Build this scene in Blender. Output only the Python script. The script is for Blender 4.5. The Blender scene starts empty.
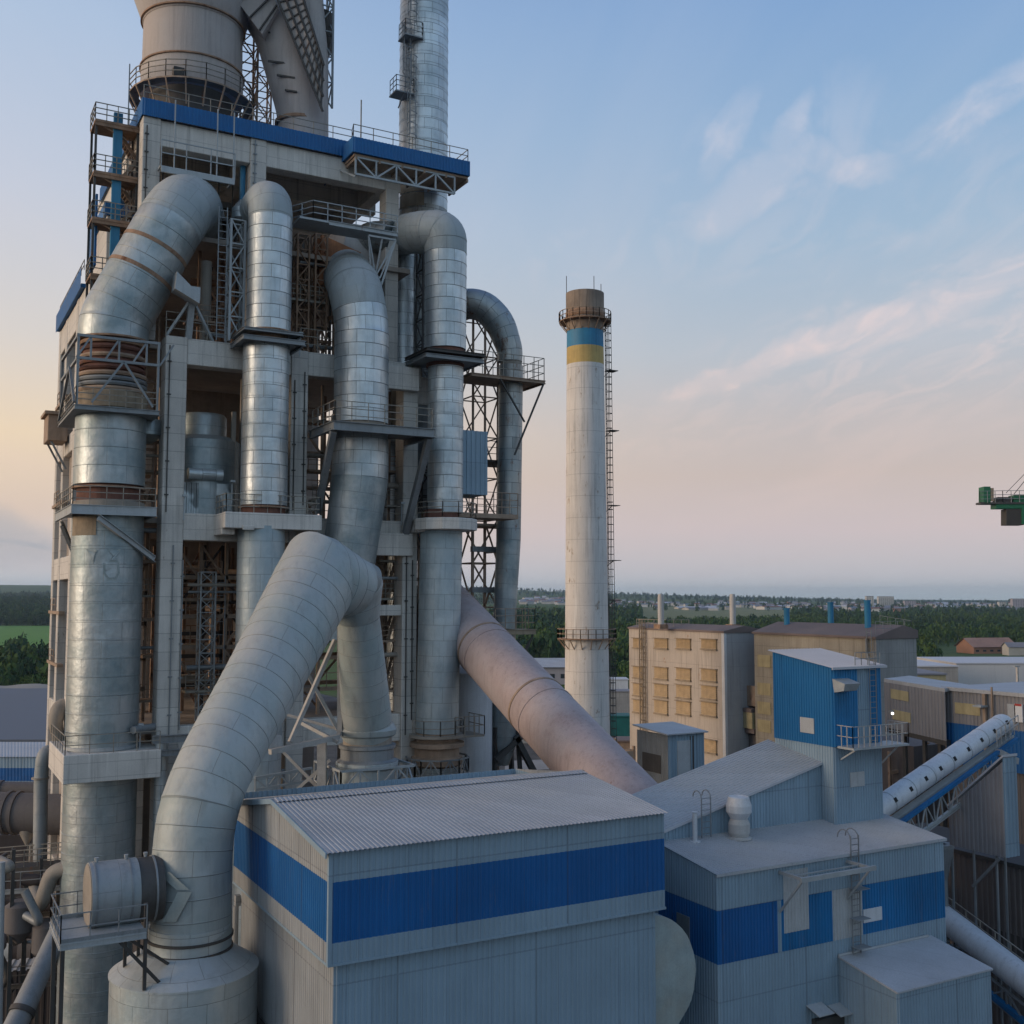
USE_HAZE = True
import bpy, math, random
import numpy as np
from mathutils import Vector, noise as mnoise
random.seed(7)
R = math.radians
S = bpy.context.scene
COL = S.collection

# ------------------------------------------------------------------ camera frame
F = 1080.0
PIT = math.atan(85.0 / F)
CP, SP = math.cos(PIT), math.sin(PIT)
YAW = R(29.0)
RX, RY = math.cos(YAW), -math.sin(YAW)       # camera right in the ground plane
FX_, FY_ = math.sin(YAW), math.cos(YAW)      # camera forward in the ground plane
HC = 40.0

def ray(px, py):
    x = (px - 512) / F
    y = (512 - py) / F
    h = CP - y * SP
    return Vector((x * RX + h * FX_, x * RY + h * FY_, SP + y * CP)), h

def PD(px, py, D):                 # point at view depth D
    d, h = ray(px, py)
    p = d * (D / h)
    return Vector((p.x, p.y, p.z + HC))

def PY(px, py, Y):                 # point on a wall plane Y = const
    d, h = ray(px, py)
    p = d * (Y / d.y)
    return Vector((p.x, p.y, p.z + HC))

def PX(px, py, X):                 # point on a wall plane X = const
    d, h = ray(px, py)
    p = d * (X / d.x)
    return Vector((p.x, p.y, p.z + HC))

def ZZ(py, X, Y):                  # height of image row py above ground point (X, Y)
    y = (512 - py) / F
    return HC + (X * FX_ + Y * FY_) * (SP + y * CP) / (CP - y * SP)

def CYL(px, py, cx, cy, r):        # point where an image ray first meets an upright cylinder
    d, h = ray(px, py)
    A = d.x ** 2 + d.y ** 2; B = -2 * (d.x * cx + d.y * cy); Cc = cx * cx + cy * cy - r * r
    q = B * B - 4 * A * Cc
    t = (-B - math.sqrt(max(q, 0))) / (2 * A)
    return Vector((d.x * t, d.y * t, d.z * t + HC))

def dep(X, Y):
    return X * FX_ + Y * FY_

def gp(px, D):                     # ground point seen in column px (at horizon level) at depth D
    l = (px - 512) / F * D
    return Vector((l * RX + D * FX_, l * RY + D * FY_, 0))

# ------------------------------------------------------------------ objects
ORG = {}

def thing(name, label, cat, loc=(0, 0, 0), group=None):
    o = bpy.data.objects.new(name, None)
    COL.objects.link(o)
    o.location = loc
    o.empty_display_size = 0.5
    ORG[o.name] = Vector(loc)
    tag(o, label, cat, group)
    return o

def tag(o, label=None, cat=None, group=None, kind=None):
    if label: o['label'] = label
    if cat: o['category'] = cat
    if group: o['group'] = group
    if kind: o['kind'] = kind
    return o

def clone(root, loc, label=None):
    r = root.copy(); COL.objects.link(r); r.location = loc
    ORG[r.name] = Vector(loc)
    if label: r['label'] = label
    for ch in [o for o in COL.objects if o.parent == root]:
        c = ch.copy(); COL.objects.link(c); c.parent = r
        for g in [o for o in COL.objects if o.parent == ch]:
            d = g.copy(); COL.objects.link(d); d.parent = c
    return r

class MB:
    def __init__(s):
        s.v = []; s.f = []; s.uv = []; s.m = []; s.cm = 0
    def mat(s, i): s.cm = i; return s
    def face(s, idx, uvs=None):
        s.f.append(tuple(idx)); s.m.append(s.cm)
        s.uv.append(uvs if uvs else [(0, 0)] * len(idx))
    def quad(s, a, b, c, d, uvs=None):
        n = len(s.v); s.v += [tuple(a), tuple(b), tuple(c), tuple(d)]
        s.face((n, n + 1, n + 2, n + 3), uvs)
    def poly(s, pts):
        n = len(s.v); s.v += [tuple(p) for p in pts]; s.face(range(n, n + len(pts)))
    def hexa(s, P):                # 8 corners: bottom 4 ccw, top 4 ccw
        n = len(s.v); s.v += [tuple(p) for p in P]
        for q in ((3, 2, 1, 0), (4, 5, 6, 7), (0, 1, 5, 4), (1, 2, 6, 5), (2, 3, 7, 6), (3, 0, 4, 7)):
            s.face([n + i for i in q])
    def box(s, x0, x1, y0, y1, z0, z1):
        if x0 > x1: x0, x1 = x1, x0
        if y0 > y1: y0, y1 = y1, y0
        if z0 > z1: z0, z1 = z1, z0
        s.hexa([(x0, y0, z0), (x1, y0, z0), (x1, y1, z0), (x0, y1, z0), (x0, y0, z1), (x1, y0, z1), (x1, y1, z1), (x0, y1, z1)])
        return s
    def bbox(s, x0, x1, y0, y1, z0, z1, b=0.05):   # box with chamfered vertical and top edges
        if x0 > x1: x0, x1 = x1, x0
        if y0 > y1: y0, y1 = y1, y0
        if z0 > z1: z0, z1 = z1, z0
        def ring(i, z):
            return [(x0 + b + i, y0 + i, z), (x1 - b - i, y0 + i, z), (x1 - i, y0 + b + i, z), (x1 - i, y1 - b - i, z),
                    (x1 - b - i, y1 - i, z), (x0 + b + i, y1 - i, z), (x0 + i, y1 - b - i, z), (x0 + i, y0 + b + i, z)]
        n = len(s.v)
        s.v += ring(b, z0) + ring(0, z0 + b) + ring(0, z1 - b) + ring(b, z1)
        for k in range(3):
            for i in range(8):
                j = (i + 1) % 8
                s.face((n + k * 8 + i, n + k * 8 + j, n + k * 8 + 8 + j, n + k * 8 + 8 + i))
        s.face([n + i for i in range(7, -1, -1)]); s.face([n + 24 + i for i in range(8)])
        return s
    def bar(s, p, q, w, h=None, up=Vector((0, 0, 1))):
        p = Vector(p); q = Vector(q); h = h or w
        t = (q - p)
        if t.length < 1e-6: return s
        t.normalize()
        a = t.cross(up)
        if a.length < 1e-3: a = Vector((1, 0, 0))
        a.normalize(); b = a.cross(t).normalized()
        a = a * (w / 2); b = b * (h / 2)
        s.hexa([p - a - b, p + a - b, p + a + b, p - a + b, q - a - b, q + a - b, q + a + b, q - a + b])
        return s
    def ibeam(s, p, q, w, h, t=0.04):
        p = Vector(p); q = Vector(q); z = Vector((0, 0, h / 2 - t / 2))
        s.bar(p + z, q + z, w, t); s.bar(p - z, q - z, w, t); s.bar(p, q, t, h - 2 * t)
        return s
    def sweep(s, pts, rads, n=32, cap=(True, True), flat=1.0, v0=0.0):
        pts = [Vector(p) for p in pts]
        if not isinstance(rads, (list, tuple)): rads = [rads] * len(pts)
        T = []
        for i in range(len(pts)):
            a = pts[max(i - 1, 0)]; b = pts[min(i + 1, len(pts) - 1)]
            if 0 < i < len(pts) - 1:
                t = (pts[i] - a).normalized() + (b - pts[i]).normalized()
            else: t = b - a
            T.append(t.normalized())
        up = Vector((1, 0, 0)) if abs(T[0].x) < 0.9 else Vector((0, 1, 0))
        N = (up - T[0] * up.dot(T[0])).normalized()
        base = len(s.v); L = v0; Ls = []
        r0 = max(rads)
        mit = []
        for i in range(len(pts)):
            if 0 < i < len(pts) - 1:
                a = (pts[i] - pts[i - 1]).normalized(); c = (pts[i + 1] - pts[i]).normalized(); d = a - c
                k = 1 / max(.6, math.sqrt(max(0.0, (1 + a.dot(c)) / 2)))
                mit.append((d.normalized() if d.length > 1e-4 else Vector((0, 0, 0)), k - 1))
            else: mit.append((Vector((0, 0, 0)), 0))
        for i, p in enumerate(pts):
            if i:
                N = (N - T[i] * N.dot(T[i])).normalized(); L += (p - pts[i - 1]).length
            Ls.append(L)
            B = T[i].cross(N)
            k = 1.0
            for j in range(n):
                a = 2 * math.pi * j / n
                o = (N * math.cos(a) + B * math.sin(a)) * rads[i]
                s.v.append(tuple(p + o + mit[i][0] * (o.dot(mit[i][0]) * mit[i][1])))
        c = 2 * math.pi * r0
        for i in range(len(pts) - 1):
            for j in range(n):
                k = (j + 1) % n
                a, b = base + i * n, base + (i + 1) * n
                s.face((a + j, a + k, b + k, b + j),
                       [(c * j / n, Ls[i]), (c * (j + 1) / n, Ls[i]), (c * (j + 1) / n, Ls[i + 1]), (c * j / n, Ls[i + 1])])
        if cap[0]: s.face([base + j for j in range(n - 1, -1, -1)])
        if cap[1]: s.face([base + (len(pts) - 1) * n + j for j in range(n)])
        return s
    def tube(s, p, q, r, n=8):
        return s.sweep([p, q], r, n)
    def lathe(s, cx, cy, prof, n=48, capb=True, capt=True):     # prof: list of (r, z)
        base = len(s.v); L = 0; Ls = [0]
        for i in range(1, len(prof)):
            L += math.hypot(prof[i][0] - prof[i - 1][0], prof[i][1] - prof[i - 1][1]); Ls.append(L)
        rm = max(p[0] for p in prof); c = 2 * math.pi * rm
        for r, z in prof:
            for j in range(n):
                a = 2 * math.pi * j / n
                s.v.append((cx + r * math.cos(a), cy + r * math.sin(a), z))
        for i in range(len(prof) - 1):
            for j in range(n):
                k = (j + 1) % n; a, b = base + i * n, base + (i + 1) * n
                s.face((a + j, a + k, b + k, b + j),
                       [(c * j / n, Ls[i]), (c * (j + 1) / n, Ls[i]), (c * (j + 1) / n, Ls[i + 1]), (c * j / n, Ls[i + 1])])
        if capb: s.face([base + j for j in range(n - 1, -1, -1)])
        if capt: s.face([base + (len(prof) - 1) * n + j for j in range(n)])
        return s
    def torus_ring(s, cx, cy, z, r, t, h, n=48):   # rectangular section ring
        s.lathe(cx, cy, [(r - 0.05, z), (r + t, z), (r + t, z + h), (r - 0.05, z + h)], n, False, False)
        return s
    def corr(s, A, B, C, D, pitch=0.25, d=0.035, flip=False):
        # A->B across the ribs (bottom), D->C the other end; ribs run A->D.  Real trapezoid profile.
        A, B, C, D = map(Vector, (A, B, C, D))
        nrm = (B - A).cross(D - A).normalized()
        if flip: nrm = -nrm
        n = max(1, int(round((B - A).length / pitch)))
        prof = []
        for i in range(n):
            for t, o in ((0, 0), (0.38, 0), (0.5, d), (0.88, d)):
                prof.append(((i + t) / n, o))
        prof.append((1.0, 0))
        base = len(s.v)
        for t, o in prof:
            s.v.append(tuple(A.lerp(B, t) + nrm * o)); s.v.append(tuple(D.lerp(C, t) + nrm * o))
        for i in range(len(prof) - 1):
            a = base + 2 * i
            s.face((a, a + 2, a + 3, a + 1))
        return s
    def rail(s, pts, h=1.1, step=1.4, w=0.05, mid=2, toe=False, close=False):
        pts = [Vector(p) for p in pts]
        if close: pts.append(pts[0])
        Z = Vector((0, 0, 1))
        for a, b in zip(pts[:-1], pts[1:]):
            L = (b - a).length; n = max(1, int(round(L / step)))
            for i in range(n + 1):
                p = a.lerp(b, i / n); s.bar(p, p + Z * h, w)
            for k in range(mid):
                hh = h * (1 - k / mid); s.bar(a + Z * hh, b + Z * hh, w, w)
            if toe: s.bar(a + Z * 0.08, b + Z * 0.08, 0.015, 0.15)
        return s
    def truss(s, a0, a1, b0, b1, n, w=0.12, wd=None, vert=True):   # chords a0-a1 and b0-b1
        a0, a1, b0, b1 = map(Vector, (a0, a1, b0, b1)); wd = wd or w * 0.7
        s.bar(a0, a1, w); s.bar(b0, b1, w)
        for i in range(n):
            p, q = i / n, (i + 1) / n
            if i % 2 == 0: s.bar(a0.lerp(a1, p), b0.lerp(b1, q), wd)
            else: s.bar(b0.lerp(b1, p), a0.lerp(a1, q), wd)
            if vert: s.bar(a0.lerp(a1, p), b0.lerp(b1, p), wd)
        s.bar(a1, b1, wd)
        return s
    def lattice(s, x, y, z0, z1, w, d=None, w2=0.1, step=None, x1=None, y1=None):
        d = d or w; step = step or w * 1.1
        x1 = x if x1 is None else x1; y1 = y if y1 is None else y1
        n = max(1, int(round((z1 - z0) / step)))
        cs = [(-w / 2, -d / 2), (w / 2, -d / 2), (w / 2, d / 2), (-w / 2, d / 2)]
        def P(i, k):
            t = k / n
            return Vector((x + (x1 - x) * t + cs[i][0], y + (y1 - y) * t + cs[i][1], z0 + (z1 - z0) * t))
        for i in range(4):
            s.bar(P(i, 0), P(i, n), w2)
            j = (i + 1) % 4
            for k in range(n):
                if k % 2: s.bar(P(i, k), P(j, k + 1), w2 * 0.6)
                else: s.bar(P(j, k), P(i, k + 1), w2 * 0.6)
                s.bar(P(i, k + 1), P(j, k + 1), w2 * 0.6)
        return s
    def ladder(s, p, q, side, w=0.5, r=0.045, rung=0.35, cage=False, out=None):
        p = Vector(p); q = Vector(q); side = Vector(side).normalized() * (w / 2)
        s.bar(p - side, q - side, r); s.bar(p + side, q + side, r)
        n = max(1, int((q - p).length / rung))
        for i in range(n): 
            c = p.lerp(q, (i + .5) / n); s.bar(c - side, c + side, r * 0.7)
        if cage:
            o = Vector(out).normalized(); sd = side.normalized()
            m = max(2, int((q - p).length / 0.9)); ring = []
            for a in range(7):
                t = math.pi * a / 6
                ring.append(sd * math.cos(t) * 0.4 + o * math.sin(t) * 0.7)
            for i in range(m + 1):
                c = p.lerp(q, i / m)
                if i == 0 and m > 4: continue
                for a in range(6): s.bar(c + ring[a], c + ring[a + 1], r * 0.8)
            for a in (1, 3, 5): s.bar(p.lerp(q, 0 if m <= 4 else 1 / m) + ring[a], q + ring[a], r * 0.8)
        return s
    def steps(s, p, q, side, w=0.9):       # open stair flight from p up to q
        p = Vector(p); q = Vector(q); side = Vector(side).normalized() * (w / 2)
        n = max(2, int(abs(q.z - p.z) / 0.2))
        s.bar(p - side, q - side, 0.05, 0.25); s.bar(p + side, q + side, 0.05, 0.25)
        for i in range(n):
            c = p.lerp(q, (i + .5) / n); s.bar(c - side, c + side, 0.24, 0.04)
        for sd in (-side, side):
            s.bar(p + sd + Vector((0, 0, 1)), q + sd + Vector((0, 0, 1)), 0.04)
            for i in range(5):
                c = p.lerp(q, i / 4) + sd; s.bar(c, c + Vector((0, 0, 1)), 0.04)
        return s
    def build(s, name, mats, parent=None, smooth=False, label=None, angle=35):
        if not s.v: return None
        if not isinstance(mats, (list, tuple)): mats = [mats]
        org = ORG[parent.name] if parent is not None else Vector((0, 0, 0))
        me = bpy.data.meshes.new(name)
        vv = np.array(s.v, dtype=np.float64) - np.array(org)
        me.from_pydata([tuple(x) for x in vv], [], s.f)
        for m in mats: me.materials.append(m)
        me.polygons.foreach_set('material_index', s.m)
        uvl = me.uv_layers.new(name='UVMap')
        flat = [c for fu in s.uv for u in fu for c in u]
        uvl.data.foreach_set('uv', flat)
        if smooth:
            me.polygons.foreach_set('use_smooth', [True] * len(me.polygons))
            try: me.set_sharp_from_angle(angle=R(angle))
            except Exception: pass
        me.update()
        o = bpy.data.objects.new(name, me); COL.objects.link(o)
        if parent is not None: o.parent = parent
        ORG[o.name] = org.copy()
        if label: o['label'] = label
        return o

def single(mb, name, mats, label, cat, group=None, smooth=False, loc=None):
    """a thing that is one mesh, origin at its base"""
    v = np.array(mb.v); lo = v.min(0); hi = v.max(0)
    c = Vector(((lo[0] + hi[0]) / 2, (lo[1] + hi[1]) / 2, lo[2])) if loc is None else Vector(loc)
    mb.v = [tuple(x) for x in v - np.array(c)]
    o = mb.build(name, mats, None, smooth); o.location = c; ORG[o.name] = c
    return tag(o, label, cat, group)

def struct(mb, name, mats, smooth=False, kind='structure'):
    o = mb.build(name, mats, None, smooth); return tag(o, kind=kind)

def arc(p0, p1, p2, n=8):           # quadratic bend through control p1
    p0, p1, p2 = map(Vector, (p0, p1, p2))
    return [p0 * (1 - t) ** 2 + p1 * 2 * t * (1 - t) + p2 * t * t for t in [i / n for i in range(n + 1)]]

def ribbed(P, Q, step=.95, hgt=.02, w=.035):
    """resample a duct path so that every sheet joint is a raised lap"""
    P = [Vector(p) for p in P]; if_len = [0]
    for a, b in zip(P[:-1], P[1:]): if_len.append(if_len[-1] + (b - a).length)
    T = if_len[-1]; marks = []
    s = step
    while s < T - .1:
        marks += [(s - w, 0), (s - w * .6, hgt), (s + w * .6, hgt), (s + w, 0)]; s += step
    marks += [(L, None) for L in if_len if all(abs(L - k[0]) > w * .7 or k[1] is None for k in marks)]
    marks = [k for k in marks if 0 <= k[0] <= T]
    if not any(k[0] == 0 for k in marks): marks.append((0, 0))
    if not any(abs(k[0] - T) < 1e-6 for k in marks): marks.append((T, 0))
    marks.sort(key=lambda k: k[0]); A = []; B = []
    for L, h in marks:
        i = 0
        while i < len(P) - 2 and if_len[i + 1] < L: i += 1
        t = (L - if_len[i]) / max(1e-6, if_len[i + 1] - if_len[i])
        A.append(P[i].lerp(P[i + 1], t)); B.append(Q[i] + (Q[i + 1] - Q[i]) * t + (h or 0))
    return A, B

def two_tone(t, P, Q, n, zthr, lower, upper, nm='bent_duct_section'):
    """duct whose bent top is coated in dull dust while the upright part below stays bright"""
    k = next((i for i, p in enumerate(P) if p.z > zthr), len(P) // 2); k = max(2, min(k, len(P) - 3))
    e = min(k + 6, len(P))
    MB().sweep(P[:e], Q[:k] + [q * .992 for q in Q[k:e]], n, cap=(True, False)).build(nm, lower, t, smooth=True)
    MB().sweep(P[k:], Q[k:], n, cap=(False, True)).build('dusty_bend', upper, t, smooth=True)

def rings(cx, cy, r, z0, z1, step=.95, hgt=.02, w=.035):
    """lathe profile of an upright duct with raised laps"""
    pr = [(r, z0)]; s = step
    while z0 + s < z1 - .1:
        z = z0 + s; pr += [(r, z - w), (r + hgt, z - w * .6), (r + hgt, z + w * .6), (r, z + w)]; s += step
    pr.append((r, z1)); return pr

def smooth_path(pts, rads, corner=2.0, n=7):
    """round every inner corner of a polyline with a bend starting 'corner' metres before it"""
    pts = [Vector(p) for p in pts]; P = [pts[0]]; Q = [rads[0]]
    for i in range(1, len(pts) - 1):
        a, b, c = pts[i - 1], pts[i], pts[i + 1]
        la, lc = (b - a).length, (c - b).length
        k = min(corner, la * .49, lc * .49)
        s0 = b + (a - b).normalized() * k; s2 = b + (c - b).normalized() * k
        ra = rads[i] + (rads[i - 1] - rads[i]) * k / la; rc = rads[i] + (rads[i + 1] - rads[i]) * k / lc
        ar = arc(s0, b, s2, n)
        for j, p in enumerate(ar):
            t = j / n; P.append(p); Q.append((1 - t) ** 2 * ra + 2 * t * (1 - t) * rads[i] + t * t * rc)
    P.append(pts[-1]); Q.append(rads[-1])
    return P, Q
# ------------------------------------------------------------------ materials
def lin(r, g=None, b=None):
    if g is None: r, g, b = r
    f = lambda c: (c / 255 / 12.92) if c / 255 <= 0.04045 else ((c / 255 + 0.055) / 1.055) ** 2.4
    return (f(r), f(g), f(b), 1)

class NT:
    def __init__(s, name):
        s.m = bpy.data.materials.new(name); s.m.use_nodes = True
        s.t = s.m.node_tree; s.n = s.t.nodes; s.b = s.n['Principled BSDF']
    def node(s, kind, **kw):
        n = s.n.new(kind)
        for k, v in kw.items():
            if k in ('i',):
                for a, b in v.items(): n.inputs[a].default_value = b
            else: setattr(n, k, v)
        return n
    def l(s, a, b): s.t.links.new(a, b)
    def math(s, op, a, b=None, clamp=False):
        n = s.node('ShaderNodeMath', operation=op); n.use_clamp = clamp
        for i, x in enumerate((a, b)):
            if x is None: continue
            if isinstance(x, (int, float)): n.inputs[i].default_value = x
            else: s.l(x, n.inputs[i])
        return n.outputs[0]
    def mix(s, fac, a, b, mode='MIX'):
        n = s.node('ShaderNodeMix', data_type='RGBA', blend_type=mode)
        for i, x in ((0, fac), (6, a), (7, b)):
            if isinstance(x, (int, float)): n.inputs[i].default_value = x
            elif isinstance(x, tuple): n.inputs[i].default_value = x
            else: s.l(x, n.inputs[i])
        return n.outputs[2]
    def ramp(s, x, a, b):
        n = s.node('ShaderNodeMapRange'); n.inputs[1].default_value = a; n.inputs[2].default_value = b
        s.l(x, n.inputs[0]); return n.outputs[0]
    def noise(s, vec, scale, detail=4, rough=.55, dist=0):
        n = s.node('ShaderNodeTexNoise', i={'Scale': scale, 'Detail': detail, 'Roughness': rough, 'Distortion': dist})
        s.l(vec, n.inputs['Vector']); return n.outputs[0]
    def mapv(s, vec, sc, loc=(0, 0, 0)):
        n = s.node('ShaderNodeMapping'); n.inputs['Scale'].default_value = sc; n.inputs['Location'].default_value = loc
        s.l(vec, n.inputs[0]); return n.outputs[0]

def surf(name, col, rough=.6, metal=0, var=.18, scale=.6, streak=.2, rust=0, rustcol=(.16, .065, .03, 1), bump=.15, bscale=9,
         seam=0, seamdark=.5, vseam=0, fine=.1, lo=(1, 1, 1), pour=0, sheet=None, tint=None, tint_amt=0.0):
    """general weathered surface: cloudy tone, run-off streaks, rust blots, form-board seams"""
    T = NT(name); b = T.b
    tc = T.node('ShaderNodeTexCoord').outputs['Object']
    col = tuple(col) if len(col) == 4 else tuple(col) + (1,)
    n1 = T.noise(tc, scale, 5, .6)
    f1 = T.ramp(n1, .3, .7)
    c = T.mix(f1, tuple(x * (1 - var) for x in col[:3]) + (1,), tuple(min(1, x * (1 + var * .7)) for x in col[:3]) + (1,))
    if tint:
        nt = T.noise(T.mapv(tc, (1, 1, 1), (31, 7, 3)), scale * .45, 3, .6)
        c = T.mix(T.math('MULTIPLY', T.ramp(nt, .48, .62), tint_amt, True), c, tuple(tint) + (1,))
    if fine:
        n2 = T.noise(tc, 14, 5, .7)
        c = T.mix(fine * 2, c, T.mix(T.ramp(n2, .35, .65), (0.35, 0.35, 0.35, 1), (1, 1, 1, 1)), 'MULTIPLY')
    if streak:
        n3 = T.noise(T.mapv(tc, (2.2, 2.2, .09)), 1.6, 5, .65)
        f = T.math('MULTIPLY', T.ramp(n3, .52, .74), streak * 1.6, True)
        c = T.mix(f, c, tuple(x * .38 for x in col[:3]) + (1,))
        n5 = T.noise(T.mapv(tc, (3.1, 3.1, .12), (9, 4, 2)), 1.3, 4, .6)
        f = T.math('MULTIPLY', T.ramp(n5, .56, .74), streak * .8, True)
        c = T.mix(f, c, tuple(min(1, x * 1.35 + .03) for x in col[:3]) + (1,))
    if rust:
        n4 = T.noise(T.mapv(tc, (1, 1, .45), (3, 5, 1)), 1.1, 8, .7)
        f = T.ramp(n4, .66 - rust * .3, .74 - rust * .3)
        c = T.mix(f, c, rustcol)
    sep = T.node('ShaderNodeSeparateXYZ'); T.l(tc, sep.inputs[0])
    if seam:
        w = T.math('FRACT', T.math('DIVIDE', sep.outputs[2], seam))
        near = T.math('LESS_THAN', w, .035 / seam * 1.2)
        c = T.mix(T.math('MULTIPLY', near, seamdark), c, (0.04, 0.04, 0.04, 1))
    if pour:    # every pour of concrete has its own tone
        fl = T.math('FLOOR', T.math('DIVIDE', sep.outputs[2], pour))
        wn = T.node('ShaderNodeTexWhiteNoise', noise_dimensions='1D'); T.l(fl, wn.inputs['W'])
        c = T.mix(.6, c, T.mix(wn.outputs[0], (.72, .72, .72, 1), (1, 1, 1, 1)), 'MULTIPLY')
    if sheet:   # every sheet of profiled metal has its own tone, laps show as thin dirty lines
        sw, sh, sa = sheet
        hx = T.math('DIVIDE', T.math('ADD', sep.outputs[0], sep.outputs[1]), sw); hz = T.math('DIVIDE', sep.outputs[2], sh)
        cv = T.node('ShaderNodeCombineXYZ'); T.l(T.math('FLOOR', hx), cv.inputs[0]); T.l(T.math('FLOOR', hz), cv.inputs[1])
        wn = T.node('ShaderNodeTexWhiteNoise', noise_dimensions='2D'); T.l(cv.outputs[0], wn.inputs['Vector'])
        c = T.mix(sa, c, T.mix(wn.outputs[0], (.45, .45, .46, 1), (1.25, 1.25, 1.22, 1)), 'MULTIPLY')
        e1 = T.math('LESS_THAN', T.math('FRACT', hx), .035 / sw); e2 = T.math('LESS_THAN', T.math('FRACT', hz), .06 / sh)
        c = T.mix(T.math('MULTIPLY', T.math('MAXIMUM', e1, e2), .28), c, (.05, .05, .05, 1))
        n6 = T.noise(T.mapv(tc, (1.3, 1.3, .22), (2, 8, 5)), 2.4, 8, .75)
        c = T.mix(T.math('MULTIPLY', T.ramp(n6, .58, .70), .2, True), c, (.20, .17, .14, 1))
    if vseam:
        w = T.math('FRACT', T.math('DIVIDE', T.math('ADD', sep.outputs[0], sep.outputs[1]), vseam))
        near = T.math('LESS_THAN', w, .03 / vseam)
        c = T.mix(T.math('MULTIPLY', near, seamdark * .8), c, (0.04, 0.04, 0.04, 1))
    T.l(c, b.inputs['Base Color'])
    b.inputs['Metallic'].default_value = metal
    T.l(T.ramp_out(n1, rough) if hasattr(T, 'ramp_out') else T.math('ADD', T.math('MULTIPLY', n1, .25), rough - .12), b.inputs['Roughness'])
    if bump:
        bn = T.node('ShaderNodeBump', i={'Strength': bump, 'Distance': .03})
        T.l(T.noise(tc, bscale, 5, .6), bn.inputs['Height']); T.l(bn.outputs[0], b.inputs['Normal'])
    return T.m

def clad(name, col, bw=1.3, bh=.95, rough=.42, metal=.85, var=.22, seamdark=.25, rust=0, off=.5, cloud=.25, mort=.018, tint=(.25, .36, .42), dust=0):
    """sheet cladding on ducts: real-size sheets from the UV, each with its own tone, dull spots and dark lap joints"""
    T = NT(name); b = T.b
    uv = T.node('ShaderNodeTexCoord').outputs['UV']
    tc = T.node('ShaderNodeTexCoord').outputs['Object']
    br = T.node('ShaderNodeTexBrick', i={'Scale': 1.0, 'Mortar Size': mort, 'Mortar Smooth': .3, 'Bias': 0.0, 'Brick Width': bw, 'Row Height': bh})
    br.offset = off
    jit = T.node('ShaderNodeVectorMath', operation='ADD')
    wn = T.node('ShaderNodeTexNoise', i={'Scale': .8, 'Detail': 1}); T.l(tc, wn.inputs['Vector'])
    sc = T.node('ShaderNodeVectorMath', operation='SCALE'); sc.inputs['Scale'].default_value = .03
    T.l(wn.outputs['Color'], sc.inputs[0]); T.l(uv, jit.inputs[0]); T.l(sc.outputs[0], jit.inputs[1])
    T.l(jit.outputs[0], br.inputs['Vector'])
    lo = tuple(x * (1 - var) for x in col) + (1,); hi = tuple(min(1, x * (1 + var)) for x in col) + (1,)
    br.inputs['Color1'].default_value = lo; br.inputs['Color2'].default_value = hi
    br.inputs['Mortar'].default_value = tuple(x * seamdark for x in col) + (1,)
    c = br.outputs['Color']
    n1 = T.noise(tc, .35, 5, .62)
    c = T.mix(T.math('MULTIPLY', T.ramp(n1, .42, .66), cloud * 1.6, True), c, tuple(tint) + (1,))
    n2 = T.noise(T.mapv(tc, (1.5, 1.5, .2)), 1.2, 6, .7)
    c = T.mix(T.math('MULTIPLY', T.ramp(n2, .5, .72), .5, True), c, tuple(x * .5 for x in col) + (1,))
    if rust:
        n4 = T.noise(T.mapv(tc, (1, 1, .4), (3, 5, 1)), 1.0, 8, .72)
        c = T.mix(T.ramp(n4, .68 - rust * .3, .78 - rust * .3), c, (.2, .1, .055, 1))
    if dust:      # pale dust lying on whatever faces up
        ge = T.node('ShaderNodeNewGeometry'); sx = T.node('ShaderNodeSeparateXYZ'); T.l(ge.outputs['Normal'], sx.inputs[0])
        k = T.math('MULTIPLY', T.ramp(T.math('ADD', sx.outputs[2], T.math('MULTIPLY', T.noise(tc, .9, 5, .6), .5)), .25, .95), dust, True)
        c = T.mix(k, c, (.50, .47, .43, 1))
        c = T.mix(T.math('MULTIPLY', br.outputs['Fac'], .3), c, (.12, .12, .11, 1))
        T.l(T.math('MULTIPLY', T.math('SUBTRACT', 1.0, k), metal), b.inputs['Metallic'])
    T.l(c, b.inputs['Base Color'])
    if not dust: b.inputs['Metallic'].default_value = metal
    # every sheet a little duller or shinier
    lum = T.node('ShaderNodeRGBToBW'); T.l(br.outputs['Color'], lum.inputs[0])
    r = T.math('ADD', T.math('MULTIPLY', n1, .45), rough - .2)
    T.l(r, b.inputs['Roughness'])
    h = T.math('ADD', T.math('MULTIPLY', br.outputs['Fac'], -1.0), T.math('MULTIPLY', T.noise(tc, .9, 4, .55), 2.4))
    bn = T.node('ShaderNodeBump', i={'Strength': .45, 'Distance': .06}); T.l(h, bn.inputs['Height']); T.l(bn.outputs[0], b.inputs['Normal'])
    return T.m

def plain(name, col, rough=.6, metal=0, emit=None, es=0):
    T = NT(name); T.b.inputs['Base Color'].default_value = tuple(col) + (1,)
    T.b.inputs['Roughness'].default_value = rough; T.b.inputs['Metallic'].default_value = metal
    if emit:
        T.b.inputs['Emission Color'].default_value = tuple(emit) + (1,); T.b.inputs['Emission Strength'].default_value = es
    return T.m

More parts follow.
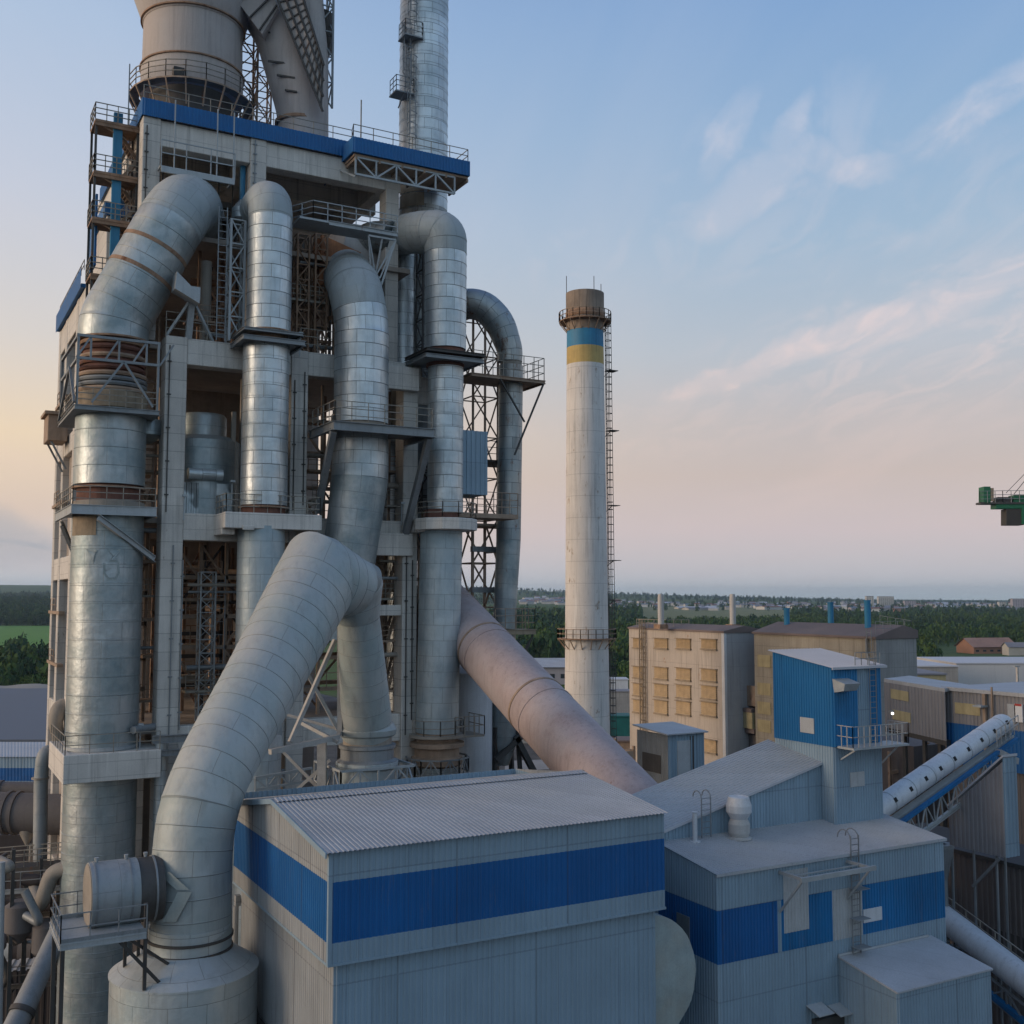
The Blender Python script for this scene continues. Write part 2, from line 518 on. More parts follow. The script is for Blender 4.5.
m = {}
m['clad'] = clad('galvanised_cladding', (.62, .66, .67), seamdark=.3, var=.13, rough=.43, metal=.78, mort=.016, dust=.35)
m['clad_big'] = clad('galvanised_cladding_dull', (.44, .48, .49), bw=2.6, bh=1.22, rough=.47, metal=.68, cloud=.65, tint=(.25, .32, .34), dust=.2, var=.05, seamdark=.6, rust=.02, mort=.014)
m['clad_white'] = clad('dusty_cladding', (.50, .555, .565), bw=1.6, bh=1.15, rough=.52, metal=.5, cloud=.35, var=.06, seamdark=.6, mort=.014, dust=.35)
m['clad_dust'] = clad('dust_covered_cladding', (.36, .37, .37), bw=2.6, bh=1.15, rough=.65, metal=.3, cloud=.4, var=.05, seamdark=.7, mort=.014, tint=(.24, .31, .33))
m['clad_matte'] = clad('dull_bend_cladding', (.40, .45, .46), bw=1.6, bh=.95, rough=.66, metal=.3, cloud=.3, var=.04, seamdark=.72, mort=.012, tint=(.34, .41, .43), dust=.4)
m['clad_rust'] = clad('rusting_cladding', (.42, .42, .40), rough=.5, rust=.35)
m['duct_front'] = clad('front_duct_sheet', (.385, .42, .415), bw=5.2, bh=.95, rough=.58, metal=.3, cloud=.45, var=.035, seamdark=.62, mort=.018, tint=(.30, .38, .385), dust=.28)
m['duct_pink'] = surf('dust_pink_steel', (.48, .385, .37), .75, .1, var=.14, scale=.5, streak=.25, bump=.25, bscale=3, tint=(.54, .48, .48), tint_amt=.6, rust=.05, rustcol=(.26, .13, .08, 1))
m['cyclone'] = surf('cyclone_steel', (.50, .47, .45), .75, .1, var=.12, scale=.35, streak=.25, bump=.08, tint=(.46, .39, .35), tint_amt=.5)
m['concrete'] = surf('weathered_concrete', (.70, .66, .60), .85, 0, var=.12, scale=.5, streak=.28, seam=1.25, seamdark=.45, bump=.35, bscale=5, pour=1.25, rust=.02, rustcol=(.20, .15, .10, 1))
m['concrete_beam'] = surf('weathered_concrete_beam', (.72, .68, .62), .85, 0, var=.14, scale=.5, streak=.4, seam=.95, seamdark=.3, vseam=2.4, bump=.35, bscale=5)
m['concrete_dark'] = surf('dark_concrete', (.42, .36, .31), .9, 0, var=.3, scale=.3, streak=.3, bump=.3)  # darker concrete for floors, inner and back walls, rear columns
m['chimney'] = surf('limewashed_chimney', (.76, .73, .69), .85, 0, var=.12, scale=.25, streak=.45, seam=2.6, seamdark=.4, bump=.2, rust=.2, rustcol=(.38, .29, .22, 1))
m['brick_top'] = surf('sooty_chimney_head', (.30, .24, .19), .85, 0, var=.3, scale=.5, streak=.5)
m['paint_blue'] = surf('blue_paint', (.004, .13, .36), .55, 0, var=.15, scale=.5, streak=.12, fine=.05, bump=.05)
m['paint_sky'] = surf('sky_blue_paint', (.03, .22, .40), .6, 0, var=.2, scale=.4, streak=.3)
m['paint_yellow'] = surf('yellow_paint', (.58, .42, .15), .7, 0, var=.25, scale=.4, streak=.4)
m['steel'] = surf('grey_steel', (.27, .29, .30), .55, .3, var=.2, streak=.25, rust=.06)
m['steel_light'] = surf('pale_grey_steel', (.42, .45, .46), .55, .2, var=.15, streak=.2, rust=.04)
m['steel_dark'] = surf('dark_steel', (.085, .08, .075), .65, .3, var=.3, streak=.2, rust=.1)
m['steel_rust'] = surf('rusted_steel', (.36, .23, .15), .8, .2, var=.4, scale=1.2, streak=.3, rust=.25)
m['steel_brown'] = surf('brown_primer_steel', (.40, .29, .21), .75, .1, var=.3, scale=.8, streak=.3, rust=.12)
m['rail'] = surf('worn_railing_paint', (.33, .30, .25), .65, .2, var=.3, scale=2, streak=.2, rust=.12, bump=0)
m['rail_pale'] = surf('pale_railing_paint', (.45, .44, .42), .6, .2, var=.2, scale=2, streak=.1, bump=0)
m['bellows_rust'] = surf('rusty_red_bellows', (.19, .085, .06), .8, .1, var=.4, scale=1, streak=.3, rust=.1)
m['bellows_ochre'] = surf('ochre_lagging_and_glow', (.34, .27, .19), .85, 0, var=.3, scale=1, streak=.3)
m['orange'] = surf('orange_primer', (.42, .17, .07), .75, .1, var=.35, scale=1, streak=.4)
m['shed_grey'] = surf('shed_grey_sheet', (.27, .375, .46), .55, .1, var=.1, scale=.25, streak=.1, fine=.04, bump=0, sheet=(1.05, 4.2, .13))
m['shed_warm'] = surf('shed_warm_sheet', (.36, .38, .39), .6, .1, var=.12, scale=.3, streak=.35, fine=.05, bump=0, sheet=(1.05, 4.2, .13))  # paler, warmer copy of the grey sheet; evening light put into its colour
m['shed_blue'] = surf('shed_blue_sheet', (.001, .108, .33), .5, 0, var=.12, scale=.3, streak=.14, fine=.04, bump=0, sheet=(1.05, 4.2, .18))
m['shed_blue2'] = surf('shed_bright_blue_sheet', (.002, .15, .37), .5, 0, var=.2, scale=.3, streak=.3, fine=.04, bump=0, sheet=(1.05, 4.2, .25))
m['roof'] = surf('roof_sheet_zinc', (.47, .49, .515), .6, .1, var=.12, scale=.3, streak=0, fine=.14, bump=.05, sheet=(1.05, 60, .12), tint=(.50, .49, .47), tint_amt=.5)
m['roof_flat'] = surf('roof_membrane', (.43, .455, .485), .75, 0, var=.14, scale=.35, streak=0, fine=.14, bump=.05, tint=(.50, .49, .47), tint_amt=.5, sheet=(2.1, 60, .06))
m['patch'] = surf('pale_panel', (.46, .48, .49), .6, .05, var=.12, scale=.8, streak=.2, bump=0)
m['tan_wall_sunlit'] = surf('cream_wall_sunlit', (.50, .44, .38), .85, 0, var=.1, scale=.25, streak=.5, seam=3.1, seamdark=.35, rust=.05, rustcol=(.33, .17, .09, 1))  # warm copy of the render: sunset glow put into its colour
m['tan_side_shaded'] = surf('cream_wall_shaded', (.38, .39, .40), .85, 0, var=.1, scale=.3, streak=.3, seam=3.1, seamdark=.2)  # same render greyed for the walls turned away from the sunset
m['shutter'] = surf('orange_louvre', (.50, .37, .22), .7, 0, var=.2, scale=1.5, streak=.2, bump=0)
m['ochre_wall'] = surf('ochre_block_wall', (.38, .34, .27), .85, 0, var=.2, scale=.3, streak=.4, seam=1.3, seamdark=.4, vseam=2.6)
m['ochre_panel'] = surf('yellow_window_panel', (.46, .39, .22), .8, 0, var=.2, scale=.6, streak=.3)
m['block_grey'] = surf('grey_block_wall', (.33, .325, .31), .85, 0, var=.2, scale=.3, streak=.3, seam=1.6, seamdark=.3, vseam=3.2)
m['roof_brown'] = surf('brown_roof_felt', (.20, .155, .14), .85, 0, var=.2, scale=.2, streak=0)
m['glass'] = plain('dark_glass', (.03, .035, .04), .15)
m['black'] = plain('black_opening', (.012, .012, .012), .8)
m['white'] = surf('white_paint', (.62, .64, .66), .5, .05, var=.1, scale=.5, streak=.25, bump=0)
m['dusty_white'] = surf('dusty_white_tank', (.50, .49, .47), .65, .1, var=.12, scale=.5, streak=.2)
m['tarp'] = surf('wrinkled_pale_cover', (.33, .39, .385), .75, 0, var=.2, scale=.8, streak=.15, bump=1.0, bscale=1.3, tint=(.36, .34, .28), tint_amt=.4)
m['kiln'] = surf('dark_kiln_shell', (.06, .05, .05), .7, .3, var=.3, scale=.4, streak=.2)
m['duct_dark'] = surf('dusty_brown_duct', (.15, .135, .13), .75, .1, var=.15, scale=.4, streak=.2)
m['pipe_tan'] = surf('tan_dusted_pipe', (.36, .32, .27), .75, .1, var=.15, scale=.5, streak=.2)
m['crane_green'] = surf('crane_green_paint', (.015, .15, .065), .5, 0, var=.2, scale=1, streak=.1, bump=0)
m['crane_dark'] = surf('crane_counterweight', (.06, .055, .05), .8, 0, var=.2, scale=.7, streak=.2)
m['bark'] = surf('bark', (.07, .05, .035), .9, 0, var=.3, scale=3)
m['lamp'] = plain('lamp_lens', (.9, .9, .85), .3, 0, (1, .96, .85), 2.5)
m['sign_white'] = plain('white_sign', (.75, .75, .75), .5)
m['sign_red'] = plain('red_sign', (.45, .05, .04), .5)

def leafmat(name, a, b, c):
    T = NT(name); tc = T.node('ShaderNodeTexCoord').outputs['Object']
    n1 = T.noise(tc, .035, 3, .6); n2 = T.noise(tc, .5, 3, .6)
    col = T.mix(T.ramp(n1, .4, .6), tuple(a) + (1,), tuple(b) + (1,))
    col = T.mix(T.math('MULTIPLY', T.ramp(n2, .45, .7), .55), col, tuple(c) + (1,))
    T.l(col, T.b.inputs['Base Color']); T.b.inputs['Roughness'].default_value = .8
    T.b.inputs['Specular IOR Level'].default_value = .15
    return T.m
m['leaf'] = leafmat('foliage', (.036, .075, .022), (.055, .10, .026), (.075, .12, .032))
m['leaf_dark'] = leafmat('foliage_dark', (.020, .052, .024), (.030, .068, .027), (.045, .08, .028))
m['leaf_light'] = leafmat('foliage_light', (.055, .095, .022), (.08, .12, .03), (.10, .14, .035))
# ------------------------------------------------------------------ world, sun, camera, haze
def world():
    w = bpy.data.worlds.new('World'); S.world = w; w.use_nodes = True
    t = w.node_tree; n = t.nodes; n.clear(); L = t.links.new
    def N(k, **kw):
        x = n.new(k)
        for a, b in kw.items(): setattr(x, a, b)
        return x
    def MA(op, a, b=None, clamp=False):
        x = N('ShaderNodeMath', operation=op); x.use_clamp = clamp
        for i, v in enumerate((a, b)):
            if v is None: continue
            if isinstance(v, (int, float)): x.inputs[i].default_value = v
            else: L(v, x.inputs[i])
        return x.outputs[0]
    def RMP(x, a, b, c=0, d=1, smooth=True):
        r = N('ShaderNodeMapRange'); r.interpolation_type = 'SMOOTHSTEP' if smooth else 'LINEAR'
        for i, v in enumerate((a, b, c, d)): r.inputs[i + 1].default_value = v
        L(x, r.inputs[0]); return r.outputs[0]
    def DOT(v, d):
        x = N('ShaderNodeVectorMath', operation='DOT_PRODUCT'); L(v, x.inputs[0]); x.inputs[1].default_value = d; return x.outputs['Value']
    def CR(x, stops):
        r = N('ShaderNodeValToRGB'); e = r.color_ramp.elements
        for i, (p, c) in enumerate(stops):
            if i < 2: e[i].position = p; e[i].color = lin(c)
            else:
                q = e.new(p); q.color = lin(c)
        L(x, r.inputs[0]); return r.outputs[0]
    def MIX(f, a, b, mode='MIX'):
        x = N('ShaderNodeMix', data_type='RGBA', blend_type=mode)
        for i, v in ((0, f), (6, a), (7, b)):
            if isinstance(v, (int, float, tuple)): x.inputs[i].default_value = v
            else: L(v, x.inputs[i])
        return x.outputs[2]
    tc = N('ShaderNodeTexCoord').outputs['Generated']
    nv = N('ShaderNodeVectorMath', operation='NORMALIZE'); L(tc, nv.inputs[0]); d = nv.outputs[0]
    sp = N('ShaderNodeSeparateXYZ'); L(d, sp.inputs[0]); z = sp.outputs[2]
    zz = MA('MAXIMUM', z, 0.0)
    side = DOT(d, (RX, RY, 0)); fwd = DOT(d, (FX_, FY_, 0))
    right = CR(zz, [(0, (168, 180, 186)), (.018, (182, 182, 188)), (.06, (190, 178, 182)), (.11, (186, 172, 169)), (.16, (179, 173, 175)), (.22, (168, 176, 187)), (.31, (149, 171, 193)), (.40, (132, 162, 194)), (.49, (116, 150, 192)), (.75, (84, 116, 168)), (1, (66, 94, 148))])
    left = CR(zz, [(0, (172, 186, 196)), (.03, (192, 186, 188)), (.075, (206, 186, 172)), (.14, (222, 200, 172)), (.22, (204, 196, 190)), (.34, (184, 190, 204)), (.46, (164, 182, 206)), (.7, (104, 134, 180)), (1, (66, 94, 148))])
    az = RMP(side, -.55, .30, 1, 0)
    col = MIX(az, right, left)
    # glow round the low sun (out of frame to the left) and the darker eastern sky behind the camera
    sund = (math.cos(SUN_EL) * SUN_V[0], math.cos(SUN_EL) * SUN_V[1], math.sin(SUN_EL))
    g = RMP(DOT(d, sund), .55, 1.0, 0, 1)
    col = MIX(g, col, lin(255, 205, 150))
    back = RMP(fwd, .2, -.8, 0, .75)
    col = MIX(back, col, lin(152, 178, 200))
    # thin cirrus on a cloud plane: streaks running up to the right, a few tufts
    cl = N('ShaderNodeCombineXYZ')
    zc = MA('MAXIMUM', MA('ADD', z, 0.06), 0.02)
    wob = N('ShaderNodeTexNoise'); wob.inputs['Scale'].default_value = 7; wob.inputs['Detail'].default_value = 7; wob.inputs['Roughness'].default_value = .62; L(d, wob.inputs['Vector'])
    ws = N('ShaderNodeVectorMath', operation='SUBTRACT'); L(wob.outputs['Color'], ws.inputs[0]); ws.inputs[1].default_value = (.5, .5, .5)
    wk = N('ShaderNodeVectorMath', operation='SCALE'); wk.inputs['Scale'].default_value = .06; L(ws.outputs[0], wk.inputs[0])
    wd = N('ShaderNodeVectorMath', operation='ADD'); L(d, wd.inputs[0]); L(wk.outputs[0], wd.inputs[1]); d2 = wd.outputs[0]
    L(MA('DIVIDE', side, zc), cl.inputs[0]); L(MA('DIVIDE', fwd, zc), cl.inputs[1])
    def cloudmask(sx, sy, rot, lo, hi, loc, det=6, dist=.4):
        mp = N('ShaderNodeMapping'); mp.inputs['Rotation'].default_value = (0, 0, rot); mp.inputs['Scale'].default_value = (sx, sy, 1); mp.inputs['Location'].default_value = loc
        L(cl.outputs[0], mp.inputs[0])
        no = N('ShaderNodeTexNoise'); no.inputs['Scale'].default_value = 1; no.inputs['Detail'].default_value = det; no.inputs['Roughness'].default_value = .58; no.inputs['Distortion'].default_value = dist
        L(mp.outputs[0], no.inputs['Vector']); return RMP(no.outputs[0], lo, hi)
    def spot(px, py, a, b, tilt=0, pw=1.0):     # soft patch of sky around one direction
        c, _ = ray(px, py); c = c.normalized()
        r = Vector((RX, RY, 0)); u = c.cross(r).normalized(); u = -u if u.z < 0 else u
        r2 = r * math.cos(tilt) + u * math.sin(tilt); u2 = u * math.cos(tilt) - r * math.sin(tilt)
        # work with offsets from the centre so the tilt turns round it
        A = MA('DIVIDE', MA('SUBTRACT', DOT(d2, tuple(r2)), c.dot(r2)), a); B = MA('DIVIDE', MA('SUBTRACT', DOT(d2, tuple(u2)), c.dot(u2)), b)
        q = MA('ADD', MA('MULTIPLY', A, A), MA('MULTIPLY', B, B)); return RMP(q, 1.0, 0.0)
    f1 = cloudmask(1.1, .32, R(38), .46, .72, (3.1, 1.7, 0))
    f2 = cloudmask(5.2, 2.0, R(60), .40, .68, (7.3, 2.2, 0), 9, 1.2)
    # long streaks towards the right edge
    wisps = None
    for (px, py, a, b, deg, k, floor) in ((835, 337, .10, .013, 29, 1.0, .45), (950, 303, .10, .014, 30, .9, .4), (740, 380, .07, .010, 15, .9, .4), (1000, 330, .10, .014, 28, .6, .2), (960, 365, .09, .016, 24, .45, .1),
                                          (745, 192, .06, .022, 36, .9, .4), (722, 130, .045, .012, 66, .7, .4), (785, 125, .035, .010, 66, .8, .4), (862, 165, .034, .014, 15, .8, .4), (800, 150, .04, .014, -20, .7, .35), (760, 235, .05, .012, 35, .6, .3), (985, 95, .075, .014, 38, .75, .2), (790, 205, .06, .012, 33, .5, .1), (930, 135, .05, .010, 20, .4, .1), (640, 250, .12, .03, 8, .25, 0), (900, 340, .17, .07, 20, .38, .05), (780, 175, .12, .07, 30, .34, .0), (930, 210, .12, .05, 25, .25, 0), (700, 420, .12, .03, 8, .22, .1)):
        w = MA('MULTIPLY', spot(px, py, a * 1.25, b * 1.5, R(deg)), MA('MULTIPLY', MA('ADD', MA('MULTIPLY', f2, 1 - floor), floor), k))
        wisps = w if wisps is None else MA('MAXIMUM', wisps, w, True)
    veil = MA('MULTIPLY', f1, RMP(z, .02, .25, .22, .12))
    tot = MA('MAXIMUM', MA('MULTIPLY', wisps, .6), veil, True)
    ccol = CR(zz, [(0, (168, 166, 172)), (.15, (232, 200, 190)), (.3, (226, 206, 204)), (.5, (190, 200, 216)), (1, (150, 165, 195))])
    col = MIX(tot, col, ccol)
    # grey cloud bank low on the left
    gb = MA('MULTIPLY', spot(-20, 535, .10, .030, R(-14)), RMP(f1, 0, 1, .6, 1))
    col = MIX(MA('MULTIPLY', gb, .75), col, lin(142, 152, 166))
    bg = N('ShaderNodeBackground'); L(col, bg.inputs[0]); bg.inputs[1].default_value = 1.0
    sky = N('ShaderNodeTexSky', sky_type='NISHITA'); sky.sun_disc = False
    sky.sun_elevation = SUN_EL; sky.sun_rotation = math.atan2(SUN_V[0], SUN_V[1]); sky.air_density = 1.2; sky.dust_density = 2.0
    b2 = N('ShaderNodeBackground'); L(sky.outputs[0], b2.inputs[0]); b2.inputs[1].default_value = .15
    mx = N('ShaderNodeMixShader'); mx.inputs[0].default_value = .93
    L(b2.outputs[0], mx.inputs[1]); L(bg.outputs[0], mx.inputs[2])
    o = N('ShaderNodeOutputWorld'); L(mx.outputs[0], o.inputs[0])

SUN_EL = R(9)
_v = Vector((-.96, .16)).normalized(); SUN_V = (_v.x, _v.y)
world()
sl = bpy.data.lights.new('sun', 'SUN'); sl.energy = 1.4; sl.angle = R(25); sl.color = (1, .80, .62)
so = bpy.data.objects.new('sun', sl); COL.objects.link(so)
so.rotation_euler = Vector((SUN_V[0] * math.cos(SUN_EL), SUN_V[1] * math.cos(SUN_EL), math.sin(SUN_EL))).to_track_quat('Z', 'Y').to_euler()
so.location = (-60, 40, 120)
cd = bpy.data.cameras.new('camera'); cam = bpy.data.objects.new('camera', cd); COL.objects.link(cam); S.camera = cam
cd.lens = 36 * F / 1024; cd.sensor_width = 36; cd.clip_end = 30000; cd.clip_start = .3
cam.location = (0, 0, HC); cam.rotation_euler = (math.pi / 2 + PIT, 0, -YAW)
S.view_settings.view_transform = 'Standard'; S.view_settings.look = 'None'; S.view_settings.exposure = 0.3; S.view_settings.gamma = 1
S.render.engine = 'CYCLES'
S.cycles.max_bounces = 6; S.cycles.diffuse_bounces = 3; S.cycles.glossy_bounces = 3; S.cycles.volume_bounces = 0
S.cycles.use_denoising = True; S.cycles.caustics_reflective = False; S.cycles.caustics_refractive = False

def sst(a, b, x):
    t = max(0, min(1, (x - a) / (b - a))); return t * t * (3 - 2 * t)

def ter(X, Y):      # terrain height
    D = dep(X, Y); lat = X * RX + Y * RY
    if D < 300: return 0.0
    px = 512 + lat / D * F
    left = 1 - sst(350, 760, px); mid = 1 - sst(700, 1000, px)
    h = sst(1500, 2700, D) * (22 * left) + sst(2600, 7500, D) * (70 * left + 26 * mid) + sst(1800, 3400, D) * (10 * (1 - left))
    h += sst(800, 3000, D) * 5 * math.sin(X / 410 + 1) * math.cos(Y / 530) + sst(2500, 7000, D) * 7 * math.sin(X / 900 + 2.2) * math.cos(Y / 1300)
    return h

def ground():
    mb = MB(); n = 110
    xs = [-6000 + 0] ; 
    def grid(i): 
        t = (i / n - .5) * 2; return math.copysign(abs(t) ** 3 * 8000 + abs(t) * 500, t)
    P = []
    for j in range(n + 1):
        for i in range(n + 1):
            x = grid(i); y = grid(j); P.append((x, y, ter(x, y)))
    mb.v = P
    for j in range(n):
        for i in range(n):
            a = j * (n + 1) + i; mb.face((a, a + 1, a + n + 2, a + n + 1))
    T = NT('ground_cover'); tc = T.node('ShaderNodeTexCoord').outputs['Object']
    n1 = T.noise(tc, .012, 6, .6); n2 = T.noise(tc, .0016, 4, .5); n3 = T.noise(tc, .15, 6, .65)
    yard = T.mix(T.ramp(n1, .35, .65), (.085, .078, .07, 1), (.17, .155, .135, 1))
    yard = T.mix(T.ramp(n3, .3, .7), yard, (.06, .055, .05, 1))
    field = T.mix(T.ramp(n2, .4, .6), (.065, .115, .028, 1), (.11, .145, .045, 1))
    field = T.mix(T.math('MULTIPLY', T.ramp(n1, .4, .7), .5), field, (.045, .085, .02, 1))
    ln = T.node('ShaderNodeVectorMath', operation='LENGTH'); T.l(tc, ln.inputs[0])
    k = T.ramp(T.math('ADD', ln.outputs['Value'], T.math('MULTIPLY', n1, 120)), 480, 520)
    T.l(T.mix(k, yard, field), T.b.inputs['Base Color']); T.b.inputs['Roughness'].default_value = .95
    T.b.inputs['Specular IOR Level'].default_value = .1
    struct(mb, 'ground', T.m, smooth=True)
    # fields and clearings lying on the ground
    def sheet(name, pts, mat, lift=.15):
        q = MB(); k = 14
        A, B, C, D = pts
        for j in range(k):
            for i in range(k):
                def W(u, v):
                    p = A.lerp(B, u).lerp(D.lerp(C, u), v); return (p.x, p.y, ter(p.x, p.y) + lift)
                q.quad(W(i / k, j / k), W((i + 1) / k, j / k), W((i + 1) / k, (j + 1) / k), W(i / k, (j + 1) / k))
        struct(q, name, mat)
    m['field'] = leafmat('crop_field', (.10, .24, .035), (.12, .27, .04), (.11, .21, .035))
    m['field_pale'] = leafmat('pale_field', (.16, .18, .07), (.20, .20, .09), (.14, .15, .05))
    m['slag'] = surf('grey_yard_slag', (.15, .14, .13), .9, 0, var=.35, scale=.05, streak=0, fine=.2)
    m['pale_track'] = surf('pale_dusty_track', (.33, .31, .28), .9, 0, var=.2, scale=.05, streak=0)
    sheet('field', [gp(-200, 830), gp(100, 830), gp(100, 1540), gp(-200, 1540)], m['field'], .4)
    sheet('field', [gp(-300, 2500), gp(160, 2500), gp(160, 2900), gp(-300, 2900)], m['field_pale'], 6)
    sheet('field', [gp(620, 1450), gp(800, 1450), gp(800, 3000), gp(620, 3000)], m['field_pale'], 1.5)
    sheet('grass_verge', [gp(880, 420), gp(1150, 420), gp(1150, 1000), gp(880, 1000)], m['leaf_light'], .3)
    sheet('field', [gp(898, 1060), gp(975, 1000), gp(975, 1400), gp(900, 1400)], m['field_pale'], .5)
    sheet('road', [gp(505, 252), gp(720, 268), gp(722, 282), gp(505, 268)], m['pale_track'], .05)
    sheet('road', [gp(505, 350), gp(700, 360), gp(700, 375), gp(505, 366)], m['pale_track'], .06)
    sheet('grass_verge', [gp(600, 385), gp(720, 385), gp(720, 470), gp(600, 470)], m['field'], .07)
ground()

def haze(on=True):
    if not on: return
    mb = MB(); mb.box(-8600, 8600, -8600, 8600, -12, 128)
    mt = bpy.data.materials.new('haze_air'); mt.use_nodes = True; t = mt.node_tree; t.nodes.clear()
    v = t.nodes.new('ShaderNodeVolumePrincipled'); v.inputs['Color'].default_value = (.62, .78, .95, 1); v.inputs['Density'].default_value = HAZE
    v.inputs['Anisotropy'].default_value = .3
    o = t.nodes.new('ShaderNodeOutputMaterial'); t.links.new(v.outputs[0], o.inputs['Volume'])
    ob = mb.build('haze', mt); tag(ob, kind='stuff')
HAZE = 6.5e-5
haze(USE_HAZE)

# ------------------------------------------------------------------ trees
def tree_template(nq, seed, lobes=5, r=1.0, hgt=1.0):
    """crown of small leaf-clump faces filling several lobes, unit size, base at z=0"""
    rg = random.Random(seed); V = []; Fc = []
    L = []
    for i in range(lobes):
        a = rg.uniform(0, 6.28); q = rg.uniform(.1, .5)
        L.append((Vector((math.cos(a) * q, math.sin(a) * q, rg.uniform(.35, .85))), rg.uniform(.32, .52)))
    L.append((Vector((0, 0, .6)), .55))
    for i in range(nq):
        c, rr = rg.choice(L)
        d = Vector((rg.gauss(0, 1), rg.gauss(0, 1), rg.gauss(.25, 1))).normalized()
        p = c + d * rr * rg.uniform(.62, 1.08)
        if p.z < .08: p.z = rg.uniform(.08, .3)
        nrm = (d + Vector((rg.uniform(-.8, .8), rg.uniform(-.8, .8), rg.uniform(-.5, .8)))).normalized()
        a = nrm.cross(Vector((rg.random(), rg.random(), rg.random()))).normalized(); b = nrm.cross(a)
        s = rg.uniform(.5, 1.3) * (1.9 / math.sqrt(nq))
        k = len(V)
        for u, w in ((-1, -.5), (.1, -1), (1, .2), (-.2, 1)):
            q = p + a * u * s * .6 + b * w * s * .6; V.append((q.x, q.y, q.z))
        Fc.append((k, k + 1, k + 2, k + 3))
    return np.array(V), np.array(Fc)

def scatter(name, spots, tmpl, mats, kind='stuff'):
    """spots: (x, y, z, width, height)"""
    VV = []; FF = []; MM = []; base = 0; rg = random.Random(3)
    for (x, y, z, w, h) in spots:
        V, Fc = rg.choice(tmpl); a = rg.uniform(0, 6.28); c, s = math.cos(a), math.sin(a)
        P = np.empty_like(V); P[:, 0] = (V[:, 0] * c - V[:, 1] * s) * w + x; P[:, 1] = (V[:, 0] * s + V[:, 1] * c) * w + y; P[:, 2] = V[:, 2] * h + z
        VV.append(P); FF.append(Fc + base); base += len(V)
        mi = rg.choices(range(len(mats)), weights=[6, 3, 1.2][:len(mats)])[0]
        MM += [mi] * len(Fc)
    VV = np.concatenate(VV); FF = np.concatenate(FF)
    me = bpy.data.meshes.new(name)
    me.vertices.add(len(VV)); me.vertices.foreach_set('co', VV.ravel())
    me.loops.add(FF.size); me.loops.foreach_set('vertex_index', FF.ravel().astype(np.int32))
    me.polygons.add(len(FF)); me.polygons.foreach_set('loop_start', np.arange(0, FF.size, 4, dtype=np.int32))
    me.polygons.foreach_set('material_index', np.array(MM, dtype=np.int32))
    for q in mats: me.materials.append(q)
    me.update(calc_edges=True); me.validate()
    o = bpy.data.objects.new(name, me); COL.objects.link(o); o['kind'] = kind
    return o

TP = [tree_template(260, s) for s in range(5)]      # near
TM = [tree_template(90, s + 20) for s in range(6)]  # middle
TF = [tree_template(34, s + 40, 3) for s in range(6)]  # far

def wood(name, px0, px1, D0, D1, gap, hgt, tmpl, mats, dens=1.0, clear=None, seed=1):
    rg = random.Random(seed); sp = []
    D = D0
    while D < D1:
        g = gap * (1 + .0002 * (D - D0)); w = (px1 - px0) / F * D; n = int(w / g)
        for i in range(n):
            if rg.random() > dens: continue
            px = px0 + (i + rg.uniform(0, 1)) / max(n, 1) * (px1 - px0)
            d = D + rg.uniform(-.5, .5) * g
            if clear and clear(px, d): continue
            p = gp(px, d); h = hgt * rg.uniform(.7, 1.2) * (1 + .15 * math.sin(p.x / 60) * math.sin(p.y / 47))
            sp.append((p.x, p.y, ter(p.x, p.y) - .08 * h, h * rg.uniform(.38, .5) * (g / gap) ** .5, h))
        D += g * .8
    if sp: scatter(name, sp, tmpl, mats)

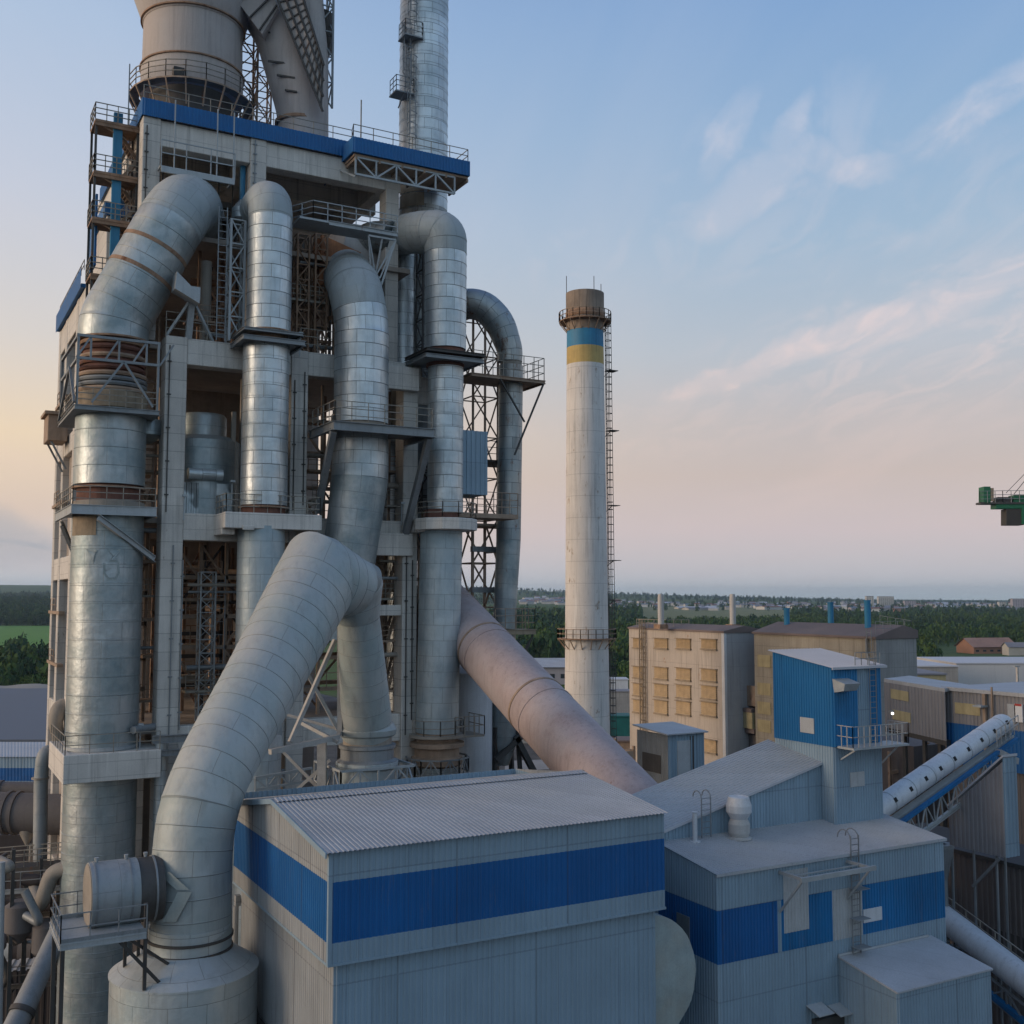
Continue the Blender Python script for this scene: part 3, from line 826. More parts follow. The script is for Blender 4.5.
def woods():
    MT = [m['leaf'], m['leaf_dark'], m['leaf_light']]
    MD = [m['leaf_dark'], m['leaf']]
    wood('forest', -120, 110, 1545, 2500, 13, 18, TM, MD, 1, seed=1)
    wood('forest', -90, 100, 395, 700, 8, 13.5, TM, [m['leaf_dark'], m['leaf'], m['leaf_light']], 1, lambda p, d: d > 560 + 40 * math.sin(p / 17) + 60 * (1 if 10 < p < 25 else 0), seed=2)
    wood('forest', -400, 500, 3000, 4200, 36, 18, TF, MD, .9, seed=3)
    # behind the chimney and the yard
    wood('forest', 500, 660, 470, 900, 9, 15, TM, MT, .96, lambda p, d: (p > 640 and d > 700) or (p < 610 and d < 590), seed=4)
    wood('forest', 490, 640, 900, 1900, 15, 17, TF, MD, .95, seed=5)
    def clr(p, d):
        if 640 < p < 790 and 1450 < d < 3000 + 200 * math.sin(p / 9): return True
        if 820 < p < 900 and 2000 < d < 2400: return True
        if 900 < p < 975 and 1050 < d < 1420: return True
        if 935 < p < 1030 and d < 790: return True
        if p > 905 and d < 900 and (int(p * 1.7) * 7919 + int(d / 14) * 104729) % 5 < 3: return True
        if p > 905 and d < 520: return True
        return False
    wood('forest', 640, 1180, 430, 1500, 13, 13, TM, MT, .9, clr, seed=6)
    wood('forest', 600, 1180, 1500, 2400, 19, 14, TF, MD, .85, clr, seed=7)
    wood('forest', 560, 1180, 2400, 4200, 42, 14, TF, MD, .3, None, seed=8)
    wood('forest', 420, 1180, 4300, 7200, 75, 16, TF, MD, .7, None, seed=9)
    # shrubs behind the fields and lone trees that can be told apart
    rg = random.Random(11)
    spots = [(6, 372, 'broad'), (19, 366, 'leaning'), (31, 380, 'low'), (44, 370, 'tall'), (-8, 385, 'edge'),
             (618, 395, 'c'), (628, 420, 'd'), (529, 600, 'e'), (546, 590, 'f'), (641, 455, 'g')]
    names = ['broad round tree at the wood edge above the grey shed roof, far left', 'bushy tree beside the far left tree, over the shed roof ridge', 'low spreading tree in the row above the shed roof',
             'tall tree against the tower wall, right end of the row above the shed roof', 'tree cut by the left edge of the photo above the shed roof',
             'pale green tree on the verge just right of the white chimney', 'leafy tree between the chimney and the cream building', 'dark tree left of the chimney above the purple hall roof',
             'round tree behind the lilac hall roof, left of the chimney', 'tree just left of the top corner of the cream building']
    for i, (px, D, _) in enumerate(spots):
        p = gp(px, D); h = rg.uniform(10, 13); w = h * rg.uniform(.42, .52)
        t = thing('broadleaf_tree', names[i], 'tree', (p.x, p.y, 0), 'trees at the edge of the woods')
        tr = MB(); tr.sweep([(p.x, p.y, -.2), (p.x + .2, p.y, h * .35), (p.x + .1, p.y + .3, h * .75)], [.35, .24, .08], 8)
        for k in range(5):
            a = rg.uniform(0, 6.28); z = h * rg.uniform(.28, .5)
            tr.sweep([(p.x + .15, p.y, z), (p.x + math.cos(a) * w * .6, p.y + math.sin(a) * w * .6, z + h * .28)], [.14, .04], 6)
        tr.build('trunk', m['bark'], t)
        V, Fc = tree_template(900, 70 + i, 7)
        cr = MB(); cr.v = [(v[0] * w + p.x, v[1] * w + p.y, v[2] * h) for v in V]
        for f in Fc: cr.face([int(q) for q in f])
        cr.build('crown', m['leaf_light'] if i in (5, 2) else m['leaf'], t)
woods()
# ------------------------------------------------------------------ preheater tower
YF = 76.0
def xY(px, py, Y): return PY(px, py, Y).x
X1a, X1b = xY(162, 500, YF), xY(184, 500, YF)
X2a, X2b = xY(290, 470, YF), xY(307, 470, YF)
X3a, X3b = xY(402, 620, YF), xY(417, 620, YF)
zB1t, zB1b = ZZ(335, X1a, YF), ZZ(364, X1b, YF)
zB2t, zB2b = ZZ(512, X1a, YF), ZZ(540, X1b, YF)
TW = thing('preheater_tower', 'tall concrete frame tower wrapped in silver pipes, with blue roof edge', 'tower', (22, 88, 0))
XL, XR, YB = 10.5, X3b, 101.0
TOPZ = 75.4

def tower():
    T = TW
    con, cb = m['concrete'], m['concrete_beam']
    def col(x0, x1, y0, y1, z0, z1, mt=con):
        MB().bbox(x0, x1, y0, y1, z0, z1, .05).build('column', mt, T)
    def beam(x0, x1, y0, y1, z0, z1, mt=cb, nm='beam'):
        MB().bbox(x0, x1, y0, y1, z0, z1, .04).build(nm, mt, T)
    # lower front frame
    for a, b in ((X1a, X1b), (X2a, X2b), (X3a, X3b)):
        col(a, b, YF, YF + 1.6, -.5, zB1t if a < X3a else zB1b)
    beam(X1b, X2a, YF + .12, YF + 1.4, zB1b, zB1t - .02); beam(X2b, X3b + .3, YF + .12, YF + 1.4, zB1b + .1, zB1t - .02)
    beam(X1b, X2a, YF + .12, YF + 1.4, zB2b, zB2t); beam(X2b, X3a, YF + .3, YF + 1.4, zB2b, zB2t)
    for a, b in ((X1b, X2a), (X2b, X3a)):
        beam(a, b, YF + .2, YF + 1.3, 29.2, 31.2); beam(a, b, YF + .2, YF + 1.3, 14, 16)
    # second row of columns behind and the left flank
    for yy in (88.5, 95.4, 100.0):
        col(XL, XL + 1.1, yy, yy + 1.1, -.5, 63.2)
    for yy in (88.5, 100.0):
        for xx in (X1a + .2, X2a, X3a):
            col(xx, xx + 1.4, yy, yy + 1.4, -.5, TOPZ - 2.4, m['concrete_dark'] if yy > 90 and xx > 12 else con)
    # beams on the left flank (light, catch the evening sun)
    for z0, z1 in ((61.0, 63.2), (51.5, 53.0), (41.4, 43.2), (30, 31.5), (18, 19.5)):
        beam(XL + .05, XL + .9, 82.0, 88.5, z0, z1); beam(XL + .05, XL + .9, 89.6, 95.4, z0, z1); beam(XL + .05, XL + .9, 96.5, 100, z0, z1)
    for za, zc in ((-.3, 30), (43.2, 51.5)):
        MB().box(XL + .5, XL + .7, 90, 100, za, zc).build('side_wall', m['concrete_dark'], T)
    # ledges on the left flank windows
    for z in (38.6, 34.4, 47.6, 56.2):
        b = MB(); b.box(XL - .15, XL + .3, 93.5, 101.0, z, z + .25); b.rail([(XL - .1, 96.6, z + .25), (XL - .1, 99.9, z + .25)], 1.0)
        b.build('balcony', m['steel_brown'], T)
    # blue fascia of the lower left roof
    b = MB(); b.corr((XL - .25, 101.4, 63.2), (XL - .25, 85.5, 63.2), (XL - .25, 85.5, 64.7), (XL - .25, 101.4, 64.7), .3, .04)
    b.box(XL - .2, XL + 3, 85.6, 101.3, 63.3, 63.6)
    b.build('lower_fascia', m['paint_blue'], T)
    rl = MB(); rl.rail([(XL, 101, 64.7), (XL, 85.8, 64.7)], .8, 1.6); rl.build('railing', m['rail'], T)
    # rear block, one storey higher, with its own blue edge
    xr = PY(90, 240, 100.8).x; b = MB(); b.bbox(xr, X1a + 2, 91, 100.8, 64, 71, .05); b.build('rear_block', con, T)
    b = MB(); b.box(xr - .2, X1a + 2, 90.8, 101, 71, 72.1); b.build('rear_fascia', m['paint_blue'], T)
    # floors and the dark wall at the back
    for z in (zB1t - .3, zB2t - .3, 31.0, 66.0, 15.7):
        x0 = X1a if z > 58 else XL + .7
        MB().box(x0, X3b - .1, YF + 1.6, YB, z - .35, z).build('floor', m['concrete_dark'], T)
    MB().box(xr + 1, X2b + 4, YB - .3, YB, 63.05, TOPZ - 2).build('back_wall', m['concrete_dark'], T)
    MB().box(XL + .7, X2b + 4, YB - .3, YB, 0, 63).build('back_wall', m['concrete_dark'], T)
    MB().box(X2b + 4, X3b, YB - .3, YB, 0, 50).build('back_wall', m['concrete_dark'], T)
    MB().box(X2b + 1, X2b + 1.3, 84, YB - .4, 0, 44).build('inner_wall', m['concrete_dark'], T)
    # upper front frame
    YU = 78.0
    u = [(xY(142, 165, YU), xY(160, 165, YU)), (xY(250, 190, YU), xY(266, 190, YU)), (xY(386, 200, YU), xY(399, 200, YU))]
    for i, (a, b_) in enumerate(u): col(a, b_, YU, YU + 1.4, zB1t, TOPZ - 1.1 if i < 2 else TOPZ - 2.9)
    zt, zb = TOPZ - 1.15, TOPZ - 3.05
    for i, (a, b_) in enumerate([(u[0][1], u[1][0]), (u[1][1], u[2][1] + .2)]):
        beam(a, b_, YU + .15, YU + 1.3, zb, zt)
    XU = u[2][1] + .6
    b = MB(); b.box(u[0][0], XU, YU + .3, YB, TOPZ - 1.0, TOPZ - .6); b.build('roof_slab', m['concrete_beam'], T)
    for yy in (84.5, 91.5, 99.5):
        beam(u[0][1], XU, yy, yy + .9, TOPZ - 2.8, TOPZ - 1.0)
    for xx in (u[0][0] + .1, u[1][0], u[2][0]):
        beam(xx, xx + 1.0, YU + 1.4, 84.4, TOPZ - 2.6, TOPZ - 1.02)
        beam(xx, xx + 1.0, 85.5, YB - 1, TOPZ - 2.6, TOPZ - 1.02)
    # blue fascia: main edge and the part that steps forward on the right
    def fascia(x0, x1, y, z0, z1, nm='fascia', back=7, under=True):
        b = MB(); b.corr((x0, y, z0), (x1, y, z0), (x1, y, z1), (x0, y, z1), .28, .04)
        b.corr((x0, y + back, z0), (x0, y, z0), (x0, y, z1), (x0, y + back, z1), .28, .04)
        b.quad((x1, y, z0), (x1, y + back, z0), (x1, y + back, z1), (x1, y, z1))
        (b.box(x0 + .06, x1 - .06, y + .1, y + back, z0 + .03, z0 + .2) if under else None); b.box(x0 + .06, x1 - .06, y + .1, y + back, z1 - .25, z1 - .1)
        b.build(nm, m['paint_blue'], T)
    fascia(u[0][0] - .1, PY(352, 142, YU).x, YU - .15, TOPZ - 1.15, TOPZ + .12, back=20, under=False)
    xa, xb = xY(352, 150, YF), xY(469, 165, YF)
    zf = ZZ(162.5, xb, YF)
    fascia(xa, xb, YF - .2, zf - 1.2, zf, back=4)
    b = MB(); b.box(xa + .2, xb - .1, YF, YF + 3.6, zf - 1.4, zf - 1.22)
    for k in range(6): b.box(xa + .3 + k * 1.9, xa + .45 + k * 1.9, YF, YF + 3.5, zf - 1.65, zf - 1.41)
    b.build('canopy_deck', m['steel_brown'], T)
    b = MB()
    x0, x1 = xY(356, 165, YF), xY(455, 180, YF)
    yy = YF + .1
    b.truss((x0, yy, zf - 1.45), (x1, yy, zf - 1.45), (x0, yy, zf - 2.8), (x1, yy, zf - 2.8), 5, .15, .13)
    b.bar((x0, YF + .1, zf - 3.0), (x0 - .6, YF + 2.6, zf - 1.6), .12)
    b.build('canopy_truss', m['steel_light'], T)
    rl = MB(); rl.rail([(u[0][0], YU, TOPZ + .1), (PY(352, 142, YU).x, YU, TOPZ + .1), (xa + .1, YF, zf), (xb - .1, YF, zf), (xb - .1, YF + 3.8, zf)], 1.05, 1.6)
    rl.bar((xY(362, 120, YF), YF + .2, zf), (xY(362, 120, YF), YF + .2, zf + 3.2), .08)
    rl.build('roof_railing', m['rail'], T)
    # white rail beam hung between the upper columns
    b = MB(); x0, x1 = u[0][1] - .1, u[1][0] - 1.4
    zz = ZZ(166, x0, YU - .8)
    b.box(x0, x1, YU - 1.0, YU - .85, zz - .45, zz); b.rail([(x0, YU - .95, zz), (x1, YU - .95, zz)], 1.9, 2.0, .07, 2)
    for k in range(4): b.bar((x0 + (x1 - x0) * k / 3, YU - .9, zz), (x0 + (x1 - x0) * k / 3, YU + 1, zz), .12)
    b.bar((x1 - .1, YU - .9, zz - .3), (x1 - .1, YU - .9, zz + 5), .08); b.bar((x1 - 1.3, YU - .9, zz - .3), (x1 - 1.3, YU - .9, zz + 5), .08); b.bar((x0 + .9, YU - .9, zz - .3), (x0 + .9, YU - .9, zz + 5), .08)
    b.build('hung_walkway', m['steel_light'], T)
    b = MB(); b.box(x0, x1 + 1.2, YU + 4, YU + 4.3, zz - .5, zz); b.box(x0, x1 + 1, YU + 1.2, YU + 9, zz - 2.5, zz - 2.2)
    for k in range(7): b.bar((x0 + k * 1.05, YU + 4, zz - 4), (x0 + k * 1.05, YU + 4, TOPZ - 3), .12)
    b.build('inner_beam', m['steel_dark'], T)
    # railings on the main beams
    rl = MB()
    rl.rail([(X1a, YF + .1, zB1t), (X2a - 1.9, YF + .1, zB1t)], 1.7, 1.3, .05, 3); rl.rail([(X2b - .6, YF + .1, zB1t), (X3a - 3, YF + .1, zB1t)], 1.7, 1.3, .05, 3)
    rl.rail([(X2b, YF + .1, zB2t), (X3a, YF + .1, zB2t)], 1.1, 1.2)
    rl.build('railing', m['rail'], T)
    # ledge that carries the second pipe
    zl = ZZ(512, xY(240, 512, 73), 73)
    la, lb = xY(225, 512, 73), xY(322, 512, 73)
    b = MB(); b.bbox(la, lb, 73, 73.8, zl - 1.1, zl, .04); b.bbox(la, la + .9, 73.8, YF + .1, zl - 1.5, zl - .02, .04); b.bbox(lb - .7, lb, 73.8, YF + .1, zl - 1.5, zl - .02, .04)
    b.box(la + .9, lb - .7, 73.8, 76, zl - .4, zl - .1); b.bbox(la + 1.2, la + 2, 72.9, 73, zl - 1.2, zl - .9, .02)
    b.build('pipe_ledge', cb, T)
    b = MB(); b.rail([(la + .1, 75.9, zl), (la + .1, 73.1, zl), (lb - .1, 73.1, zl), (lb - .1, 75.9, zl)], 1.25, 1.0, .05, 3); b.build('railing', m['rail'], T)
    # ledge under the right pipe
    p = PY(445, 520, 74.3); zl2 = ZZ(518, p.x, 72.6)
    b = MB(); oc = []
    b.lathe(p.x, 74.3, [(2.0, zl2 - .9), (2.45, zl2 - .85), (2.45, zl2 - .05), (2.4, zl2)], 12); b.bbox(p.x - 2.2, p.x + 1.2, 74.3, YF + .4, zl2 - 1.0, zl2 - .1, .04)
    b.build('pipe_ledge', cb, T)
    b = MB(); b.rail([(p.x + 2.35 * math.cos(a), 74.3 + 2.35 * math.sin(a), zl2) for a in [math.pi * (1 + k / 6) for k in range(0, 7)]], 1.2, 1.0, .05, 3); b.build('railing', m['rail'], T)
    # concrete bracket round the big left pipe
    bx, by = PY(63, 770, 74).x, 74.0; zt2, zb2 = ZZ(756, bx, by), ZZ(785, bx, by)
    b = MB(); b.bbox(bx, X1a - .02, by, by + .5, zb2, zt2, .04); b.bbox(bx, bx + .5, by + .5, 82, zb2, zt2, .04); b.box(bx + .5, X1a, by + .5, 82, zt2 - .3, zt2 - .05)
    b.build('bracket', cb, T)
    b = MB(); b.rail([(bx + .1, 82, zt2), (bx + .1, by + .1, zt2), (X1a - .1, by + .1, zt2)], 1.2, 1.3, .05, 2); b.build('railing', m['rail'], T)
    # right side: cluttered concrete pieces between the pipes
    b = MB(); b.bbox(X3b - 4.2, X3b - .2, YF - .6, YF + .1, zB1b - .4, zB1b + 1.4, .04); b.bbox(X3b + .1, X3b + 3.2, YF + .6, YF + 1.4, zB1b - 1.2, zB1b + 1.0, .04)
    b.build('corbel', cb, T)
    b = MB(); b.lathe(X3b + .8, YF + 2.6, [(.4, zB1b - 6), (1.9, zB1b - 2.0), (1.9, zB1b + .4)], 24); b.build('hopper', m['steel'], T)
    MB().bbox(X2b + 1.5, X3b, YF + .2, YF + .9, 38.6, 39.4, .03).build('beam', cb, T); b = MB(); b.bbox(X3b - 5, X3b - .5, YF - .3, YF + .2, zB2b - .8, zB2b + .9, .04); b.build('beam', cb, T)

tower()

def tower_inside():
    """steelwork, pipes and vessels inside the open frame, all fixed to the tower"""
    T = TW; rg = random.Random(5)
    def bay(xa, xb, y, z0, z1, nx, nz, mt, th=.22, dia=True, nm='steel_frame'):
        b = MB()
        for i in range(nx + 1):
            x = xa + (xb - xa) * i / nx + rg.uniform(-.2, .2); b.bar((x, y, z0), (x, y, z1), th)
        for k in range(1, nz):
            z = z0 + (z1 - z0) * k / nz + rg.uniform(-.3, .3); b.bar((xa, y, z), (xb, y, z), th, th * 1.3)
            if rg.random() < .6:
                s = rg.uniform(0, .5); e = s + rg.uniform(.3, .5)
                b.rail([(xa + (xb - xa) * s, y - .2, z + .1), (xa + (xb - xa) * e, y - .2, z + .1)], 1.1, 1.1, .06)
        if dia:
            for k in range(nz):
                for i in range(nx):
                    if rg.random() < .55:
                        za = z0 + (z1 - z0) * k / nz; zc = z0 + (z1 - z0) * (k + 1) / nz
                        xs = xa + (xb - xa) * i / nx; xe = xa + (xb - xa) * (i + 1) / nx
                        if rg.random() < .5: xs, xe = xe, xs
                        b.bar((xs, y, za), (xe, y, zc), th * .7)
        b.build(nm, mt, T)
    def pipes(xa, xb, y, z0, z1, n, mt, r=(.12, .35)):
        b = MB()
        for i in range(n):
            x = rg.uniform(xa, xb); yy = y + rg.uniform(-1, 1.5); rr = rg.uniform(*r); za = rg.uniform(z0, z0 + (z1 - z0) * .3); zb = rg.uniform(z0 + (z1 - z0) * .6, z1)
            xe = x + rg.choice((-1, 1)) * rg.uniform(1, 3)
            P, Q = smooth_path([(x, yy, za), (x, yy, zb), (xe, yy + rg.uniform(0, 2), zb)], [rr] * 3, rr * 2, 4)
            b.sweep(P, Q, 12)
        b.build('process_pipe', mt, T, smooth=True)
    # lower opening (dark, brown steel)
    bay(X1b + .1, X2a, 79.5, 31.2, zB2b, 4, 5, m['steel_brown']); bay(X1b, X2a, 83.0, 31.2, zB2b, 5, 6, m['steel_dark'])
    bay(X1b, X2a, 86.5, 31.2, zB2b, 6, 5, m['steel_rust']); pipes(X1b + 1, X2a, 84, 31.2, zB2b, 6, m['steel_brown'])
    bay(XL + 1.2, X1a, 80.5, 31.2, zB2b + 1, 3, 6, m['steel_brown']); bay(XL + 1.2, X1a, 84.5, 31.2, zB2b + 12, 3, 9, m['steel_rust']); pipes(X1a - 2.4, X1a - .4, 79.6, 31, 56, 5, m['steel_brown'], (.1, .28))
    bay(X1a - 2.0, X1a - .1, 78.2, zB2t, zB1t + 4, 2, 7, m['steel_rust'], .15)
    xa = xY(199, 650, 78.2)
    b = MB(); b.lattice(xa + .55, 78.6, 31.2, ZZ(572, xa, 78.6), 1.05, .9, .09, .95); b.build('lattice_mast', m['steel_light'], T)
    xl = xY(218, 650, 78.8)
    b = MB(); b.ladder((xl, 78.6, 31.2), (xl, 78.6, ZZ(576, xl, 78.6)), (1, 0, 0), .75, .07, .9); b.build('ladder', m['steel'], T)
    # platforms that show between the columns
    for (px, py, Y, w) in ((190, 645, 79.4, 1.6), (191, 676, 79.4, 1.6), (205, 598, 79.0, 3.2), (152, 560, 79, 1.4), (152, 618, 79, 1.4), (153, 655, 79, 1.4), (190, 616, 82, 3)):
        p = PY(px, py, Y); b = MB(); b.box(p.x - w / 2, p.x + w / 2, Y, Y + 2.2, p.z - .22, p.z); b.rail([(p.x - w / 2, Y + .05, p.z), (p.x + w / 2, Y + .05, p.z)], 1.05, .8, .05)
        b.build('platform', m['bellows_ochre'] if Y > 79.2 else m['steel_brown'], T)  # ochre on the deeper platforms paints warm light onto them
    # middle opening: stepped silver vessel, hopper, warm dark wall
    p = PY(201, 460, 79.5)
    b = MB(); b.lathe(p.x + .2, 80.2, [(2.75, zB2t), (2.75, ZZ(443, p.x, 80)), (2.2, ZZ(438, p.x, 80)), (1.75, ZZ(437, p.x, 80)), (1.75, ZZ(418, p.x, 80)), (1.6, ZZ(415, p.x, 80))], 40); b.build('vessel', m['clad_big'], T, smooth=True)
    xa, xb = xY(184, 500, 77.6), xY(232, 500, 77.6)
    b = MB(); b.corr((xa, 77.6, zB2t), (xb - 2.0, 77.6, zB2t), (xb - 2.0, 77.6, zB2t + 2.3), (xa, 77.6, zB2t + 2.3), .35, .05); b.box(xb - 1.95, xb, 77.5, 79, zB2t, zB2t + 2.3); b.box(xa, xb - 2, 77.66, 79, zB2t, zB2t + 2.25)
    b.build('vessel_casing', m['clad'], T)
    b = MB(); b.tube((xa + .2, 77.4, zB2t + 2.9), (xa + 2.6, 77.4, zB2t + 2.9), .42, 16); b.build('vessel_pipe', m['clad'], T, smooth=True)
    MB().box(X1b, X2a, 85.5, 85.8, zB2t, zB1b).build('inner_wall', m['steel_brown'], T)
    b = MB(); x = xY(236, 430, 79); (lambda *a: None)(x, 81.5, [(.35, ZZ(430, x, 80.5)), (1.5, ZZ(395, x, 80.5)), (1.9, zB1b)], 4); b.build('hopper', m['steel_brown'], T)
    b = MB(); x = xY(233, 470, 78.3); b.bar((x, 78.4, zB2t), (x, 78.4, ZZ(412, x, 78.4)), .3); b.bar((x + .9, 79.4, zB2t), (x + .9, 79.4, zB1b), .3); b.build('post', m['pipe_tan'], T)
    # upper opening: brown clutter of steel and small pipes
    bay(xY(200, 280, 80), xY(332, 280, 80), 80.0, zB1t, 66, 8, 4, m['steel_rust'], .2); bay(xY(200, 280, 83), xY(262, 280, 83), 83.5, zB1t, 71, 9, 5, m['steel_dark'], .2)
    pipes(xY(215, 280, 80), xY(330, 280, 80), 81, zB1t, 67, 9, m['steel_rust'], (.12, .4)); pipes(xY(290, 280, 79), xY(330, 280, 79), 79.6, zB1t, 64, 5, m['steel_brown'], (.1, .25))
    pipes(xY(340, 300, 83), xY(420, 300, 83), 83, zB1t, 65, 5, m['steel'], (.2, .45))
    # pale lattice mast with ladder next to the second pipe
    x = xY(237, 270, 75.6); b = MB(); b.lattice(x, 76.0, zB1t, ZZ(222, x, 76), 1.0, 1.0, .16, 1.75); b.build('lattice_mast', m['steel_light'], T)
    x = xY(222, 270, 75.8); b = MB(); b.ladder((x, 75.8, zB1t), (x, 75.8, ZZ(207, x, 75.8)), (1, 0, 0), .6, .07, .5); b.build('ladder', m['steel'], T)
    x = xY(207, 300, 78); b = MB(); b.tube((x, 78.4, zB1t), (x, 78.4, ZZ(262, x, 78.4)), .4, 20); b.build('process_pipe', m['pipe_tan'], T, smooth=True)
    # thin blue-white pipe near the roof
    x = xY(243, 170, 79); b = MB(); b.tube((x, 79, ZZ(215, x, 79)), (x, 79, ZZ(150, x, 79)), .22, 14); b.build('process_pipe', m['paint_sky'], T, smooth=True)
    x = xY(246, 210, 78); b = MB(); b.lathe(x, 78.5, [(.5, ZZ(222, x, 78)), (.9, ZZ(218, x, 78)), (.9, ZZ(208, x, 78)), (.4, ZZ(199, x, 78))], 20); b.build('vessel', m['clad'], T, smooth=True)
    for q in (302, 320):
        x = xY(q, 285, 77.8); b = MB(); b.lattice(x, 78.0, zB1t, ZZ(236, x, 78), .9, .9, .13, 1.2); b.build('lattice_mast', m['steel_rust'], T)
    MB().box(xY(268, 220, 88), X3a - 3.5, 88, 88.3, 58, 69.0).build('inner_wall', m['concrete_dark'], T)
    bay(xY(266, 280, 82), xY(332, 280, 82), 82.5, zB1t, 68.5, 5, 3, m['steel_dark'], .2)
    # walkway with pale rails across the upper right
    a, c = PY(292, 223, 76.2), PY(397, 244, 74.4)
    zw = a.z
    b = MB(); b.box(a.x, c.x, 74.3, 76.6, zw - .2, zw - .05); b.ibeam((a.x + 2.2, 74.3, zw - .2), (c.x, 74.3, zw - .2), .2, .34); b.build('walkway_deck', m['steel_light'], T)
    b = MB(); b.rail([(a.x, 76.5, zw), (a.x + 1, 74.35, zw - .05), (c.x, 74.35, zw - .05)], 1.35, 1.2, .06, 3)
    b.truss((c.x - 2.3, 74.4, zw - .6), (c.x - .1, 74.4, zw - .6), (c.x - 1.9, 74.8, zw - 3.4), (c.x - 1.2, 74.8, zw - 3.6), 2, .14); b.bar((c.x - .1, 74.4, zw - .6), (c.x - 1.2, 74.9, zw - 4.6), .14)
    b.build('walkway_rails', m['steel_light'], T)
    # right-hand openings
    bay(X2b, X3a, 79, 31.2, zB2b, 4, 6, m['steel_brown']); bay(X2b, X3a, 84, 31.2, zB2b, 4, 6, m['steel_rust'])
    bay(X2b, X3a, 78.8, zB2t, zB1b, 4, 4, m['steel_brown'], .2); bay(X2b, X3a, 83, zB2t, zB1b, 4, 4, m['steel_rust'], .2); pipes(X2b + 1, X3a + 2, 80, zB2t, zB1b, 6, m['steel'], (.15, .35))
    bay(X3b, X3b + 4, 80, 31, zB2b + 2, 2, 7, m['steel_brown'], .18); pipes(X3a - 3, X3b + 3, 78.6, 31, 44, 5, m['steel_brown'], (.12, .3))
    MB().box(X3a - .5, X3b + 3.6, 86, 86.3, 0, zB2t).build('inner_wall', m['steel_brown'], T)
    # small stuff: conduits on the columns, thin pipes, extra landings with rails
    for (px, py0, py1, Y) in ((168, 345, 512, YF - .06), (171, 545, 735, YF - .06), (181, 560, 730, YF - .06), (294, 380, 510, YF - .06), (304, 372, 505, YF - .06), (406, 545, 735, YF - .08), (412, 560, 720, YF - .08), (146, 125, 215, 77.93), (255, 140, 188, 77.93)):
        x = PY(px, (py0 + py1) / 2, Y).x; b = MB(); b.bar((x, Y, ZZ(py1, x, Y)), (x, Y, ZZ(py0, x, Y)), .07)
        for k in range(5): z = ZZ(py1, x, Y) + (ZZ(py0, x, Y) - ZZ(py1, x, Y)) * (k + .5) / 5; b.box(x - .14, x + .14, Y - .03, Y + .05, z, z + .08)
        b.build('conduit', m['steel'] if px % 2 else m['steel_dark'], T)
    for (px, py, Y, w) in ((392, 560, 77.2, 2.0), (390, 598, 77.4, 2.2), (393, 640, 77.2, 2.0), (391, 690, 77.4, 2.2), (385, 470, 77.4, 2.4), (398, 505, 77.0, 1.8), (325, 470, 77.8, 2.6), (328, 500, 77.8, 2.4), (210, 690, 78.0, 3.4), (150, 595, 78.4, 1.5), (151, 700, 78.4, 1.5), (152, 470, 78.8, 1.5), (150, 440, 78.8, 1.5), (310, 300, 77.6, 3.0), (205, 320, 77.6, 2.4)):
        p = PY(px, py, Y); b = MB(); b.box(p.x - w / 2, p.x + w / 2, Y, Y + 1.6, p.z - .16, p.z); b.rail([(p.x - w / 2, Y + .04, p.z), (p.x + w / 2, Y + .04, p.z)], 1.1, .7, .05, 3); b.build('landing', m['steel_brown'] if px % 2 else m['rail'], T)
    for (xa_, xb_, z0, z1) in ((386, 398, 598, 560), (386, 398, 640, 598), (386, 398, 690, 640), (318, 332, 500, 470)):
        p, q = PY(xa_, z0, 78.4), PY(xb_, z1, 78.4); b = MB(); b.steps(p, q, (0, 1, 0), .8); b.build('stair_flight', m['steel_brown'], T)
    for (px0, px1, py, Y, r_) in ((188, 240, 585, 78.2, .12), (188, 236, 592, 78.3, .09), (186, 238, 668, 78.6, .2), (305, 334, 455, 77.9, .16), (380, 402, 485, 77.0, .22), (378, 404, 578, 77.0, .12), (378, 404, 655, 77.0, .18), (205, 332, 334, 77.9, .14), (300, 332, 262, 77.9, .12), (136, 160, 530, 78.2, .18), (138, 160, 648, 78.2, .12), (140, 160, 455, 78.2, .12)):
        p, q = PY(px0, py, Y), PY(px1, py, Y); b = MB(); b.tube((p.x, Y, p.z), (q.x, Y, p.z), r_, 12); b.build('process_pipe', m['pipe_tan'] if int(py) % 2 else m['steel'], T, smooth=True)
    for (px, py) in ((232, 505), (300, 356), (184, 520), (140, 750), (402, 525)):
        p = PY(px, py, 75.6); b = MB(); b.bar((p.x, 75.7, p.z), (p.x, 75.7, p.z + 1.7), .07); b.box(p.x - .16, p.x + .16, 75.4, 75.7, p.z + 1.6, p.z + 1.75); b.build('lamp_post', m['steel_light'], T)
    # low level: bracing and platforms around the pipe feet
    b = MB()
    for k in range(3):
        z = ZZ(775, 23, 74) + k * 1.5
    x0, x1 = xY(180, 740, 74.5), xY(262, 740, 74.5); z = ZZ(738, x0, 74.5)
    b.ibeam((x0 - 1.8, 74.4, z), (x1, 74.4, z), .3, .5); b.ibeam((x0 - 1.8, 74.4, z - .9), (x1, 74.4, z - .9), .3, .4)
    b.truss((x0, 74.2, z - 2.6), (x1 + 1.5, 74.2, z - 2.6), (x0, 74.2, z - 4.2), (x1 + 1.5, 74.2, z - 4.2), 8, .16)
    b.build('low_platform_steel', m['steel'], T)
    b = MB(); xx = xY(160, 790, 75.5); b.tube((xx, 75.4, 0), (xx, 75.4, ZZ(735, xx, 75.4)), .42, 20); b.build('drain_pipe', m['clad'], T, smooth=True)
tower_inside()

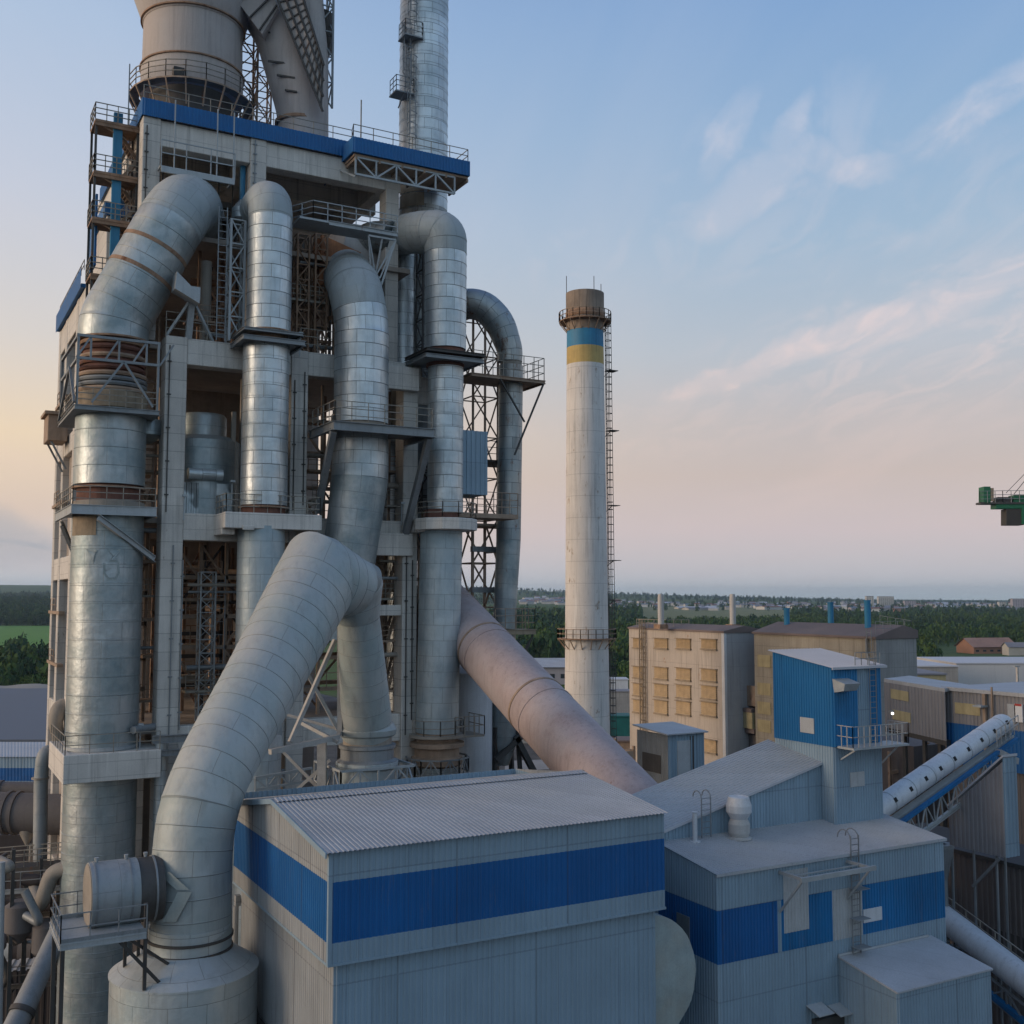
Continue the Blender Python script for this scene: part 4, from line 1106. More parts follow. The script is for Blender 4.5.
def stairs():
    """stair tower on the left shoulder: blue cover strip, landings, flights"""
    t = thing('stair_tower', 'steel outdoor stairs with blue cover strip hanging on the upper left corner of the tower', 'staircase', (11.5, 80, 57))
    Y = 80.0
    bx0, bx1 = xY(112, 190, Y), xY(121, 190, Y)
    b = MB(); b.box(bx0, bx1, Y, Y + .35, ZZ(262, bx0, Y), ZZ(112, bx0, Y)); b.build('cover_strip', m['paint_sky'], t)
    b = MB(); b.box(bx0 - .9, bx0 - .75, Y + 1.3, Y + 3.8, ZZ(262, bx0, Y), ZZ(190, bx0, Y)); b.build('cover_panel', m['paint_blue'], t)
    zs = [ZZ(q, bx0, Y) for q in (276, 220, 174, 123)]
    x0, x1 = xY(94, 150, Y), xY(139, 150, Y)
    for i, z in enumerate(zs):
        b = MB(); b.box(x0, x1, Y - .2, Y + 2.3, z - .16, z); b.ibeam((x0, Y - .15, z - .3), (x1, Y - .15, z - .3), .12, .3); b.bar((x0 + .1, Y - .1, z - .2), (x0 + 2.2, Y + .2, z - 1.0), .1)
        b.build('landing', m['steel_rust'], t)
        b = MB(); b.rail([(x0, Y + 2.3, z), (x0, Y - .2, z), (x1, Y - .2, z)], 1.2, .8, .06, 3); b.build('railing', m['rail'], t)
    for a, c in zip(zs[:-1], zs[1:]):
        xm = bx1 + .1
        b = MB(); b.steps((xm, Y + 1.0, a), (xm + 1.3, Y + 1.0, (a + c) / 2), (0, 1, 0), 1.0); b.steps((xm + 1.3, Y + 2.2, (a + c) / 2), (xm, Y + 2.2, c), (0, 1, 0), 1.0)
        b.build('flight', m['steel_brown'], t)
    b = MB()
    for x in (x0 + .1, x1 - .1):
        for yy in (Y, Y + 2.2): b.bar((x, yy, 57), (x, yy, zs[-1]), .16)
    b.build('stair_posts', m['steel_dark'], t)
    # small top lookout on the corner
    z = TOPZ + .2
    t2 = thing('roof_walkway', 'ring walkway with handrails round the foot of the big cyclone on the tower roof', 'walkway', (18, 84, TOPZ))
    return t2
RW = stairs()
m['patch_dull'] = surf('dull_patch_plate', (.36, .41, .40), .7, .2, var=.1, scale=.8, streak=.2)
# ------------------------------------------------------------------ the big ducts
def px2m(w, D): return w * D / F

def band(t, p, d, r, w=.25, o=.06, mt=None, nm='band', n=40):
    p = Vector(p); d = Vector(d).normalized()
    MB().sweep([p - d * w / 2, p + d * w / 2], r + o, n).build(nm, mt or m['steel'], t, smooth=True)

def square_platform(t, x0, x1, y0, y1, z, th=.3, rail_h=1.15, mt=None, rmt=None, sides=('f', 'l'), edge=.35, step=1.1):
    b = MB(); b.box(x0 + .05, x1 - .05, y0 + .05, y1 - .05, z - th, z - .02)
    b.ibeam((x0, y0, z - edge / 2), (x1, y0, z - edge / 2), .18, edge); b.ibeam((x0, y1, z - edge / 2), (x0, y0, z - edge / 2), .18, edge); b.ibeam((x1, y1, z - edge / 2), (x1, y0, z - edge / 2), .18, edge)
    b.build('platform', mt or m['steel'], t)
    if rail_h:
        pts = []
        if 'l' in sides: pts.append((x0 + .05, y1, z))
        pts += [(x0 + .05, y0 + .05, z), (x1 - .05, y0 + .05, z)]
        if 'r' in sides: pts.append((x1 - .05, y1, z))
        r = MB(); r.rail(pts, rail_h, step, .05, 3); r.build('railing', rmt or m['rail'], t)

def pipe_one():
    cx, cy, r = 11.48, 77.2, 2.3
    t = thing('gas_duct', 'widest silver duct with bent top, outermost on the left of the tower', 'duct', (cx, cy, 0), 'big vertical ducts on the tower')
    Z = lambda py: ZZ(py, cx, cy)
    top = PD(190, 205, 76.2); low = Vector((cx, cy, Z(322)))
    P, Q = smooth_path([(cx, cy, Z(342)), low, PD(186, 197, 74.8), PD(186, 197, 74.8) + Vector((2.0, 6, .4))], [r, r, r * 1.0, r * .98], 3.2, 10)
    P, Q = ribbed(P, Q, 1.22); two_tone(t, P, Q, 48, 66.0, m['clad_big'], m['clad_matte'])
    a, c = low, PD(186, 197, 74.8); d = (c - a)
    for f in (.36, .56): band(t, a + d * f, d, r * .99, .28, .05, m['steel_rust'])
    MB().lathe(cx, cy, rings(cx, cy, r, Z(486), Z(412), 1.22), 56).build('duct_section', m['clad_big'], t, smooth=True)
    MB().lathe(cx, cy, rings(cx, cy, r, Z(748), Z(516), 1.22), 56).build('duct_section', m['clad_big'], t, smooth=True)
    MB().lathe(cx, cy, rings(cx, cy, r, -1, Z(770), 1.22), 56).build('duct_section', m['clad_big'], t, smooth=True)
    # missing sheet with ochre lagging
    b = MB(); n = 8
    for i in range(n):
        a0 = math.pi * (1.05 + .30 * i / n); a1 = math.pi * (1.05 + .30 * (i + 1) / n); q = r + .03
        b.quad((cx + q * math.cos(a0), cy + q * math.sin(a0), Z(537)), (cx + q * math.cos(a1), cy + q * math.sin(a1), Z(537)), (cx + q * math.cos(a1), cy + q * math.sin(a1), Z(516)), (cx + q * math.cos(a0), cy + q * math.sin(a0), Z(516)))
    b.build('lagging_patch', m['bellows_ochre'], t, smooth=True)
    # bellows
    prof = [(r * .95, Z(412)), (r * 1.0, Z(411)), (r * 1.0, Z(396)), (r * .9, Z(394))]
    MB().lathe(cx, cy, prof, 48, False, False).build('lagging', m['bellows_ochre'], t, smooth=True)
    for i, (pa, mt) in enumerate(((393, 'steel_brown'), (388, 'steel'), (383, 'steel'), (378, 'steel_brown'), (372, 'bellows_rust'), (366, 'bellows_rust'), (360, 'steel_brown'), (352, 'bellows_rust'), (346, 'steel_rust'))):
        z = Z(pa); q = r * (.97 if i < 4 else .92)
        MB().lathe(cx, cy, [(q - .2, z - .17), (q, z - .13), (q + .06, z), (q, z + .13), (q - .2, z + .17)], 48).build('bellows', m[mt], t, smooth=True)
    MB().lathe(cx, cy, [(r * .86, Z(412)), (r * .84, Z(342))], 40).build('bellows_core', m['bellows_rust'], t, smooth=True)
    MB().lathe(cx, cy, [(r * .9, Z(516)), (r * .9, Z(484))], 40).build('bellows_core', m['bellows_rust'], t, smooth=True)
    MB().lathe(cx, cy, [(r * .93, Z(516)), (r * 1.01, Z(515)), (r * 1.01, Z(503)), (r * .93, Z(502))], 40).build('flange_ring', m['pipe_tan'], t, smooth=True)
    MB().lathe(cx, cy, [(r * .9, Z(748)), (r * 1.03, Z(747)), (r * 1.03, Z(744)), (r * .95, Z(743))], 40).build('flange_ring', m['steel_light'], t, smooth=True)
    for zz in (Z(489), Z(414), Z(342)): band(t, (cx, cy, zz), (0, 0, 1), r, .12, .08, m['steel_rust'], 'flange_ring')
    # cage round the bellows
    y0 = 74.2; x0 = PY(75, 405, y0).x; x1 = PY(159, 409, y0).x; y1 = 83.0
    za, zb = ZZ(404, x0, y0), ZZ(357, x0, y0)
    square_platform(t, x0, x1, y0, y1, za, mt=m['steel'], rail_h=1.2, edge=.32)
    b = MB()
    for x, y in ((x0 + .1, y0 + .1), (x1 - .1, y0 + .1), (x0 + .1, y1)):
        b.bar((x, y, za), (x, y, zb + 1.5), .15)
    for z in (zb, zb + 1.5):
        b.bar((x0, y0 + .1, z), (x1, y0 + .1, z), .17); b.bar((x0 + .1, y0, z), (x0 + .1, y1, z), .17)
    xm = (x0 + x1) / 2 + .3
    b.bar((xm, y0, zb), (x0 + 1.0, y0, za + .2), .14); b.bar((xm, y0, zb), (x1 - .4, y0, za + .2), .14)
    b.bar((x0, y0 + 3.5, zb), (x0, y0 + .4, za + .2), .17); b.bar((x0, y0 + 3.5, zb), (x0, y1, za + .2), .17)
    for k in range(7): b.bar((x0 + k * (x1 - x0) / 6, y0 + .1, zb), (x0 + (k + (k % 2 == 0)) * (x1 - x0) / 6, y0 + .1, zb + 1.5), .12)
    b.build('cage', m['steel'], t)
    # second platform with its long brace
    z2 = ZZ(504, x0, y0)
    square_platform(t, x0, x1, y0, y1, z2, mt=m['steel_light'], rail_h=1.25, edge=.62)
    b = MB(); b.ibeam((x0 + 1.6, y0 - .1, z2 - .8), (x1 + .3, YF, z2 - 3.4), .3, .42); b.build('brace', m['steel_light'], t); b = MB(); b.ibeam((x0 + .3, y1 - 1, z2 - .8), (x0 + 1.8, y1 + 2, z2 - 3.4), .25, .35)
    b.build('brace', m['steel_light'], t)
    b = MB()
    for k in range(8):
        z = ZZ(745, cx, cy) + .2
    # bracket arm that ties the bend to the tower beam
    p = PY(194, 297, 74.6); q = PY(177, 283, 74.6)
    b.hexa([(q.x - .2, 74.2, q.z - .5), (p.x + .3, 74.2, p.z - .5), (p.x + .3, 75.2, p.z - .5), (q.x - .2, 75.4, q.z - .5), (q.x - .1, 74.2, q.z + .7), (p.x + .3, 74.2, p.z + .1), (p.x + .3, 75.2, p.z + .1), (q.x - .1, 75.4, q.z + .7)])
    b.build('support_saddle', m['steel_light'], t)
    b = MB(); tp = PY(192, 298, 75.4)
    b.bar(tp, (tp.x, 76.3, zB1t), .42); b.bar(tp, (tp.x - 1.5, 76.3, zB1t), .17); b.bar(tp, (tp.x + 1.7, 76.3, zB1t), .17)
    b.box(tp.x - .45, tp.x + .45, 74.9, 75.8, tp.z - .2, tp.z + .7)
    b.build('support_leg', m['steel_light'], t)
    # side boxes on the duct's right flank
    b = MB(); b.lathe(cx + 2.5, cy + .6, [(.3, Z(440)), (1.1, Z(432)), (1.1, Z(422)), (.9, Z(416))], 20); b.build('side_nozzle', m['clad_big'], t, smooth=True)
    b = MB(); b.tube((cx + 1.6, cy - 2.2, Z(728)), (X1a + .3, 76.6, Z(728)), .25, 16); b.build('side_pipe', m['steel'], t, smooth=True)
pipe_one()

def patches():
    # bare outlines where sheets were cut out of the widest duct
    t = bpy.data.objects['gas_duct']; cx, cy, r = 11.48, 77.2, 2.325
    for pts in ([(103, 563), (119, 563), (120, 573), (116, 580), (108, 580), (103, 573)], [(86, 549), (97, 550), (95, 556), (93, 565), (91, 557)], [(107, 549), (121, 549), (119, 554), (116, 557), (118, 562), (109, 562), (113, 556)]):
        for s, mt, q in ((1.0, 'patch_dull', r), (.72, 'clad_big', r + .02)):
            c = (sum(p[0] for p in pts) / len(pts), sum(p[1] for p in pts) / len(pts))
            b = MB(); b.poly([CYL(c[0] + (p[0] - c[0]) * s, c[1] + (p[1] - c[1]) * s, cx, cy, q) for p in pts]); b.build('patch_plate', m[mt], t)

patches()

def pipe_two():
    p = PY(268.5, 330, 74.6); cx, cy, r = p.x, 74.6, 1.56
    t = thing('gas_duct', 'slim shiny duct with closed round top between two pale columns of the tower', 'duct', (cx, cy, 0), 'big vertical ducts on the tower')
    Z = lambda py: ZZ(py, cx, cy)
    P, Q = smooth_path([(cx, cy, Z(335)), (cx, cy, Z(197)), (cx + .2, cy + 5, Z(199))], [r, r, r], 1.7, 8)
    P, Q = ribbed(P, Q); two_tone(t, P, Q, 40, Z(224), m['clad'], m['clad_matte'])
    MB().lathe(cx - .12, cy, rings(cx, cy, r * 1.04, Z(506), Z(345)), 48).build('duct_section', m['clad'], t, smooth=True)
    MB().lathe(cx - .25, cy, [(r * 1.04, -1), (r * 1.04, Z(527))], 48).build('duct_section', m['clad_white'], t, smooth=True)
    MB().lathe(cx, cy, [(r * .9, Z(347)), (r * .9, Z(328))], 40).build('bellows_core', m['steel_rust'], t, smooth=True)
    MB().lathe(cx - .15, cy, [(r * .98, Z(529)), (r * .98, Z(504))], 40).build('bellows_core', m['bellows_rust'], t, smooth=True)
    band(t, (cx - .13, cy, Z(508)), (0, 0, 1), r * 1.04, .1, .1, m['steel_rust'], 'flange_ring'); band(t, (cx, cy, Z(333)), (0, 0, 1), r, .1, .1, m['steel_rust'], 'flange_ring')
    z = ZZ(344, cx, cy)
    square_platform(t, cx - 2.3, cx + 2.0, cy - 2.1, YF, z, .14, 0, m['steel'], edge=.34)
    square_platform(t, cx - 2.2, cx + 1.9, cy - 1.9, YF, z + .6, .1, 0, m['steel'], edge=.22)
pipe_two()

def pipe_three():
    t = thing('gas_duct', 'wide shiny duct whose lower end kinks left behind the apex of the front duct', 'duct', (25, 73, 0), 'big vertical ducts on the tower')
    D = 79.0; c = lambda px, py, d=D: PD(px, py, d)
    r = px2m(27.4, D)
    body = c(362.2, 300); cx, cy = body.x, body.y
    Z = lambda py: ZZ(py, cx, cy)
    P, Q = smooth_path([(cx, cy, Z(424)), (cx, cy, Z(322)), c(355, 287, D + .2), c(345, 272, D + 5)], [r, r, r * 1.0, r * .97], 1.8, 7)
    P, Q = ribbed(P, Q); two_tone(t, P, Q, 48, Z(310), m['clad'], m['clad_matte'])
    P, Q = smooth_path([(cx, cy, Z(428)), (cx, cy, Z(478)), c(345, 590, D), c(338, 640, D)], [r * 1.0, r * 1.04, r * .93, r * .9], 1.2, 6)
    MB().sweep(P[:5], Q[:5], 48).build('duct_section', m['clad'], t, smooth=True)
    MB().sweep(P[4:], Q[4:], 48).build('duct_section', m['clad_big'], t, smooth=True)
    # dark steel-coloured sheets are bare lower down
    MB().lathe(cx, cy, [(r * .95, Z(430)), (r * .95, Z(420))], 40).build('bellows_core', m['pipe_tan'], t, smooth=True)
    a = PY(334, 421, 70.8); z = a.z
    x1 = PY(434, 430, 70.8).x
    b = MB(); b.ibeam((a.x, 70.8, z - .3), (x1, 70.8, z - .3), .3, .62); b.ibeam((a.x, 70.8, z - .3), (a.x, YF, z - .3), .3, .62); b.ibeam((x1, 70.8, z - .3), (x1, YF, z - .3), .3, .6)
    b.box(a.x + .1, x1 - .1, 70.9, YF, z - .12, z)
    b.build('platform', m['steel'], t)
    b = MB(); b.rail([(a.x + .1, YF - .3, z), (a.x + .1, 70.9, z), (x1 - .1, 70.9, z)], 1.5, 1.3, .05, 3); b.build('railing', m['rail'], t)
    b = MB(); e = PY(317, 512, YF); b.bar((a.x + .1, 71.2, z - .6), (e.x, YF - .1, e.z), .42, .5); b.build('brace', m['steel'], t); b = MB(); e = PY(405, 533, YF); b.bar((x1 - .2, 71.2, z - .6), (e.x, YF - .1, e.z), .42, .5)
    b.build('brace', m['steel'], t)
    # orange and pink inlet box behind the top
    b = MB(); p = PD(334, 257, D + 3.4); b.hexa([p + Vector(v) for v in ((-1.4, -.6, -2.6), (1.2, -.6, -1.8), (1.2, 1.5, -1.8), (-1.4, 1.5, -2.6), (-1.2, -.6, 1.4), (2.0, -.6, .5), (2.0, 1.5, .5), (-1.2, 1.5, 1.4))])
    b.build('inlet_box', m['orange'], t)
    b = MB(); p = PD(352, 252, D + 6); b.sweep([p + Vector((-1.5, 0, .4)), p + Vector((3.2, 1.2, -.8))], 1.5, 24); b.build('inlet_duct', m['cyclone'], t, smooth=True)
pipe_three()

def pipe_four():
    D = 82.4; p = PD(445.5, 300, D); cx, cy = p.x, p.y; r = px2m(21, D)
    t = thing('gas_duct', 'gooseneck duct bent over at its top, right edge of the tower below the blue canopy', 'duct', (cx, cy, 0), 'big vertical ducts on the tower')
    Z = lambda py: ZZ(py, cx, cy)
    pts = [(cx, cy, Z(350)), (cx, cy, Z(232)), PD(425, 232, 83), PD(404, 234, 85.5), PD(388, 246, 90)]
    P, Q = smooth_path(pts, [r, r * 1.03, r * 1.03, r * .97, r * .9], 2.5, 10)
    P, Q = ribbed(P, Q); two_tone(t, P, Q, 44, Z(262), m['clad'], m['clad_matte'])
    a, c = PD(392, 236, 84), PD(357, 240, 86); P, Q = smooth_path([a, PD(368, 236, 85), c + Vector((0, 3, -1.5))], [1.15, 1.2, 1.2], 1.4, 6)
    MB().sweep(P, Q, 32).build('duct_section', m['clad_rust'], t, smooth=True)
    r2 = px2m(18, D)
    MB().lathe(cx + .05, cy, rings(cx, cy, r2, Z(513), Z(366)), 44).build('duct_section', m['clad'], t, smooth=True)
    lx, ly = PD(441.5, 540, D).x, PD(441.5, 540, D).y; bx, by = PD(437, 735, D).x, PD(437, 735, D).y
    MB().sweep([(bx, by, ZZ(732, bx, by)), (lx, ly, ZZ(527, lx, ly))], px2m(21, D), 44).build('duct_section', m['clad_white'], t, smooth=True)
    r3 = px2m(21, D)
    MB().lathe(bx, by, [(r3 * 1.02, -1), (r3 * 1.02, ZZ(762, bx, by))], 40).build('duct_section', m['clad_big'], t, smooth=True)
    MB().lathe(cx, cy, [(r * .92, Z(368)), (r * .92, Z(346))], 40).build('bellows_core', m['bellows_rust'], t, smooth=True)
    MB().lathe(lx, ly, [(r2 * .98, ZZ(530, lx, ly)), (r2 * .98, ZZ(510, lx, ly))], 40).build('bellows_core', m['bellows_rust'], t, smooth=True)
    zb = ZZ(735, bx, by)
    MB().lathe(bx, by, [(r3 * .98, zb - 2.3), (r3 * 1.2, zb - 2.1), (r3 * 1.2, zb - 1.6), (r3 * 1.05, zb - 1.5), (r3 * 1.05, zb - .9), (r3 * 1.28, zb - .8), (r3 * 1.28, zb - .5), (r3 * .98, zb - .4), (r3 * .98, zb + .2)], 40).build('bellows', m['steel_brown'], t, smooth=True)
    MB().lathe(bx, by, [(r3, zb - .15), (r3 * 1.3, zb - .1), (r3 * 1.3, zb + .1), (r3, zb + .12)], 40).build('flange_ring', m['pipe_tan'], t, smooth=True)
    b = MB(); n = 10; q = r3 * 1.5
    pl = [(bx + q * math.cos(2 * math.pi * k / n), by + q * math.sin(2 * math.pi * k / n)) for k in range(n)]
    for k in range(n):
        (x0, y0), (x1, y1) = pl[k], pl[(k + 1) % n]
        b.truss((x0, y0, zb - 2.7), (x1, y1, zb - 2.7), (x0, y0, zb - 1.6), (x1, y1, zb - 1.6), 2, .11)
    b.build('truss_ring', m['steel'], t)
    b = MB(); b.rail([(bx + r3 * 1.25 * math.cos(a), by + r3 * 1.25 * math.sin(a), zb + .1) for a in [math.pi + k * math.pi / 5 for k in range(8)]], 1.1, 1.2, .05, 2)
    b.box(bx + .8, bx + 3.3, by - 1.4, by + 1.2, zb - .15, zb); b.rail([(bx + .8, by - 1.4, zb), (bx + 3.3, by - 1.4, zb), (bx + 3.3, by + 1.2, zb)], 1.4, .9, .06, 2)
    b.build('railing', m['pipe_tan'], t)
    z = ZZ(357, cx, cy - 2)
    square_platform(t, cx - 2.6, cx + 2.2, cy - 2.2, cy + 2, z, .2, 0, m['steel'], edge=.3)
    square_platform(t, cx - 2.4, cx + 2.4, cy - 2.0, cy + 2.2, z + .5, .15, 0, m['steel_dark'], edge=.25)
pipe_four()

def stack():
    D = 90; p = PD(423.5, 120, D); r = px2m(25, D); t = thing('exhaust_stack', 'tall shiny steel stack rising behind the blue roof edge out of the photo', 'stack', (p.x, p.y, 0))
    Z = lambda py: ZZ(py, p.x, p.y)
    MB().lathe(p.x, p.y, rings(p.x, p.y, r, Z(212), Z(-260)), 56).build('shaft', m['clad'], t, smooth=True)
    MB().lathe(p.x, p.y, [(r * .99, Z(560)), (r * .99, Z(212))], 56).build('lower_shaft', m['clad_rust'], t, smooth=True)
    b = MB(); n = 10
    for k in range(3):
        z0 = Z(214 - k * 14); z1 = Z(214 - k * 14 - 13)
        for i in range(n):
            a0 = math.pi * (1.08 + .38 * i / n) - .25; a1 = math.pi * (1.08 + .38 * (i + 1) / n) - .25; q = r + .04 + .02 * k
            b.quad((p.x + q * math.cos(a0), p.y + q * math.sin(a0), z0), (p.x + q * math.cos(a1), p.y + q * math.sin(a1), z0), (p.x + q * math.cos(a1), p.y + q * math.sin(a1), z1), (p.x + q * math.cos(a0), p.y + q * math.sin(a0), z1))
    b.build('lagging_patch', m['bellows_ochre'], t, smooth=True)
    ca = Vector((-.62, -.785, 0)); lp = Vector((p.x, p.y, 0)) + ca * (r + .18)
    side = Vector((ca.y, -ca.x, 0))
    l2 = lp + side * .55
    b = MB()
    b.ladder((lp.x - .4, lp.y, Z(160)), (lp.x - .4, lp.y, Z(72)), side, .55, .06, .5, True, ca)
    q = Vector((p.x, p.y, 0)) + Vector((-.85, -.53, 0)) * (r + .18)
    b.ladder((q.x, q.y, Z(96)), (q.x, q.y, Z(38)), (.53, -.85, 0), .55, .06, .5, True, (-.85, -.53, 0))
    b.ladder((lp.x - .4, lp.y, Z(40)), (lp.x - .4, lp.y, Z(-80)), side, .55, .06, .5, True, ca)
    b.build('ladder', m['steel'], t)
    for i, (px, py) in enumerate(((402, 94), (411, 38))):
        c = PD(px, py, D - 2.2); b = MB(); b.box(c.x - .8, c.x + .9, c.y - .6, c.y + .9, c.z - .12, c.z); b.rail([(c.x - .75, c.y + .8, c.z), (c.x - .75, c.y - .55, c.z), (c.x + .85, c.y - .55, c.z), (c.x + .85, c.y + .8, c.z)], 1.3, .7, .05, 3)
        b.bar((c.x, c.y + .8, c.z - .9), (c.x, c.y - .5, c.z - .1), .08)
        b.build('platform', m['steel'], t)
stack()

def duct_behind():
    D = 88; p = PD(403, 320, D); r = px2m(15.5, D)
    t = thing('gas_duct', 'narrow silver duct half hidden between the wide kinked duct and the gooseneck duct', 'duct', (p.x, p.y, 0), 'big vertical ducts on the tower')
    MB().lathe(p.x, p.y, [(r, 30), (r, ZZ(252, p.x, p.y))], 36).build('duct_section', m['clad'], t, smooth=True)
    q = PD(381, 320, D - 1); MB().lathe(q.x, q.y, [(1.3, 44), (1.3, ZZ(245, q.x, q.y))], 30).build('duct_section', m['clad'], t, smooth=True)
    x, y = PD(427, 300, 87).x, PD(427, 300, 87).y
    b = MB(); b.lattice(x, y, 44, ZZ(248, x, y), 1.3, 1.3, .14, 2.0); b.build('lattice_mast', m['steel_dark'], t)
duct_behind()

def pipe_six():
    D = 90
    pts = [PD(448, 312, D + 2), PD(468, 303, D), PD(484, 306, D), PD(500, 322, D), PD(510, 350, D), PD(510, 362, D)]
    p = pts[-1]; t = thing('gas_duct', 'slender duct curving over a lattice frame, standing free at the right side of the tower', 'duct', (p.x, p.y, 0), 'big vertical ducts on the tower')
    P, Q = smooth_path(pts, [px2m(15.5, D)] * 4 + [px2m(13, D), px2m(12.5, D)], 1.2, 4)
    MB().sweep(P, Q, 36).build('bent_duct_section', m['clad_rust'], t, smooth=True)
    r = px2m(12.3, D)
    MB().sweep([PD(508.5, 540, D), PD(511, 366, D)], [r, r], 36).build('duct_section', m['clad_rust'], t, smooth=True)
    MB().sweep([PD(504, 628, D), PD(508.5, 540, D)], [r * .9, r], 36).build('duct_section', m['clad_big'], t, smooth=True)
    q = PD(503, 690, D); MB().lathe(q.x, q.y, [(.5, ZZ(765, q.x, q.y)), (r * 1.02, ZZ(745, q.x, q.y)), (r * 1.02, ZZ(632, q.x, q.y))], 36).build('duct_section', m['clad_big'], t, smooth=True)
    MB().sweep([PD(511, 368, D), PD(511, 350, D)], r * .9, 30).build('bellows_core', m['pipe_tan'], t, smooth=True)
    # platform up high with its knee brace
    x0, x1 = PY(466, 380, 79).x, PY(546, 380, 79).x; z = ZZ(374, (x0 + x1) / 2, 79)
    c = Vector((p.x, p.y, 0))
    # place platform round the duct axis
    xa, xb, ya, yb = c.x - 4.6, c.x + 2.3, c.y - 1.9, c.y + 1.9; z = ZZ(378, c.x, ya)
    square_platform(t, xa, xb, ya, yb, z, .15, 1.9, m['steel_brown'], m['rail'], ('l', 'r'), .28, 1.0)
    b = MB(); b.bar((xb - .1, ya, z - .2), (c.x - .4, c.y - 1.5, z - 6.4), .14); b.build('brace', m['steel_dark'], t); b = MB(); b.bar((c.x - 2, ya, z - .2), (c.x + .5, ya + .3, z - 3.6), .12); b.build('brace', m['steel_dark'], t)
    # support frame of lattice
    lx, ly = PD(479, 450, 92).x, PD(479, 450, 92).y
    z0 = ZZ(640, lx, ly)
    b = MB(); b.lattice(lx, ly, 2, ZZ(520, lx, ly), 2.4, 2.4, .2, 3.6); b.lattice(lx, ly, ZZ(520, lx, ly), ZZ(320, lx, ly) - 0, 2.4, 2.4, .16, 3.4); b.build('support_frame', m['steel_brown'], t)
    for py, mt in ((503, 'steel_brown'), (440, 'steel_dark'), (607, 'steel_brown')):
        zz = ZZ(py + 22, lx, ly)
        b = MB(); b.box(lx - 2.1, lx + 2.6, ly - 1.9, ly + 1.6, zz - .18, zz); b.rail([(lx - 2.1, ly - 1.85, zz), (lx + 2.6, ly - 1.85, zz)], 1.6, .9, .05, 3); b.build('platform', m[mt], t)
    b = MB()
    for k, zz in enumerate((ZZ(550, lx, ly), ZZ(590, lx, ly))): b.bar((lx - 1.4, ly - 1.4, zz), (lx + 1.4, ly - 1.4, zz), .45); b.bar((lx + 1.4, ly - 1.4, zz), (lx + 1.4, ly + 1.4, zz), .45)
    b.build('frame_beam', m['steel'], t)
    z = ZZ(628, q.x, q.y)
    square_platform(t, q.x - 1.6, q.x + 2.2, q.y - 1.6, q.y + 1.6, z - .1, .25, 1.7, m['bellows_ochre'], m['steel_brown'], ('r',), .4, 1.0)
    b = MB(); b.bar((q.x + 2.0, q.y - 1.5, z - .6), (q.x + .4, q.y - 1.2, z - 3.2), .12); b.bar((q.x + 2.0, q.y - 1.5, z - .6), (q.x + .2, q.y - 1.2, z - 4.6), .1)
    zb = ZZ(745, q.x, q.y)
    for k, (dx, dy) in enumerate(((-2.2, -1), (2.8, -1), (2.8, 2), (-2.2, 2))): b.bar((q.x + dx, q.y + dy, 2), (q.x + dx * .4, q.y + dy * .4, zb + 1.5), .35)
    b.bar((q.x - 1.2, q.y - 1, zb - 1), (q.x + 2.5, q.y - 1, zb + 1.8), .45); b.bar((q.x + 3.4, q.y - 1, zb - 4), (q.x + .6, q.y - 1, zb + .8), .45)
    b.build('leg_steel', m['steel_dark'], t)
    # corrugated cabin clipped to the frame
    xa = PY(463, 430, 79).x
    c0 = PD(464, 495, 83); c1 = PD(487.5, 495, 83)
    zt, zb = ZZ(430, c0.x, c0.y), ZZ(494, c0.x, c0.y)
    y0 = c0.y; x0 = c0.x - 1.2; x1 = PY(487.5, 460, y0).x
    b = MB(); b.corr((x0, y0, zb), (x1, y0, zb), (x1, y0, zt), (x0, y0, zt), .42, .07); b.box(x0 + .02, x1 - .02, y0 + .05, y0 + 3, zb, zt)
    b.build('cabin', m['shed_grey'], t)
    z = ZZ(512, c0.x, c0.y)
    b = MB(); b.box(x0 - 1, x1 + 3, y0 + .4, y0 + 3, z - .35, z); b.rail([(x0 - 1, y0 + .5, z), (x1 + 3, y0 + .5, z)], 1.7, .7, .05, 3); b.build('platform', m['steel_brown'], t)
pipe_six()

def silo():
    p = PD(468, 700, 88.5); r = px2m(24, 88.5)
    t = thing('silo', 'plain pale round silo standing right behind the gooseneck duct, under the sloping pink duct', 'silo', (p.x, p.y, 0))
    MB().lathe(p.x, p.y, [(r, -1), (r, ZZ(672, p.x, p.y)), (r * .3, ZZ(664, p.x, p.y))], 48).build('silo_wall', m['white'], t, smooth=True)
silo()

def pink_duct():
    a, b_ = PD(438, 598, 90), PD(640, 818, 64)
    t = thing('sloping_duct', 'thick pinkish dust-covered duct sloping down to the right towards the sheds', 'duct', (b_.x, b_.y, 0))
    d = b_ - a; r = 2.14
    e = a + d * 1.02
    MB().sweep([a, e, (e.x + .1, e.y - .6, e.z - 3), (e.x + .1, e.y - .7, 0)], [r, r * 1.0, r * .95, r * .9], 56).build('duct_section', m['duct_pink'], t, smooth=True)
    for f in (.125, .30, .335, .58, .625): band(t, a + d * f, d, r, .18, .045, m['duct_pink'] if f not in (.30, .58) else m['steel_brown'], 'band', 56)
pink_duct()

